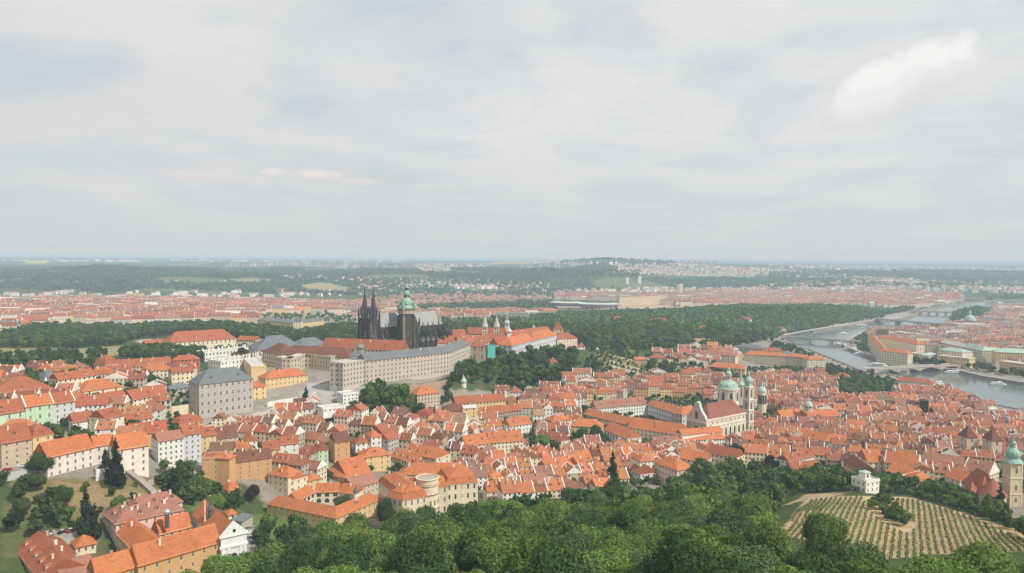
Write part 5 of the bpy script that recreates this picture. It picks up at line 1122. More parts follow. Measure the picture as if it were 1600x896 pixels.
    add_foot(A[:2]-e*3-n*2, e, n, L+16, W+14, 1)
nicholas()
turret(1157, 638, 0, 3.6, 29, 'pale pink church tower with needle-thin grey-green spire behind the dome', (0.42,0.56,0.52), (0.66,0.52,0.47), 'church tower', 10, 'church_tower', 'needle', 4)
turret(1190, 650, 0, 5.0, 29, 'round cream turret with green dome right of the belfry', (0.42,0.6,0.48), WALL['c'], 'church dome', 10, 'church_dome', 'dome', 12)
turret(1263, 640, 0, 4.5, 4, 'green cupola rising from the stone ministry roof', (0.4,0.52,0.42), (0.5,0.48,0.4), 'cupola', 30, 'cupola', 'dome', 8)
turret(1177, 535, 0, 5, 5, 'teal dome over the grey government building', (0.3,0.55,0.47), WALL['s'], 'dome', 26, 'dome', 'dome', 12)
turret(1283, 622, 0, 2.0, 9, 'tiny black lantern spire amid the red roofs by the park', (0.1,0.1,0.1), WALL['c'], 'spire', 16, 'spire', 'onion', 8)
turret(1574, 667, 0, 2.4, 8, 'thin pale spire near the right edge among roofs', (0.3,0.35,0.33), WALL['c'], 'spire', 22, 'spire', 'onion', 8)
# onion-towered church at the right
def onion_church():
    zb = 20.0; c = ray_hit(1581, 790, 0); c = on_plane(1580, 800, zb); base = tuple(map(float, c)); CW = (0.62,0.52,0.33)
    root = thing('church', 'yellow church with green onion spire and brick-red apse roof at the right edge', 'church', base)
    fr = mkfr(c[:2]-4.0, np.array([1., 0]), np.array([0, 1.])); m = Mesh(); s1 = zb+35
    m.box(0, 8.2, 0, 8.2, zb-6, s1, 0, CW, fr)
    for z in (13, 24, 34): m.box(-.35, 8.55, -.35, 8.55, zb+z, zb+z+.9, 0, (0.7,0.62,0.44), fr)
    for a in (0, 7.3): m.box(a, a+.9, -.2, 0, zb-6, s1-1, 0, (0.7,0.62,0.44), fr)
    tw = put('tower', m.data('tower', [MW], base), root)
    for z, h in ((16, 4), (27.5, 4.6), (8, 3)):
        put('window', SM['window'], tw, (0.1, -4.05, z), 0, (1.9, 1, h)); put('window', SM['window'], tw, (4.25, 0.1, z), math.pi/2, (1.7, 1, h))
    m = Mesh(); x, y = c[0]+.1, c[1]+.1
    m.lathe(x, y, [(6.1, s1), (4.9, s1+1.6), (4.0, s1+2.4), (4.3, s1+3.6), (4.7, s1+5.2), (4.3, s1+7), (2.9, s1+8.6), (1.7, s1+9.4), (1.4, s1+9.8), (1.4, s1+12), (1.8, s1+12.2), (1.6, s1+13.2), (.8, s1+14.2), (.3, s1+15), (.2, s1+16.5), (.45, s1+17), (.1, s1+17.6), (.08, s1+19)], 12, 0, (0.22, 0.42, 0.34)); put('onion_spire', m.data('onion_spire', [MC], base), tw)
    # apse and chancel
    a = on_plane(1553, 803, zb); m = Mesh(); m.lathe(a[0], a[1]+2, [(8.0, zb-5), (8.0, zb+12), (8.5, zb+12.2), (8.5, zb+13)], 18, 0, CW); ap = put('apse', m.data('apse', [MW], base), root)
    for k in range(6):
        q = -math.pi/2+(k-2.5)*0.55; put('window', SM['arch'], ap, (a[0]+8.02*math.cos(q)-base[0], a[1]+2+8.02*math.sin(q)-base[1], 2.5), q+math.pi/2, (2.4, 1, 6.5))
    m = Mesh(); m.lathe(a[0], a[1]+2, [(9.0, zb+13), (6.2, zb+16.5), (2.8, zb+21), (0.4, zb+24)], 18, 0, (0.36, 0.13, 0.085)); put('apse_roof', m.data('apse_roof', [MR], base), ap)
    f = mkfr(np.array([a[0]-6.5, a[1]+4]), np.array([1., 0.0]), np.array([0., 1.])); m = Mesh(); m.box(0, 13, 0, 22, zb-5, zb+14, 0, CW, f); m.box(-5, 0, 2, 11, zb-5, zb+13, 0, CW, f); put('nave', m.data('nave', [MW], base), root)
    m = Mesh(); roof_geom(m, f, 13, 22, zb+14.1, 'hipx', 12, (0.36,0.12,0.07), .5); roof_geom(m, mkfr(np.array([a[0]-12, a[1]+6]), np.array([1., 0.0]), np.array([0., 1.])), 5.4, 9, zb+13.1, 'hip', 6, (0.38,0.13,0.08), .5); put('nave_roof', m.data('nave_roof', [MR], base), root)
    add_foot(np.array([a[0]-14, a[1]-14]), np.array([1., 0]), np.array([0, 1.]), 34, 42)
onion_church()

# ------------------------------------------------------------------ old town across the river
B('faculty', 'university building', 'large cream block with bright orange roofs curving along the far quay', [
  (1356,527,1374,548,20,18,'hip',6,'O','c',Q(side='R',win='quad',sp=4.5,sh=4.6)),(1374,548,1418,553,20,18,'hip',6,'O','c',Q(win='quad',sp=4.5,sh=4.6)),(1372,527,1432,538,20,18,'hip',6,'O','c',Q(win='quad',sp=4.5))], z0=5)
B('museum', 'museum', 'low museum with pale grey-green roofs left of the concert hall', [(1422,552,1455,556,13,20,'flat',1,'W','c',Q(win='quad',sp=4,sh=5)),(1451,556,1463,553,14,14,'hip',3,'g','c',Q(win='quad'))], z0=5)
B('concert_hall', 'concert hall', 'neo-renaissance concert hall with pale green copper roof above the arch bridge', [
  (1466,556,1514,561,17,26,'flat',1,'W','y',Q(win='quad',sp=4.5,sh=8,pil=5,bands=1)),(1466,546,1504,551,25,26,'hip',5,'g','c',Q(win='quad',sp=5,sh=6))], z0=5)
B('university', 'university building', 'tall stone school building with greenish gabled roof behind the concert hall', [
  (1503,542,1536,548,22,18,'hip',7,'g','b',Q(win='quad',sp=4,sh=5)),(1470,535,1503,542,22,16,'gable',6,'W','b',Q(win='quad',sp=4,sh=5))], z0=5)
B('university', 'university building', 'cream riverfront building with flat pale roof at the right edge', [(1562,565,1640,575,19,24,'flat',1,'W','y',Q(win='quad',sp=3.6,sh=5,bands=2))], z0=5)
B('library', 'library', 'big building with pale green copper roof behind the right-edge riverfront building', [(1556,550,1620,553,24,30,'hip',6,'g','y',Q(win='quad',sp=4,sh=5))], z0=5)
B('hotel', 'hotel', 'dark brown modern hotel block on the far quay by the river bend', [(1369,516,1388,517,26,30,'flat',1,'K','t',Q(win='quad',sp=3,sh=3.4)),(1395,519,1434,523,18,30,'flat',1,'W','s',Q(win='quad',sp=3,sh=3.4))], z0=5)
B('hospital', 'hospital', 'dark flat block at the right end of the three-span bridge', [(1469,508,1494,508,22,40,'flat',1,'K','t',Q(win='quad',sp=4,sh=4))], z0=5)
B('palace', 'ministry', 'domed pale ministry building beyond the three-span bridge', [(1497,507,1545,508,22,40,'flat',1,'W','c',Q(win='quad',sp=5,sh=5))], z0=5)
turret(1515, 503, 0, 14, 4, 'glassy grey dome on the pale ministry beyond the bridge', (0.5,0.56,0.54), WALL['c'], 'dome', 24, 'dome', 'dome', 12)
# ------------------------------------------------------------------ behind the castle
B('palace', 'barracks', 'long yellow baroque school with grey roof in the park left of the cathedral', [(402,500,458,505,16,18,'hip',5,'G','y',Q(win='quad',sp=4,sh=5)),(458,503,470,503,20,20,'mansard',8,'G','c',Q(win='quad',sp=4)),(470,505,506,500,16,18,'hip',5,'G','y',Q(win='quad',sp=4,sh=5))], z0=52)
B('apartment_block', 'apartment block', 'long ribbed grey apartment slab beside the stadium', [(968,466,1004,464.5,24,14,'flat',1,'W','b',Q(win='quad',sp=7,sh=4,pil=12)),(1004,464.5,1041,462.5,24,14,'flat',1,'W','b',Q(win='quad',sp=7,sh=4,pil=12))], z0=40)
B('tower_block', 'tower block', 'slim white tower block, left of the pair in the valley', [(978.5,434,983,434,40,14,'flat',1,'W','w',Q(win='quad',sp=4,sh=4,cornice=False))])
B('tower_block', 'tower block', 'slim white tower block, right of the pair in the valley', [(997.5,432,1002,432,46,14,'flat',1,'W','w',Q(win='quad',sp=4,sh=4,cornice=False))])
B('tower_block', 'tower block', 'grey and white high-rise standing above the suburb roofs', [(1058,445,1063,445,36,12,'flat',1,'W','s',Q(win='quad',sp=4,sh=4,cornice=False)),(1063,444,1067,444,38,10,'flat',1,'W','w',Q(win='quad',nowin=True,cornice=False))], z0=35)
B('office_building', 'office building', 'low modern office building with blue front near the far bridges', [(1438,468,1453,468,18,30,'flat',1,'W','l',Q(win='quad',sp=6))], z0=6)
# ------------------------------------------------------------------ trees
def ico(sub=1):
    g = (1+5**.5)/2; v = [(-1,g,0),(1,g,0),(-1,-g,0),(1,-g,0),(0,-1,g),(0,1,g),(0,-1,-g),(0,1,-g),(g,0,-1),(g,0,1),(-g,0,-1),(-g,0,1)]
    f = [(0,11,5),(0,5,1),(0,1,7),(0,7,10),(0,10,11),(1,5,9),(5,11,4),(11,10,2),(10,7,6),(7,1,8),(3,9,4),(3,4,2),(3,2,6),(3,6,8),(3,8,9),(4,9,5),(2,4,11),(6,2,10),(8,6,7),(9,8,1)]
    v = [np.array(a, float)/np.linalg.norm(a) for a in v]
    for _ in range(sub):
        c = {}; nf = []
        def mid(a, b):
            k = (min(a, b), max(a, b))
            if k not in c: q = v[a]+v[b]; v.append(q/np.linalg.norm(q)); c[k] = len(v)-1
            return c[k]
        for a, b, d in f: x, y, z = mid(a, b), mid(b, d), mid(d, a); nf += [(a,x,z),(b,y,x),(d,z,y),(x,y,z)]
        f = nf
    return np.array(v), f
def crown(seed, R, Hc, nlobe, nleaf, leaf, col, conifer=False, core=1, var=0.3):
    """returns V, F(list), C; the crown's foot is at z=0.15*Hc"""
    r = np.random.RandomState(seed); V = []; Fc = []; Cc = []; lob = []
    for i in range(nlobe):
        if conifer:
            u = (i+.5)/nlobe; rr = R*(1-u)**0.8*0.62+R*.06; a = r.uniform(0, 6.28); lob.append((np.array([math.cos(a)*rr*.55, math.sin(a)*rr*.55, Hc*(.1+.88*u)]), rr*.75+.15*R*(1-u)))
        else:
            d = r.normal(size=3); d /= np.linalg.norm(d); q = r.uniform(.25, .68)
            c = np.array([d[0]*R*q, d[1]*R*q, Hc*(.52+.36*d[2]*q*1.25)]); lob.append((c, R*r.uniform(.34, .5)))
    sv, sf = ico(core)
    for c, rad in lob:
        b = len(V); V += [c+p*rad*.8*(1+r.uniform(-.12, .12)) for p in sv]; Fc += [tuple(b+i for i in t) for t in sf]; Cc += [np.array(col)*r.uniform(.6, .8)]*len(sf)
    A = np.array([l[1]**2 for l in lob]); A /= A.sum()
    for k in range(nleaf):
        c, rad = lob[r.choice(len(lob), p=A)]; d = r.normal(size=3); d[2] += .35; d /= np.linalg.norm(d); p = c+d*rad*r.uniform(.82, 1.12)
        if any(np.linalg.norm(p-c2) < r2*.8 for c2, r2 in lob if c2 is not c): 
            if r.rand() < .8: continue
        n = d+r.normal(size=3)*.55; n /= np.linalg.norm(n); t = np.cross(n, r.normal(size=3)); t /= np.linalg.norm(t); s = np.cross(n, t); q = leaf*r.uniform(.55, 1.3)
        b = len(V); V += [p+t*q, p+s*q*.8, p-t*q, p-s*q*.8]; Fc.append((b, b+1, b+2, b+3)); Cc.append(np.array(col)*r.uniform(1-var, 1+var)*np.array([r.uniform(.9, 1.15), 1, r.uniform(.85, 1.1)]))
    return np.array(V), Fc, np.array(Cc)
def raw_mesh(name, V, Fc, Cc, m_, smooth=False):
    me = bpy.data.meshes.new(name); lens = np.array([len(f) for f in Fc], np.int32); idx = np.fromiter((i for f in Fc for i in f), np.int32, int(lens.sum()))
    me.vertices.add(len(V)); me.vertices.foreach_set('co', np.asarray(V, np.float32).ravel()); me.loops.add(len(idx)); me.loops.foreach_set('vertex_index', idx)
    me.polygons.add(len(lens)); me.polygons.foreach_set('loop_start', np.concatenate([[0], np.cumsum(lens)[:-1]]).astype(np.int32)); me.update()
    a = me.attributes.new('col', 'FLOAT_COLOR', 'FACE'); a.data.foreach_set('color', np.concatenate([Cc, np.ones((len(Cc), 1))], 1).astype(np.float32).ravel())
    me.materials.append(m_); return me
TONES = {'bright green': (0.14, 0.235, 0.057), 'deep green': (0.064, 0.124, 0.04), 'grey-green': (0.10, 0.153, 0.067), 'yellowish green': (0.15, 0.215, 0.055), 'dark bluish': (0.035, 0.055, 0.038), 'purple-brown': (0.045, 0.028, 0.035)}
TK = list(TONES)
PROTO = {}
for ti, tn in enumerate(TK):
    for j in range(2 if ti < 4 else 1):
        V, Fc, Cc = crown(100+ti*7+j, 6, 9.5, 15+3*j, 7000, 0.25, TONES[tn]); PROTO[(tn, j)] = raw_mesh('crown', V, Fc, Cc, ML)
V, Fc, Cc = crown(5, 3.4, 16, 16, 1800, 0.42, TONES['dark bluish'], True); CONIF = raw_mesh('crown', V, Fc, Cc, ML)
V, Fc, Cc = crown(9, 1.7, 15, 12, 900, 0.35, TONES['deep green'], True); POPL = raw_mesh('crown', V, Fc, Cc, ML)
def trunk_mesh():
    m = Mesh(); m.lathe(0, 0, [(.42, -2), (.34, 1.5), (.28, 4), (.16, 7.5)], 7)
    for k in range(5):
        a = k*1.3; d = np.array([math.cos(a), math.sin(a)]); m.add([(0-d[1]*.1, d[0]*.1, 2.5+k*.4), (d[1]*.1, -d[0]*.1, 2.5+k*.4), (d[0]*3.2, d[1]*3.2, 5.6+k*.4)], [(0, 1, 2)])
        m.add([(0, 0, 2.4+k*.4), (0, 0, 2.7+k*.4), (d[0]*3.2, d[1]*3.2, 5.6+k*.4)], [(0, 1, 2)])
    return m.data('trunk', [MB_])
TRUNK = trunk_mesh()
LOW = []
for s in range(4): LOW.append(crown(300+s, 5, 9, 6, 190, 0.85, (1, 1, 1), core=0, var=.35))
FARC = []
for s in range(3): FARC.append(crown(400+s, 5, 8, 3, 26, 1.5, (1, 1, 1), core=0, var=.4))
def merged(name, protos, inst, m_):
    """inst: rows x,y,z,scale,rot,r,g,b,zscale"""
    inst = np.asarray(inst, float); Vs = []; Ls = []; Is = []; Cs = []; vb = 0; pick = (np.arange(len(inst))*7919) % len(protos)
    for k, (V, Fc, Cc) in enumerate(protos):
        I = inst[pick == k]
        if not len(I): continue
        c, s = np.cos(I[:, 4]), np.sin(I[:, 4]); X = (V[None, :, 0]*c[:, None]-V[None, :, 1]*s[:, None])*I[:, 3:4]+I[:, 0:1]; Yv = (V[None, :, 0]*s[:, None]+V[None, :, 1]*c[:, None])*I[:, 3:4]+I[:, 1:2]
        Z = V[None, :, 2]*I[:, 3:4]*I[:, 8:9]+I[:, 2:3]; Vs.append(np.stack([X, Yv, Z], -1).reshape(-1, 3))
        ln = np.array([len(f) for f in Fc], np.int32); ix = np.fromiter((i for f in Fc for i in f), np.int64, int(ln.sum()))
        Is.append((ix[None]+(np.arange(len(I))*len(V))[:, None]).ravel()+vb); Ls.append(np.tile(ln, len(I))); Cs.append((Cc[None]*I[:, None, 5:8]).reshape(-1, 3)); vb += len(I)*len(V)
    V = np.concatenate(Vs); idx = np.concatenate(Is).astype(np.int32); lens = np.concatenate(Ls); Cc = np.concatenate(Cs)
    me = bpy.data.meshes.new(name); me.vertices.add(len(V)); me.vertices.foreach_set('co', V.astype(np.float32).ravel()); me.loops.add(len(idx)); me.loops.foreach_set('vertex_index', idx)
    me.polygons.add(len(lens)); me.polygons.foreach_set('loop_start', np.concatenate([[0], np.cumsum(lens)[:-1]]).astype(np.int32)); me.update()
    a = me.attributes.new('col', 'FLOAT_COLOR', 'FACE'); a.data.foreach_set('color', np.concatenate([Cc, np.ones((len(Cc), 1))], 1).astype(np.float32).ravel()); me.materials.append(m_)
    return put(name, me)
FA = None
def in_foot(X, Y, mg=0.0):
    global FA
    if FA is None or len(FA) != len(FOOT): FA = np.array(FOOT)
    X = np.atleast_1d(X)[:, None]; Y = np.atleast_1d(Y)[:, None]; dx = X-FA[None, :, 0]; dy = Y-FA[None, :, 1]
    s = dx*FA[None, :, 2]+dy*FA[None, :, 3]; t = dx*FA[None, :, 4]+dy*FA[None, :, 5]
    return ((s > -mg) & (s < FA[None, :, 6]+mg) & (t > -mg) & (t < FA[None, :, 7]+mg)).any(1)
def wpoly(px): return [ray_hit(x, y)[:2] for x, y in px]
def scatter(poly_px, sp, seed=1, world=None, jt=.42):
    P = np.array(world if world is not None else wpoly(poly_px)); r = np.random.RandomState(seed)
    x0, y0 = P.min(0); x1, y1 = P.max(0); xs = np.arange(x0, x1, sp); ys = np.arange(y0, y1, sp*.87); X, Y = np.meshgrid(xs, ys); X = X+(np.arange(len(ys)) % 2)[:, None]*sp/2
    X = (X+r.uniform(-jt, jt, X.shape)*sp).ravel(); Y = (Y+r.uniform(-jt, jt, Y.shape)*sp).ravel(); m = X > -1e9
    if world is None: a_, b_ = pixv(X, Y, np.maximum(h0(X, Y), 3.6)); m = inpoly(a_, b_, poly_px)
    else: m = inpoly(X, Y, P.tolist())
    return X[m], Y[m]
TREES = []; KEEP = []          # x,y,z,R,tone,zone,hscale
def tz(poly, sp, rmin, rmax, tones, zone, seed, foot=3.0, hs=(.85, 1.2)):
    X, Y = scatter(poly, sp, seed); ok = ~in_foot(X, Y, foot); X, Y = X[ok], Y[ok]; Z = ground(X, Y); r = random.Random(seed)
    for x, y, z in zip(X, Y, Z): TREES.append((x, y, float(z), r.uniform(rmin, rmax), r.choice(tones), zone, r.uniform(*hs)))
WOOD = [(330,930),(395,900),(440,876),(520,872),(570,856),(640,862),(740,836),(780,812),(850,820),(900,806),(960,800),(1050,784),(1085,764),(1108,752),(1160,748),(1215,758),(1235,775),(1228,795),(1205,820),(1188,858),(1205,880),(1250,905),(1290,925),(1330,946),(1480,946),(1640,938),(1720,1060),(200,1060)]
T_ = ['bright green', 'bright green', 'deep green', 'grey-green', 'yellowish green', 'deep green', 'bright green']
tz(WOOD, 12.5, 5.2, 10.4, T_+['deep green','yellowish green'], 'wood', 1, 1.0)
tz([(1242,772),(1262,770),(1330,768),(1420,772),(1500,796),(1520,808),(1545,822),(1590,846),(1640,866),(1640,856),(1590,836),(1530,806),(1500,780),(1440,760),(1405,752),(1378,760),(1332,762),(1300,746),(1262,742),(1225,752)], 9.5, 4.5, 6.5, T_, 'belt above the vineyard', 2, 1.5)
tz([(1232,776),(1262,772),(1330,771),(1420,776),(1500,799),(1560,824),(1640,862),(1640,848),(1560,812),(1500,786),(1420,766),(1330,764),(1262,762)], 6.5, 2.4, 4.0, T_, 'shrub belt along the vineyard top', 16, 1.5, (.6, .9))
tz([(1352,785),(1375,783),(1400,795),(1428,825),(1415,832),(1390,818),(1365,800)], 6.5, 3.0, 4.2, ['deep green', 'bright green'], 'vineyard thicket', 3, 1, (.6, .8))
tz([(640,602),(700,606),(705,588),(735,572),(768,556),(800,556),(880,553),(900,553),(900,592),(860,612),(820,615),(760,606),(700,612)], 10.5, 4.5, 8.0, ['deep green', 'deep green', 'grey-green', 'bright green'], 'castle gardens', 4, 1.5)
tz([(1296,594),(1340,592),(1396,600),(1400,614),(1370,626),(1320,622),(1296,608)], 12, 5, 7, T_, 'walled park by the river', 5)
tz([(542,616),(590,606),(650,612),(700,634),(665,650),(600,652),(560,648),(535,632)], 8.5, 4, 6.5, T_, 'garden under the castle square', 6)
tz([(395,828),(440,826),(500,846),(470,868),(420,870),(395,850)], 10, 3.5, 6, ['deep green', 'bright green'], 'hospital garden', 7)
tz([(238,745),(262,738),(310,742),(318,760),(345,775),(395,800),(350,800),(290,790),(255,770)], 8.5, 3.5, 5.5, ['deep green', 'bright green', 'grey-green'], 'gardens right of the pink school', 8)
tz([(10,835),(50,806),(115,816),(150,834),(140,848),(60,840),(20,850)], 9, 4.5, 6.3, ['deep green', 'dark bluish', 'grey-green'], 'lower orchard', 9)
tz([(45,780),(70,775),(110,800),(150,812),(150,826),(90,815),(50,800)], 8.5, 3, 4.8, ['deep green', 'grey-green', 'bright green'], 'middle orchard', 12)
tz([(30,755),(60,750),(90,760),(150,762),(235,752),(240,790),(225,805),(150,805),(100,795),(30,790)], 11, 1.6, 2.9, ['deep green', 'grey-green', 'bright green', 'yellowish green'], 'upper orchard', 14, 1.5, (.8, 1.1))
tz([(0,745),(40,748),(50,800),(0,800)], 9, 3, 4.5, ['deep green', 'grey-green'], 'left orchard edge', 15)
tz([(715,840),(735,822),(750,830),(745,845)], 8, 4, 5.5, ['deep green'], 'embassy garden', 10, .5)
tz([(935,550),(1008,560),(1005,592),(955,602),(925,578)], 6.5, 1.6, 3.0, ['deep green', 'bright green', 'grey-green'], 'stepped castle garden', 13, .5, (.7, 1.2))
def tr(px, py, R, tone, zone='', hs=1.0, kind='b'):
    p = ray_hit(px, py); KEEP.append((p[0], p[1], p[2], R, tone, zone, hs, kind, px))
for a in ((165,745,4.2,'dark bluish','conifer tree standing right below the pink school',1.0,'c'),(181,762,5.5,'dark bluish','large conifer in the orchard below the pink school wing',1.3,'c'),(60,745,6.5,'deep green','wide dark tree at the left end of the pink school'),(58,768,5,'grey-green','pale-tipped fruit tree left of the pink school'),(95,795,6,'deep green','dense round tree in the middle of the orchard'),(35,805,4.5,'grey-green','loose tree at the far left of the orchard'),(135,840,5.2,'dark bluish','tall pointed fir beside the pinkish palace',1.25,'c'),(148,842,4.2,'dark bluish','slimmer fir right beside the tall pointed fir',1.1,'c'),(185,800,4.5,'bright green','bright tree left above the pinkish palace'),(270,778,4.2,'dark bluish','dark conifer in gardens right of the orchard steps',1.1,'c'),(310,775,6,'bright green','broad tree under the tan flat block'),(335,800,5.5,'bright green','round bright tree beside the small pink villa'),(395,785,5.5,'purple-brown','purple-leaved tree near the small pink villa'),(287,890,4,'deep green','conifer standing before the orange hospital front',1.0,'c'),
          (478,630,4.5,'dark bluish','black-green larch beside the yellow ochre palace',.9,'c'),(424,602,4.5,'deep green','dark tree between white palace and castle forecourt'),(213,605,7,'deep green','round-crowned tree, left of three behind the loggia houses'),(226,603,7.5,'deep green','tall tree, middle of three behind the loggia houses'),(235,607,6.5,'deep green','tree, right of three behind the loggia houses'),(262,606,4,'yellowish green','yellowish small tree left of the slate-roofed palace'),(196,638,4.5,'bright green','small round tree in the loggia houses garden'),(154,672,4.5,'deep green','dark tree between the cottage and tall cream house'),(105,672,4.5,'deep green','low bushy tree below the lilac-grey house'),
          (537,802,6.3,'grey-green','tall grey-green tree inside the arcaded court'),(601,822,6,'deep green','tall narrow tree left of the embassy palace',1.5),(612,826,4.5,'deep green','twin tree beside the tall narrow one left of the embassy palace',1.3),(665,826,7,'deep green','big dark tree in front of the rotunda'),(713,818,6.5,'grey-green','silvery tree covering the right foot of the embassy palace'),(496,742,5,'bright green','bright tree behind the small cream tower house'),(712,714,7.5,'deep green','large tree at the left end of the long orange-roofed palace'),(850,706,8.5,'bright green','biggest round tree in the leafy court right of centre'),(838,712,6,'bright green','left tree in the leafy court right of centre'),(868,712,6,'deep green','right dark tree in the leafy court right of centre'),(910,690,7,'deep green','left tree before the yellowish hipped house'),(932,690,8,'deep green','big tree before the L-shaped palace'),(946,698,6,'deep green','dark tree right of the big one before the L-shaped palace'),(957,765,6,'deep green','dark pointed spruce at the wood edge amid orange roofs',1.3,'c'),(1147,722,8,'purple-brown','purple beech at the wood top right of the smooth orange roofs'),(1205,738,7,'purple-brown','dark purple tree right of the first purple beech'),
          (1290,872,10,'bright green','big spreading tree standing alone in the vineyard'),(913,605,6.5,'deep green','dark tree left of the ochre-walled lane'),(935,602,5,'deep green','small tree among the roofs below castle gardens'),(1017,578,7.5,'deep green','left dark tree above the long red roofs'),(1040,578,7.5,'deep green','right dark tree above the long red roofs'),(678,668,5,'dark bluish','cypress-like conifer beside the ochre church',.9,'c'),(700,628,6,'deep green','dark tree pressed against the dark red convent roof'),(610,625,6,'deep green','dense tree beside the brown-beige palace'),(1536,652,6,'grey-green','tall tree at the river mill'),(1578,655,5,'deep green','tree on the mill island right edge'),(1518,770,6,'dark bluish','dark round tree left of the onion-towered church'),(1363,586,4.5,'deep green','poplar at the left end of the arch bridge',1.4),(1336,590,5,'deep green','round tree near the left bridge end'),(1246,575,6,'deep green','tree in front of the riverside academy'),(1232,548,8,'deep green','waterside tree at the left end of the second bridge'),(1436,645,7,'deep green','dark tree among roofs near the black-scaffolded tower'),(1425,632,5,'deep green','round dark tree left of the river mill row'),(1562,800,5,'deep green','conifer in front of the onion-towered church apse',.9,'c'),(1130,588,6,'deep green','tree in the riding hall garden'),(1480,566,6,'deep green','tree left of the concert hall')): tr(*a)
STUFF_T = []
def sz(poly, sp, rmin, rmax, seed, tones=None, foot=3.0):
    X, Y = scatter(poly, sp, seed)
    if foot: ok = ~in_foot(X, Y, foot); X, Y = X[ok], Y[ok]
    ok = ~inpoly(X, Y, RIVER); X, Y = X[ok], Y[ok]; Z = ground(X, Y); r = random.Random(seed)
    if seed in (38, 39):
        ok = np.sin(X/230+np.sin(Y/410)*1.7)*np.sin(Y/170+1.1*np.sin(X/300)) < .47; X, Y, Z = X[ok], Y[ok], Z[ok]
    if seed >= 38:
        a_, b_ = pixv(X, Y, Z); ok = np.ones(len(X), bool)
        for pl, c_ in (PATCH[-6:-1] if seed < 45 else []): ok &= ~inpoly(a_, b_, pl)
        X, Y, Z = X[ok], Y[ok], Z[ok]
    for x, y, z in zip(X, Y, Z): STUFF_T.append((x, y, float(z), r.uniform(rmin, rmax), TONES[r.choice(tones or ['deep green', 'deep green', 'grey-green', 'bright green', 'dark bluish'])]))
LG = ['deep green', 'deep green', 'grey-green', 'bright green', 'deep green']
sz([(-80,545),(-80,505),(60,514),(200,514),(330,509),(400,514),(470,524),(545,509),(565,520),(565,548),(500,542),(420,538),(392,530),(370,528),(300,520),(255,527),(210,531),(190,540),(120,545)], 11, 5, 8, 21, LG)
sz([(-80,566),(60,560),(170,556),(165,563),(60,572),(-80,582)], 12, 4, 7, 22, LG); sz([(120,600),(60,598),(-80,603),(-80,585),(90,576),(170,570),(160,580)], 10, 4, 6.5, 23, LG)
sz([(190,553),(255,548),(330,556),(408,549),(405,562),(320,566),(250,572),(190,566)], 11, 5, 7.5, 24, LG)
sz([(540,548),(560,515),(600,505),(700,507),(690,530)], 11, 6, 9, 25, LG)
LET = [(690,532),(690,503),(800,496),(860,490),(1000,488),(1060,486),(1150,480),(1250,480),(1340,480),(1374,492),(1350,499),(1300,509),(1228,523),(1212,530),(1190,538),(1100,548),(1060,545),(1010,550),(930,546),(905,534),(860,522),(800,524)]
sz(LET, 12, 6, 9.5, 26, ['deep green', 'bright green', 'grey-green', 'grey-green', 'bright green', 'deep green'])
sz([(905,540),(1000,556),(1060,566),(1080,580),(1010,590),(1010,562),(930,552)], 13, 4, 6, 27, LG)
sz([(915,560),(950,575),(985,598),(920,606),(880,600)], 12, 3, 5.5, 28, LG)
sz([(1380,494),(1425,486),(1432,480),(1400,482),(1360,492)], 13, 5, 8, 29); sz([(1484,502),(1484,484),(1530,481),(1560,488),(1545,500),(1515,505)], 15, 6, 9, 30); sz([(1545,478),(1640,470),(1640,462),(1540,466)], 20, 8, 12, 31)
sz([(1534,545),(1560,548),(1560,560),(1536,560)], 9, 6, 8, 32, LG); sz([(1400,566),(1462,577),(1475,572),(1420,558)], 12, 5, 7, 33); sz([(1505,577),(1600,592),(1640,598),(1640,590),(1560,580),(1520,572)], 13, 5, 7, 34)
sz([(-60,512),(200,508),(560,504),(560,474),(300,470),(-60,474)], 34, 5, 9, 35, LG, 0); sz([(560,500),(560,464),(700,466),(860,470),(870,486),(700,500)], 21, 6, 9, 36)
sz([(1228,524),(1262,516),(1300,510),(1352,501),(1382,497),(1376,490),(1340,494),(1300,496),(1250,500),(1222,512)], 10, 5, 8, 45, ['deep green', 'grey-green', 'bright green'], 1); sz([(1336,530),(1350,521),(1358,526),(1356,550),(1340,548)], 9, 3, 5, 46, LG, 1); sz([(1352,520),(1390,516),(1395,520),(1360,526)], 11, 3, 5, 47, LG, 1)
sz([(1205,536),(1228,540),(1262,556),(1290,572),(1240,556),(1200,546)], 12, 4, 7, 43, LG); sz([(1020,562),(1090,548),(1160,545),(1160,560),(1100,578),(1040,578)], 16, 4, 7, 44, LG)
sz([(1270,565),(1330,582),(1370,592),(1300,592),(1250,580)], 14, 4, 6, 37)
HILL = [(-200,456),(-200,414),(60,424),(150,417),(350,423),(470,421),(560,422),(700,420),(860,422),(1000,424),(1000,434),(860,436),(870,466),(700,464),(560,462),(300,458)]
sz(HILL, 27, 9, 15, 38, ['deep green', 'deep green', 'grey-green', 'dark bluish'], 0)
sz([(860,440),(1000,436),(1200,436),(1500,434),(1750,436),(1750,452),(1500,450),(1200,452),(1000,450),(860,462)], 34, 10, 15, 39, ['deep green', 'grey-green'], 0)
sz([(1200,428),(1500,424),(1750,430),(1750,436),(1500,434),(1200,436)], 50, 14, 22, 40, ['deep green', 'grey-green'], 0)
sz([(870,411),(945,405),(1060,412),(1000,415),(900,414)], 50, 12, 20, 41, ['deep green'], 0)
sz([(1000,452),(1200,456),(1500,452),(1700,452),(1700,462),(1400,458),(1200,462)], 60, 6, 9, 42)

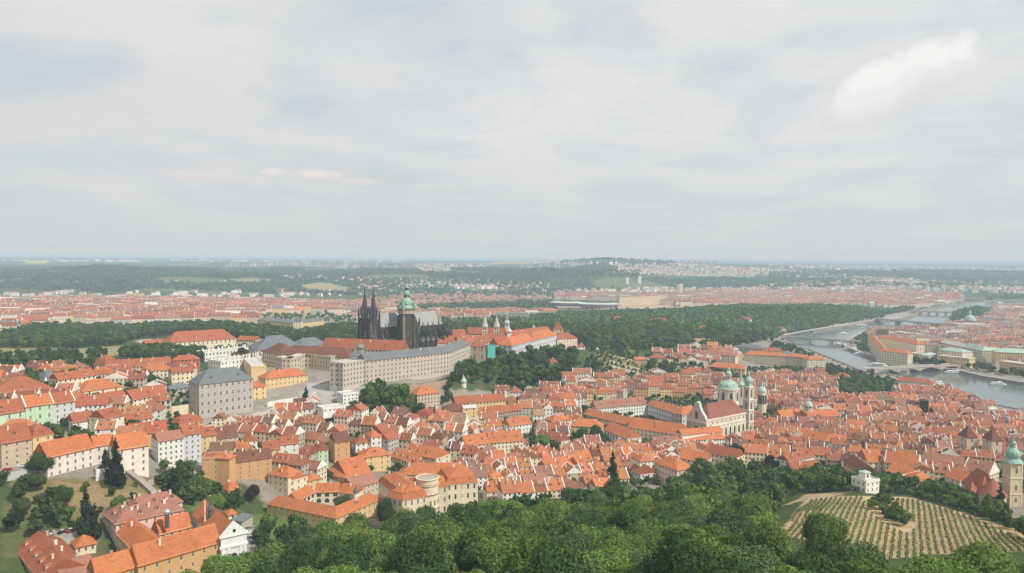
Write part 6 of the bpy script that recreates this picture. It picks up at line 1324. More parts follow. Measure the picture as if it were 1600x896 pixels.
# ------------------------------------------------------------------ town houses that fill the streets
HOUSES = []
ONE = {}
def fill(poly, rows, wid, dep, hgt, seed, ang, zone, roofs, walls, skip=.04, exclude=(), street=(0, 4), street_every=3, mgn=1.5, roofk=None, rh=(4.2, 6.2)):
    """rows of adjoining houses in a region; ang = direction of the rows (radians)"""
    P = np.array(wpoly(poly)); r = random.Random(seed); c, s = math.cos(ang), math.sin(ang); e = np.array([c, s]); n = np.array([-s, c])
    if n[1] < 0: n = -n
    U = P@e; Vv = P@n; v = Vv.min(); k = 0; EX = list(exclude); out = []
    while v < Vv.max():
        D = r.uniform(*dep); u = U.min()+r.uniform(0, 12); wob = r.uniform(0, 6.28)
        while u < U.max():
            w = r.uniform(*wid); wv = v+2.5*math.sin(u*.02+wob); p = e*u+n*wv; cc = p+e*w/2+n*D/2; cell = True
            if r.random() < .035: u += r.uniform(5, 12); continue
            out.append((p, w, D, r.uniform(*hgt), cc)); u += w
        k += 1; v += D+(r.uniform(9, 15) if k % street_every == 0 else r.uniform(*street))
    if not out: return
    Cc = np.array([o[4] for o in out]); gq = np.maximum(h0(Cc[:, 0], Cc[:, 1]), 3.6); qx, qy = pixv(Cc[:, 0], Cc[:, 1], gq); m = inpoly(qx, qy, poly)
    for q in EX: m &= ~inpoly(qx, qy, q)
    pts = []; own = []
    for i, o in enumerate(out):
        if not m[i]: continue
        for a, b in ((.1, .1), (.9, .1), (.9, .9), (.1, .9), (.5, .5), (.5, .02)): pts.append(o[0]+e*o[1]*a+n*o[2]*b); own.append(i)
    if not pts: return
    pts = np.array(pts); bad = in_foot(pts[:, 0], pts[:, 1], mgn)|inpoly(pts[:, 0], pts[:, 1], RIVER); B_ = set(np.array(own)[bad].tolist())
    G = ground(Cc[:, 0], Cc[:, 1])
    for i, o in enumerate(out):
        if not m[i] or i in B_ or r.random() < skip: continue
        px, py = proj((o[4][0], o[4][1], G[i]+8))
        if not (-60 < px < 1660 and 380 < py < 960): continue
        rot = r.random() < .2 and o[1] > 8
        HOUSES.append(dict(P=o[0], e=e, n=n, L=o[1]-.02, D=o[2], H=o[3], z=float(G[i]), rc=r.choice(roofs), wc=r.choice(walls), roof=(roofk or ('gablex' if rot else r.choice(('gable', 'gable', 'gable', 'gable', 'hip', 'gable', 'mansard')))), rh=r.uniform(*rh)*(1.0 if not rot else .8), dor=r.random() < .4, ch=r.choice((1, 1, 2, 2, 3)), fire=r.random() < .45, zone=zone, px=px, py=py, s=r.random()))
RC_ = list('OORRRROTPRBROB'); WC_ = list('wwccccyybpowwtcs')
gardens = [[(1518,738),(1612,738),(1612,815),(1518,815)], [(690,700),(730,700),(730,722),(690,722)], [(820,690),(885,690),(890,718),(820,718)], [(895,676),(958,676),(960,705),(895,700)], [(1295,590),(1402,590),(1408,628),(1310,630)]]
fill([(470,660),(560,652),(640,655),(700,668),(745,690),(745,735),(690,735),(560,745),(480,760),(440,750),(400,715),(372,700),(380,668)], 0, (8, 15), (10, 15), (8, 14), 51, -.28, 'A', RC_, WC_, exclude=gardens)
fill([(640,655),(760,645),(830,622),(900,612),(930,650),(930,712),(830,712),(745,705),(720,680)], 0, (8, 16), (10, 15), (8, 12), 52, .12, 'B', RC_, WC_, exclude=gardens)
fill([(640,740),(745,712),(830,715),(930,712),(1010,708),(1100,706),(1145,720),(1080,752),(990,760),(940,778),(890,782),(800,788),(745,785)], 0, (8, 15), (10, 15), (7, 10), 53, .30, 'C', list('OOOOORRP'), WC_, exclude=gardens)
fill([(830,622),(900,596),(960,600),(1010,594),(1060,586),(1100,592),(1165,602),(1225,604),(1230,650),(1100,630),(1010,622),(930,636),(870,640)], 0, (11, 24), (11, 15), (9, 13), 54, -.05, 'D', list('RRRRRPROB'), WC_, exclude=gardens)
fill([(1165,604),(1165,592),(1290,592),(1340,604),(1400,610),(1500,622),(1545,640),(1600,658),(1640,670),(1640,700),(1230,665)], 0, (10, 22), (11, 15), (9, 13), 55, -.12, 'E', list('RRRRPPROB'), WC_, exclude=gardens)
fill([(1175,665),(1230,662),(1640,700),(1640,772),(1600,776),(1520,778),(1440,765),(1320,748),(1240,745),(1190,735),(1140,715),(1130,690)], 0, (9, 19), (10, 15), (8, 12), 56, -.32, 'F', list('OORRRPROB'), WC_, exclude=gardens)
fill([(1015,562),(1030,556),(1090,546),(1160,545),(1160,560),(1100,578),(1040,578)], 0, (10, 22), (11, 15), (8, 12), 57, -.05, 'D', list('RRRPROB'), WC_, .35)
fill([(-60,705),(60,700),(60,680),(200,700),(330,690),(372,668),(360,700),(420,730),(400,770),(372,760),(330,720),(240,720),(230,700),(180,690),(90,690),(70,720),(-60,735)], 0, (8, 16), (9, 13), (6, 11), 58, .18, 'H', RC_, WC_, .15)
fill([(-60,690),(-60,600),(90,585),(300,580),(300,660),(250,668),(60,690)], 0, (10, 20), (10, 14), (7, 11), 59, .2, 'I', list('RRROOB'), WC_, .45)
fill([(310,690),(320,668),(400,655),(480,642),(520,650),(480,665),(400,690)], 0, (8, 14), (9, 12), (7, 10), 60, .15, 'J', RC_, WC_, .1)
fill([(700,614),(820,618),(900,612),(880,640),(760,648),(690,650)], 0, (9, 18), (9, 12), (6, 9), 61, .02, 'K', list('RRRPB'), WC_, .1)
# farther quarters: long tenements
TEN = len(HOUSES)
NB = ('RRRPPRROPBRTPPWG')
def ten(poly, seed, ang, roofs=NB, skip=.08, hg=(13, 18), wid=(22, 52), st=(2, 14), walls='ccbbepswyp', sk=2, mg=3):
    fill(poly, 0, wid, (12, 14), hg, seed, ang, 'T', list(roofs), list(walls), skip, (), st, sk, mg, 'gable', (4, 6))
ten([(-80,540),(60,512),(60,505),(200,511),(330,507),(400,506),(400,492),(560,492),(560,505),(640,505),(640,488),(560,478),(430,474),(300,471),(100,470),(-80,478)], 71, .35)
ten([(640,505),(640,488),(760,492),(860,492),(860,500),(760,504)], 72, -.1, skip=.5)
ten([(865,469),(965,470),(1060,478),(1200,480),(1200,470),(1060,462),(870,462)], 73, -.05)
ten([(1060,480),(1200,480),(1340,478),(1400,482),(1500,478),(1500,462),(1400,458),(1200,458),(1060,460)], 74, .1, skip=.12)
ten([(1355,528),(1372,522),(1440,518),(1470,515),(1500,510),(1700,505),(1700,590),(1600,580),(1560,562),(1500,552),(1420,552),(1370,540)], 75, -.25, 'PPRPPRGWB', .05, (12, 17), (14, 34), (0, 7), 'bbepstcw')
ten([(1500,508),(1700,503),(1700,482),(1560,480),(1545,500)], 76, .1, 'PPRPRGW', .1, (12, 18), (20, 50))
ten([(560,470),(640,462),(860,462),(860,470),(640,480),(560,480)], 78, .1, 'RPR', .72, (6, 10), (12, 22))
def house_geom(h, mw, mr):
    fr = mkfr(h['P'], h['e'], h['n']); r = random.Random(int(h['s']*1e6)); L, D = h['L'], h['D']; ze = h['z']+h['H']; WC = jit(WALL[h['wc']], .08, r); RC = jit(ROOF[h['rc']], .26 if h['zone'] != 'T' else .34, r); q_ = r.uniform(0, .42); RC = tuple(x*(1-q_)+y*q_ for x, y in zip(RC, (.23, .15, .115))); h['WC'] = WC; h['RC'] = RC
    wall_geom(mw, fr, L, D, h['z']-5, ze, h['roof'], h['rh'], WC, 0, h['fire'])
    win_quads(mw, fr, L, D, ze, h['H'], 1, 2.8 if h['zone'] != 'T' else 3.6, (1, h['fire'] or h['roof'] == 'gablex', 1), .04, r, 3.3)
    return fr, ze, roof_geom(mr, fr, L, D, ze, h['roof'], h['rh'], RC, .35)
HOUSES.sort(key=lambda h: h['P'][1])
H1 = [h for h in HOUSES if h['zone'] != 'T']; H2 = [h for h in HOUSES if h['zone'] == 'T']
NHERO = sum(1 for o in C.objects if o.parent is None and o.get('category') == 'house')
LM = [('the pink school', 150, 725), ('the slate-roofed palace', 350, 622), ('the yellow ochre palace', 445, 608), ('the round rotunda', 667, 750), ('the arcaded hospital', 510, 790), ('the yellow pilaster-fronted palace', 590, 720), ('the tall plain white house', 452, 708), ('the ochre church', 715, 650), ('the brown-beige hipped palace', 668, 620), ('the long twin-dormered orange palace', 775, 700), ('the leafy court', 850, 700), ('the L-shaped orange-roofed palace', 1000, 670), ('the white tower-like block', 1010, 730), ('the smooth orange hipped palace', 1055, 745), ('the pinkish long white palace', 970, 640), ('the green-domed church', 1135, 640), ('the grey-white college', 1040, 640), ('the white many-windowed palace', 1100, 692), ('the stone ministry', 1265, 652), ('the white-fronted terrace', 1290, 688), ('the white lantern villa', 1355, 755), ('the cream gabled barrack house', 1410, 728), ('the long plain terracotta roof', 1495, 732), ('the onion-towered church', 1570, 740), ('the twin blunt church towers', 1538, 690), ('the walled river park', 1345, 605), ('the river mill row', 1430, 598), ('the castle gardens', 960, 580), ('the U-shaped white court house', 1255, 725), ('the gabled cream house', 692, 720), ('the tan flat block', 335, 725), ('the mint green houses', 60, 645), ('the cream orange-hipped hall', 160, 610), ('the terraced dormer row', 890, 728)]
WN = {'w': 'white', 'c': 'cream', 'y': 'yellow', 'g': 'mint green', 'p': 'pinkish', 'o': 'ochre', 's': 'stone grey', 'b': 'beige', 't': 'tan-brown', 'e': 'pale stone', 'l': 'greyish'}
RN = {'O': 'orange', 'R': 'red', 'B': 'dark brown', 'P': 'faded pinkish', 'G': 'grey', 'g': 'green', 'W': 'pale', 'K': 'dark', 'T': 'brownish'}
KN = {'gable': 'gabled', 'gablex': 'front-gabled', 'hip': 'hipped', 'mansard': 'mansard', 'flat': 'flat'}
ORD = ['', 'second ', 'third ', 'fourth ', 'fifth ', 'sixth ', 'seventh ', 'eighth ', 'ninth ', 'tenth ', 'eleventh ', 'twelfth ', 'thirteenth ', 'fourteenth ', 'fifteenth ', 'sixteenth ', 'seventeenth ', 'eighteenth ', 'nineteenth ', 'twentieth ']
USED = {}
def where(px, py):
    n, x, y = min(LM, key=lambda l: (l[1]-px)**2+((l[2]-py)*1.8)**2); dx, dy = px-x, (py-y)*1.8
    d = 'right of' if dx > abs(dy) else 'left of' if -dx > abs(dy) else 'in front of' if dy > 0 else 'behind'
    return d, n, math.hypot(dx, dy)
def hlabel(h, noun='house'):
    d, n, dist = where(h['px'], h['py']); w = WN[h['wc']]; rr = RN[h['rc']]; st = max(2, round(h['H']/3.3))
    a = '%s %s with %s %s roof, ' % (w, noun, rr, KN[h['roof']])
    k = (a, d, n); i = USED.get(k, 0); USED[k] = i+1
    return a+(ORD[i] if i else '')+('%s %s' % (d, n))
def add_small(mw, fr, h, hh, L, D):
    pass
NIND = max(0, 296-NHERO)
smallH = Mesh(); smallHr = Mesh()
def place_house(h, name, cat, group, label):
    c = h['P']+h['e']*h['L']/2+h['n']*h['D']/2; base = (float(c[0]), float(c[1]), h['z']); root = thing(name, label, cat, base, group)
    mw, mr = Mesh(), Mesh(); fr, ze, hh = house_geom(h, mw, mr); put('wall', mw.data('wall', [MW, MG], base), root); put('roof', mr.data('roof', [MR], base), root)
    L, D = h['L'], h['D']; r = random.Random(int(h['s']*1e5)); az = math.atan2(h['e'][1], h['e'][0])
    for k in range(h['ch']):
        s, t = L*(k+.5+r.uniform(-.2, .2))/h['ch'], D*(.5+r.choice((-.15, .15)))
        p = fr(s, t, hh(s, t)+.2); put('chimney', SM['chimney%d' % r.choice((0, 0, 1, 2))], root, (p[0]-base[0], p[1]-base[1], p[2]-base[2]), az)
    if h['dor'] and h['roof'] == 'gable':
        nd = max(1, int(L/4.5))
        for k in range(nd):
            s, t = L*(k+.5)/nd, D*.17; p = fr(s, t, hh(s, t)); put('dormer', SM['dormer'+(h['rc'] if r.random() < .6 and 'dormer'+h['rc'] in SM else 'w')], root, (p[0]-base[0], p[1]-base[1], p[2]-base[2]), az)
    return root
for i, h in enumerate(H1):
    if i < NIND: place_house(h, 'house', 'house', 'houses of the lower town', hlabel(h))
    else:
        fr, ze, hh = house_geom(h, smallH, smallHr); r = random.Random(int(h['s']*1e5)); L, D = h['L'], h['D']
        for k in range(h['ch']):
            s, t = L*(k+.5+r.uniform(-.2, .2))/h['ch'], D*(.5+r.choice((-.15, .15))); z = hh(s, t); cc = r.choice(((.8,.76,.68),(.8,.76,.68),(.6,.42,.3))); smallH.box(s-.55, s+.55, t-.4, t+.4, z-1, z+1.9, 0, cc, fr)
        if h['dor'] and h['roof'] == 'gable':
            nd = max(1, int(L/4.5))
            for k in range(nd):
                s, t = L*(k+.5)/nd, D*.17; z = hh(s, t); g = lambda x, y, zz, s=s, t=t, z=z: fr(s+x, t+y, z+zz)
                smallH.box(-.75, .75, 0, 2.2, -.2, 1.2, 0, (.78,.75,.68), g); smallH.add([g(-.5, -.04, .2), g(.5, -.04, .2), g(.5, -.04, 1.1), g(-.5, -.04, 1.1)], [(0,1,2,3)], 1); smallHr.add([g(-1, -.2, 1.2), g(1, -.2, 1.2), g(1, 2.8, 2.0), g(-1, 2.8, 2.0)], [(0,1,2,3)], 0, h['RC'])
def join2(a, b, mi2):
    off = len(a.v); a.v += b.v; a.f += [tuple(i+off for i in f) for f in b.f]; a.m += [mi2]*len(b.f); a.c += b.c; return a
if smallH.f: tag(put('distant_houses', join2(smallH, smallHr, 2).data('distant_houses', [MW, MG, MR])), 'hundreds of small red-roofed houses packed across the farther lower town', 'houses', None, 'stuff')
TG = {}
H2.sort(key=lambda h: -h['L']*h['H']/h['P'][1]**2*(1 if h['px'] > 0 else .1))
tw, twr = Mesh(), Mesh()
def tplace(px, py):
    if px < 640: return 'in the quarter behind the castle park'
    if px > 1340 and py > 500: return 'in the old town across the river'
    if px < 1070: return 'beside the stadium plateau'
    return 'in the far riverside suburb'
TC = {}
for i, h in enumerate(H2):
    if i < 285:
        a = '%s tenement with %s roof' % (WN[h['wc']], RN[h['rc']]); pl = tplace(h['px'], h['py']); h['lab'] = (a, pl); TC.setdefault((a, pl), []).append(h)
for (a, pl), l in TC.items():
    l.sort(key=lambda h: h['px'])
    for j, h in enumerate(l):
        lb = a+' '+pl if len(l) == 1 else (a+', %sfrom left, ' % (ORD[j] or 'first ') + pl) if j < 20 else a+', near the right end, '+pl
        place_house(dict(h, ch=2 if h['P'][1] < 1900 else 0, dor=False), 'tenement', 'tenement', 'tenements '+pl, ' '.join(lb.split()[:16]))
for h in H2[285:]:
    fr, ze, hh = house_geom(h, tw, twr)
    r = random.Random(int(h['s']*1e5))
    for k in range(2):
        s = r.uniform(2, h['L']-3); t = h['D']*r.choice((.3, .6)); z = hh(s, t); tw.box(s, s+r.uniform(1, 3), t, t+1, z-.5, z+2.2, 0, r.choice(((.8,.78,.72), (.75,.7,.6), (.3,.28,.28))), fr)
    if r.random() < .4: tw.box(-.3, .3, -.2, h['D']+.2, ze-2, ze+h['rh']*.7, 0, (.75,.72,.66), fr)
if tw.f: tag(put('distant_tenements', join2(tw, twr, 2).data('distant_tenements', [MW, MG, MR])), 'mass of far tenement blocks in the outer quarters', 'tenements', None, 'stuff')

# ------------------------------------------------------------------ place the trees
_n0 = len(FOOT)
for h in HOUSES: add_foot(h['P'], h['e'], h['n'], h['L'], h['D'], -.3)
FA = None
tz([(340,690),(480,664),(640,655),(830,622),(900,606),(1100,578),(1290,576),(1400,606),(1600,658),(1640,700),(1640,770),(1520,778),(1320,748),(1140,716),(1080,752),(940,776),(800,786),(600,740),(480,758),(400,760)], 7.5, 2.4, 4.4, ['deep green', 'bright green', 'grey-green', 'deep green'], 'lower town courtyards', 70, 1.6, (.7, 1.0))
tz([(0,600),(90,590),(300,585),(300,690),(60,700),(0,690)], 8, 2.6, 4.6, ['deep green', 'bright green', 'grey-green'], 'upper town gardens', 71, 1.6, (.7, 1.0))
TREES = [t for t in TREES]
def seen(t):
    px, py = proj((t[0], t[1], t[2]+8)); return -60 < px < 1660 and py < 960
TREES = [t for t in TREES if seen(t)]
hs_ = [(h['P'][0], h['P'][1]) for h in H1]
TREES.sort(key=lambda t: -t[3]/t[1]); NI = 292-len(KEEP); ind = TREES[:NI]; rest = TREES[NI:]
print('TREES', len(TREES), len(KEEP), len(STUFF_T), 'HOUSES', len(H1), len(H2), NHERO)
rr = random.Random(5)
def put_tree(x, y, z, R, tone, hs, label, kind='b', group=None):
    con = kind == 'c'; root = thing('conifer_tree' if con else 'broadleaf_tree', label, 'conifer' if con else 'tree', (x, y, z-.3), group); a = rr.uniform(0, 6.28)
    if con: put('trunk', TRUNK, root, (0, 0, 0), a, (R/6, R/6, R/6)); put('crown', CONIF, root, (0, 0, .5), a, (R/3.6, R/3.6, R/4.2*hs))
    else:
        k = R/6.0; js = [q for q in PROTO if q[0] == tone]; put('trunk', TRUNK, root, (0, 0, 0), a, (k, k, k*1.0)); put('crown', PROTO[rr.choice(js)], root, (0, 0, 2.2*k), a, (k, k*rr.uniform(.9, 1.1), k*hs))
for x, y, z, R, tone, lab, hs, kind, px in KEEP: put_tree(x, y, z, R, tone, hs, lab, kind)
Z_ = {}
for t in ind:
    zn = t[5]; px = proj((t[0], t[1], t[2]))[0]
    if zn == 'wood':
        Yv = t[1]; bd = 'nearest strip' if Yv < 235 else 'lower part' if Yv < 275 else 'middle part' if Yv < 330 else 'upper part' if Yv < 400 else 'town-side edge'
        zn = bd+' of the foreground wood'
    Z_.setdefault((t[4], zn), []).append((px, t))
for (tone, zn), l in Z_.items():
    l.sort(key=lambda q: q[0])
    for j, (px, t) in enumerate(l):
        lb = ('%s tree, %ssuch from the left in the %s' % (tone, ORD[j] or 'first ', zn)) if j < 20 else '%s tree toward the right end of the %s' % (tone, zn)
        put_tree(t[0], t[1], t[2], t[3], tone, t[6], lb, 'b', 'trees of the '+(zn.split(' of the ')[-1]))
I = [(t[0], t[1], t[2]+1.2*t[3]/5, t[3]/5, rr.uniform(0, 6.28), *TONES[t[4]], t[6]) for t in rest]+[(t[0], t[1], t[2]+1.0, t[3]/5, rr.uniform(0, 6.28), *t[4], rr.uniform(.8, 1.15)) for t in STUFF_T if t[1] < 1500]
tag(merged('park_woods', LOW, I, ML), 'dense tree cover of the castle parks and wooded slopes', 'woods', None, 'stuff')
I = [(t[0], t[1], t[2]-.5, t[3]/5, rr.uniform(0, 6.28), *t[4], rr.uniform(.7, 1.1)) for t in STUFF_T if t[1] >= 1500]
tag(merged('far_woods', FARC, I, ML), 'woods covering the far hills and riverside', 'woods', None, 'stuff')
# ------------------------------------------------------------------ far settlements on the hills
def far_boxes():
    r = random.Random(77); m = Mesh()
    def grp(poly, sp, seed, w, hgt, keep=1.0, roofs=((.45,.17,.11), (.38,.16,.12), (.5,.45,.4)), walls=((.8,.78,.74), (.7,.62,.5), (.75,.7,.62))):
        X, Y = scatter(poly, sp, seed)
        if not len(X): return
        Z = ground(X, Y)
        for x, y, z in zip(X, Y, Z):
            if r.random() > keep or inpoly(np.array([x]), np.array([y]), RIVER)[0]: continue
            a = r.uniform(0, 3.14); L = r.uniform(*w); D = r.uniform(9, 14); H_ = r.uniform(*hgt); e = np.array([math.cos(a), math.sin(a)]); n = np.array([-e[1], e[0]]); fr = mkfr(np.array([x, y]), e, n); ze = z+H_
            m.box(0, L, 0, D, z-6, ze, 0, jit(r.choice(walls), .1, r), fr); c = jit(r.choice(roofs), .1, r)
            m.add([fr(0, 0, ze), fr(L, 0, ze), fr(L, D, ze), fr(0, D, ze), fr(L*.1, D/2, ze+4), fr(L*.9, D/2, ze+4)], [(0,1,5,4),(1,2,5),(2,3,4,5),(3,0,4)], 1, c)
    grp([(440,438),(560,444),(700,452),(860,456),(860,444),(700,438),(560,436),(440,430)], 42, 1, (12, 22), (10, 14), .42)
    grp([(560,456),(700,452),(860,452),(860,446),(700,446),(560,448)], 30, 2, (14, 34), (10, 15), .4)
    grp([(650,424),(700,424),(760,420),(760,414),(650,414)], 60, 3, (15, 30), (8, 12), .4)
    grp([(760,414),(860,412),(1000,418),(1100,424),(1200,432),(1330,440),(1430,446),(1430,438),(1300,430),(1180,420),(1060,414),(940,412),(800,409)], 42, 4, (14, 40), (9, 18), .5)
    grp([(950,428),(1100,432),(1180,436),(1180,426),(1060,420),(960,420)], 30, 5, (12, 26), (8, 13), .6)
    grp([(1180,450),(1420,452),(1640,452),(1640,442),(1420,440),(1200,444)], 44, 6, (14, 40), (9, 16), .42)
    grp([(1200,420),(1640,428),(1640,420),(1200,415)], 90, 7, (25, 70), (10, 25), .4)
    grp([(0,410),(350,410),(640,411),(640,408),(0,407)], 130, 8, (30, 90), (8, 16), .25)
    grp([(380,470),(560,462),(860,464),(860,458),(560,456),(0,460),(0,468)], 50, 9, (14, 50), (8, 14), .28)
    grp([(860,462),(1060,458),(1400,456),(1640,460),(1640,452),(1400,450),(1060,452),(860,456)], 34, 10, (16, 44), (10, 18), .5)
    grp([(0,448),(250,446),(500,440),(500,434),(250,440),(0,442)], 70, 11, (14, 30), (7, 10), .2)
    tag(put('far_settlements', m.data('far_settlements', [MW, MR])), 'pale specks of suburban houses sprinkled over the far hills', 'suburbs', None, 'stuff')
far_boxes()
# slab blocks on the ridge
def slabs():
    r = random.Random(9); l = []
    for k in range(64):
        px = 352+k*5.9+r.uniform(-2, 2); z = 0; Y = r.uniform(6000, 6700); X = (px-800)/F*Y; l.append((px, X, Y, r.uniform(16, 34), r.choice((26, 36, 36, 42, 50)), r.choice(((.62,.5,.44), (.72,.66,.6), (.6,.42,.38), (.76,.72,.68)))))
    for px in (812, 816, 823, 829, 843, 849, 855, 866, 872, 892, 896, 900, 905, 910): l.append((px, (px-800)/F*6200, 6200, 18, 38, (.75,.7,.62)))
    for k in range(12): px = 1062+k*5; l.append((px, (px-800)/F*8800, 8800+r.uniform(-200, 200), 34, 30, (.6,.58,.55)))
    for i, (px, X, Y, w, h, c) in enumerate(l):
        zb = gz(X, Y)
        base = (X, Y, zb); cn = 'reddish' if c[0] > c[1]*1.35 else 'whitish' if c[0] > .7 else 'greyish'
        nth = ORD[i % 20] or 'first '; band = 'long ridge row' if px < 730 else 'ridge cluster above the valley' if px < 1000 else 'long horizon slab'
        root = thing('panel_block', '%s housing block, %sfrom the left in the %s' % (cn, nth, band) if i < 20 else '%s housing block %d percent of the way across the skyline, %s' % (cn, round(px/16), band), 'housing block', base, 'housing blocks along the horizon ridge')
        m = Mesh(); fr = mkfr(np.array([X, Y]), np.array([1., 0]), np.array([0, 1.])); m.box(0, w, 0, 14, zb-25, zb+h, 0, c, fr)
        for k in range(int(h/6)): m.add([fr(1, -.2, zb+3+k*6), fr(w-1, -.2, zb+3+k*6), fr(w-1, -.2, zb+5.2+k*6), fr(1, -.2, zb+5.2+k*6)], [(0,1,2,3)], 1)
        put('wall', m.data('wall', [MW, MG], base), root); m = Mesh(); m.box(-.5, w+.5, -.5, 14.5, zb+h, zb+h+1.5, 0, (.4,.38,.36), fr); m.box(w*.4, w*.6, 4, 9, zb+h+1.5, zb+h+5, 0, (.5,.48,.45), fr); put('roof', m.data('roof', [MW], base), root)
slabs()
# stadium with its white roofs, and two light masts
def stadium():
    for px, w, d, lab, z in ((885, 46, 60, 'dark oval stadium with pale rim on the plateau, left of two stands', 42), (935, 60, 60, 'wider oval stand with pale roof rim right beside the first stand', 42)):
        c = on_plane(px, 477 if px < 900 else 479, z); base = tuple(map(float, c)); root = thing('stadium', lab, 'stadium', base)
        m = Mesh(); m.lathe(c[0], c[1], [(w, z-3), (w+6, z+7), (w-4, z+8), (w-20, z+3), (0.5, z+2.5)], 28, 0, (.16,.17,.2), 0, .7); put('stand', m.data('stand', [MP], base), root)
        m = Mesh(); m.lathe(c[0], c[1], [(w+7, z+7.5), (w+8, z+9.5), (w-14, z+12), (w-14, z+11), (w+7, z+7.5)], 28, 0, (.62,.63,.62), 0, .7, False); put('roof', m.data('roof', [MP], base), root)
    for px, lab in ((848.5, 'left of two thin white floodlight masts near the stadium'), (852.5, 'right of two thin white floodlight masts near the stadium')):
        c = ray_hit(px, 466); base = tuple(map(float, c)); root = thing('floodlight_mast', lab, 'mast', base); m = Mesh(); m.lathe(c[0], c[1], [(1.3, c[2]-2), (.8, c[2]+34)], 6, 0, (.75,.75,.75)); put('pole', m.data('pole', [MP], base), root)
        m = Mesh(); m.box(c[0]-4, c[0]+4, c[1]-.5, c[1]+.5, c[2]+34, c[2]+40, 0, (.8,.8,.8)); put('lamp_panel', m.data('lamp_panel', [MP], base), root)
stadium()
# ------------------------------------------------------------------ vineyard rows
def vineyard():
    VP = np.array(wpoly([(1222,838),(1262,784),(1330,780),(1420,782),(1500,804),(1640,852),(1600,864),(1470,868),(1330,884),(1290,868)]))
    th = wpoly([(1345,778),(1380,778),(1405,792),(1436,826),(1415,838),(1385,822),(1358,800)])
    # rows run up the slope in the photograph; follow that direction on the ground
    d = (ray_hit(1444, 795)-ray_hit(1452, 860))[:2]; d = d/np.linalg.norm(d); e = d; n = np.array([-e[1], e[0]]); U = VP@e; V = VP@n
    r = np.random.RandomState(4); k = 0; v = V.max(); sp = 2.75; rows = []
    sv, sf = ico(1)
    while v > V.min():
        us = np.arange(U.min(), U.max(), .95); P = us[:, None]*e[None]+v*n[None]; P = P+r.uniform(-.12, .12, P.shape); m = inpoly(P[:, 0], P[:, 1], VP.tolist()) & ~inpoly(P[:, 0], P[:, 1], [tuple(q) for q in th]); P = P[m]; P = P[r.rand(len(P)) > .12]
        if len(P) > 6: rows.append(P)
        v -= sp
    for k, P in enumerate(rows):
        Z = ground(P[:, 0], P[:, 1]); base = (float(P[0, 0]), float(P[0, 1]), float(Z[0])); nth = (ORD[k] or 'first ') if k < 20 else ''
        lb = '%sgreen vine row from the left on the tan vineyard slope' % nth if k < 20 else '%sgreen vine row from the right on the tan vineyard slope' % (ORD[len(rows)-1-k] or 'first ' if len(rows)-1-k < 20 else 'middle ')
        root = thing('vine_row', lb, 'vine row', base, 'vine rows on the slope'); Vv = []; Fc = []; Cc = []
        for (x, y), z in zip(P, Z):
            for q in range(7):
                c = np.array([x-base[0]+r.normal()*.3, y-base[1]+r.normal()*.3, z-base[2]+r.uniform(.35, 1.7)]); t = r.normal(size=3); t /= np.linalg.norm(t); s = np.cross(t, r.normal(size=3)); s /= np.linalg.norm(s); a = r.uniform(.2, .42); b = len(Vv); Vv += [c+t*a, c+s*a, c-t*a, c-s*a]; Fc.append((b, b+1, b+2, b+3)); Cc.append(np.array((.15,.2,.055))*r.uniform(.7, 1.25))
        put('foliage', raw_mesh('foliage', np.array(Vv), Fc, np.array(Cc), ML), root)
        m = Mesh()
        PZ = list(zip(P, Z))[::3]
        for (x, y), z in PZ: m.box(x-.05, x+.05, y-.05, y+.05, z-.3, z+1.9, 0, (.5,.44,.34))
        for ((x, y), z), ((x2, y2), z2) in zip(PZ[:-1], PZ[1:]):
            for q in (.9, 1.75): m.add([(x, y, z+q), (x2, y2, z2+q), (x2, y2, z2+q+.05), (x, y, z+q+.05)], [(0, 1, 2, 3)], 0, (.3,.3,.3))
        put('trellis', m.data('trellis', [MP], base), root)
vineyard()
# terraced castle gardens: low pale walls
for k, (pl, lb) in enumerate((([(948,553),(975,560),(1008,568)], 'topmost pale terrace wall of the stepped castle garden'), ([(950,562),(978,570),(1004,577)], 'second pale terrace wall of the stepped castle garden'), ([(952,570),(978,577),(1002,584)], 'third pale terrace wall of the stepped castle garden'), ([(950,578),(975,586),(998,592)], 'fourth pale terrace wall of the stepped castle garden'), ([(945,586),(968,592),(990,599)], 'lowest pale terrace wall of the stepped castle garden'))):
    gwall(pl, 3.5, 2.0, MW, lb, 'terrace wall', 'terrace_wall', (.70,.60,.42), 'terrace walls of the castle garden')
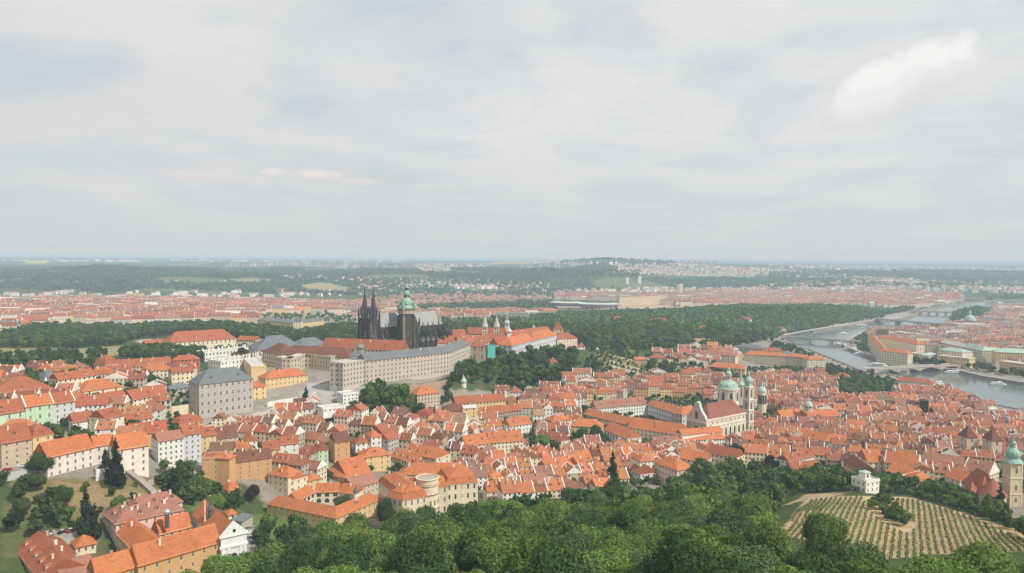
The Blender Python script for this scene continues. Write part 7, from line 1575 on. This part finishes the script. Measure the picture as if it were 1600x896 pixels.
# ------------------------------------------------------------------ boats, cars, little things
def boat(px, py, L, az, label, deck=True, col=(.8,.8,.78)):
    p = on_plane(px, py, 0); base = (float(p[0]), float(p[1]), 0.0); e = np.array([math.cos(az), math.sin(az)]); n = np.array([-e[1], e[0]]); W = L*.17; fr = mkfr(p[:2]-e*L/2, e, n)
    root = thing('boat', label, 'boat', base, 'boats on the river'); m = Mesh(); hl = [(0, -W*.7), (L*.75, -W), (L, 0), (L*.75, W), (0, W*.7)]
    m.add([fr(s*.97+L*.015, t*.8, -.4) for s, t in hl]+[fr(s, t, 1.3) for s, t in hl], [(i, (i+1) % 5, 5+(i+1) % 5, 5+i) for i in range(5)]+[(5,6,7,8,9)], 0, col); put('hull', m.data('hull', [MP], base), root)
    m = Mesh(); m.box(L*.12, L*.7, -W*.65, W*.65, 1.3, 3.4, 0, (.75,.76,.76), fr); m.box(L*.14, L*.68, -W*.65-.03, W*.65+.03, 1.9, 2.9, 1, (1,1,1), fr); put('cabin', m.data('cabin', [MP, MG], base), root)
    m = Mesh(); m.box(L*.1, L*.74, -W*.72, W*.72, 3.4, 3.65, 0, (.82,.82,.8), fr)
    if deck: m.box(L*.5, L*.62, -W*.4, W*.4, 3.65, 5.2, 0, (.8,.8,.8), fr)
    put('roof', m.data('roof', [MP], base), root)
    for u in (.15, .4, .85):
        m = Mesh(); m.box(L*u, L*u+.15, -W*.6, -W*.6+.15, 1.3, 4.6, 0, (.5,.3,.25), fr); put('mast', m.data('mast', [MP], base), root)
for a in ((1370,571,36,2.4,'white excursion boat with red stripe heading for the nearest bridge'), (1318,522,30,.2,'white boat in midstream above the second bridge'), (1310,539.5,26,1.9,'dark-hulled boat below the second bridge, nearer midstream'), (1321,539,26,1.9,'moored boat beside the pier right of the midstream boat'), (1333,547,44,-.4,'long flat restaurant boat moored at the curved quay'), (1352,555,46,-.5,'second long restaurant boat farther down the curved quay'), (1346,509,40,.1,'row-like moored boat under the left bank gallery'), (1355,556.5,20,-.5,'small launch outside the second restaurant boat'), (1495,583,40,-.1,'flat moored boat just below the nearest bridge, right bank'), (1560,601,24,-.15,'low dark boat running near the right bank'), (1468,600,18,.5,'white canopied boat beside the red-roofed mill house')): boat(*a)
# cars share their meshes
def carparts():
    m = Mesh(); pr = [(-2.1, .35), (-2.15, .8), (-1.3, .95), (1.5, .98), (2.1, .75), (2.15, .35)]; out = []
    def body(col):
        m = Mesh(); n = len(pr); m.add([(x, -.85, z) for x, z in pr]+[(x, .85, z) for x, z in pr], [(i, i+1, n+i+1, n+i) for i in range(n-1)]+[tuple(range(n))[::-1], tuple(range(n, 2*n)), (0, n, 2*n-1, n-1)], 0, col); return m.data('body', [MP])
    m = Mesh(); q = [(-1.1, .95), (-.6, 1.42), (.9, 1.42), (1.45, .97)]; m.add([(x, -.75, z) for x, z in q]+[(x, .75, z) for x, z in q], [(0,1,5,4),(2,3,7,6),(3,2,1,0),(4,5,6,7)], 1); m.add([(-.6, -.75, 1.42), (.9, -.75, 1.42), (.9, .75, 1.42), (-.6, .75, 1.42)], [(0,1,2,3)], 0, (.6,.6,.6)); cab = m.data('cabin', [MP, MG])
    m = Mesh(); f = lambda x, y, z: (x, z, y); vs = [(.33*math.cos(a), s*.1, .33*math.sin(a)) for s in (-1, 1) for a in np.linspace(0, 6.283, 11)[:-1]]; m.add(vs, [(i, (i+1) % 10, 10+(i+1) % 10, 10+i) for i in range(10)]+[tuple(range(10)), tuple(range(10, 20))], 0, (.03,.03,.03)); wh = m.data('wheel', [MP])
    return {c: body(v) for c, v in (('red', (.45,.04,.03)), ('silver', (.55,.56,.57)), ('white', (.8,.8,.8)), ('black', (.03,.03,.035)), ('blue', (.06,.1,.25)))}, cab, wh
CB, CCab, CWh = carparts()
def car(px, py, az, col, label, grp=None):
    p = ray_hit(px, py); p = (float(p[0]), float(p[1]), gz(p[0], p[1])+.15); root = thing('parked_car', label, 'car', p, grp); root.rotation_euler = (0, 0, az)
    put('body', CB[col], root); put('cabin', CCab, root)
    for x in (-1.3, 1.3):
        for y in (-.8, .8): put('wheel', CWh, root, (x, y, .33))
for k, (px, py, c) in enumerate(((60,838,'red'), (72,836,'black'), (84,835,'silver'), (97,833,'black'), (110,831,'red'))): car(px, py, 1.2, c, '%s car, %sfrom the left, parked above the red-roofed corner building' % (c, ORD[k] or 'first '), 'cars parked above the corner building')
for k, (px, py, c) in enumerate(((385,834,'white'), (389,838,'silver'), (393,842,'blue'), (397,846,'white'), (400,850,'black'))): car(px, py, .6, c, '%s car, %sin the row beside the white chapel front' % (c, ORD[k] or 'first '), 'cars parked beside the chapel front')
for k, (px, py, c) in enumerate(((12,735,'red'), (35,730,'white'), (42,729,'silver'))): car(px, py, .3, c, '%s car parked on the street above the orchard wall' % c, 'cars on the street above the orchard')
for k, (px, py, c) in enumerate(((318,665,'white'), (326,664,'silver'), (334,662,'white'), (343,661,'blue'), (352,659,'white'), (362,657,'silver'), (374,655,'black'), (386,652,'white'))): car(px, py, .25, c, '%s car, %sfrom the left, parked under the slate-roofed palace' % (c, ORD[k] or 'first '), 'cars parked under the slate-roofed palace')
for k, (px, py, c) in enumerate(((98,613,'white'), (106,612,'silver'), (114,611,'white'), (121,613,'silver'))): car(px, py, .2, c, '%s car, %sfrom the left, parked left of the cream hipped hall' % (c, ORD[k] or 'first '), 'cars parked left of the cream hall')
# column and lamp on the castle square
def monument(px, py, h, lab):
    p = ray_hit(px, py); base = tuple(map(float, p)); root = thing('monument', lab, 'monument', base); m = Mesh(); z = p[2]; m.lathe(p[0], p[1], [(1.6, z-.5), (1.6, z+1.5), (.9, z+1.6), (.9, z+3), (.45, z+3.2), (.35, z+h-1.5), (.6, z+h-1.3), (.1, z+h)], 8, 0, (.25,.24,.22)); put('column', m.data('column', [MP], base), root)
monument(515, 610, 9, 'small dark monument in the middle of the castle square'); monument(524, 619, 7, 'small statue on the parapet corner of the castle square'); monument(258, 600, 14, 'slender dark plague column left of the slate-roofed palace')
# ------------------------------------------------------------------ haze
def haze():
    m = Mesh(); m.box(-24000, 24000, -400, 25900, -8, 199, 0); me = m.data('haze', []); mm, t = mat('haze'); v = t.new('ShaderNodeVolumePrincipled'); v.inputs['Color'].default_value = (.68, .88, 1.0, 1); v.inputs['Density'].default_value = HAZE; v.inputs['Anisotropy'].default_value = -.1
    o = t.new('ShaderNodeOutputMaterial'); t.l.new(v.outputs[0], o.inputs['Volume']); me.materials.append(mm); tag(put('haze', me), kind='stuff')
HAZE = 1.25e-4
haze()
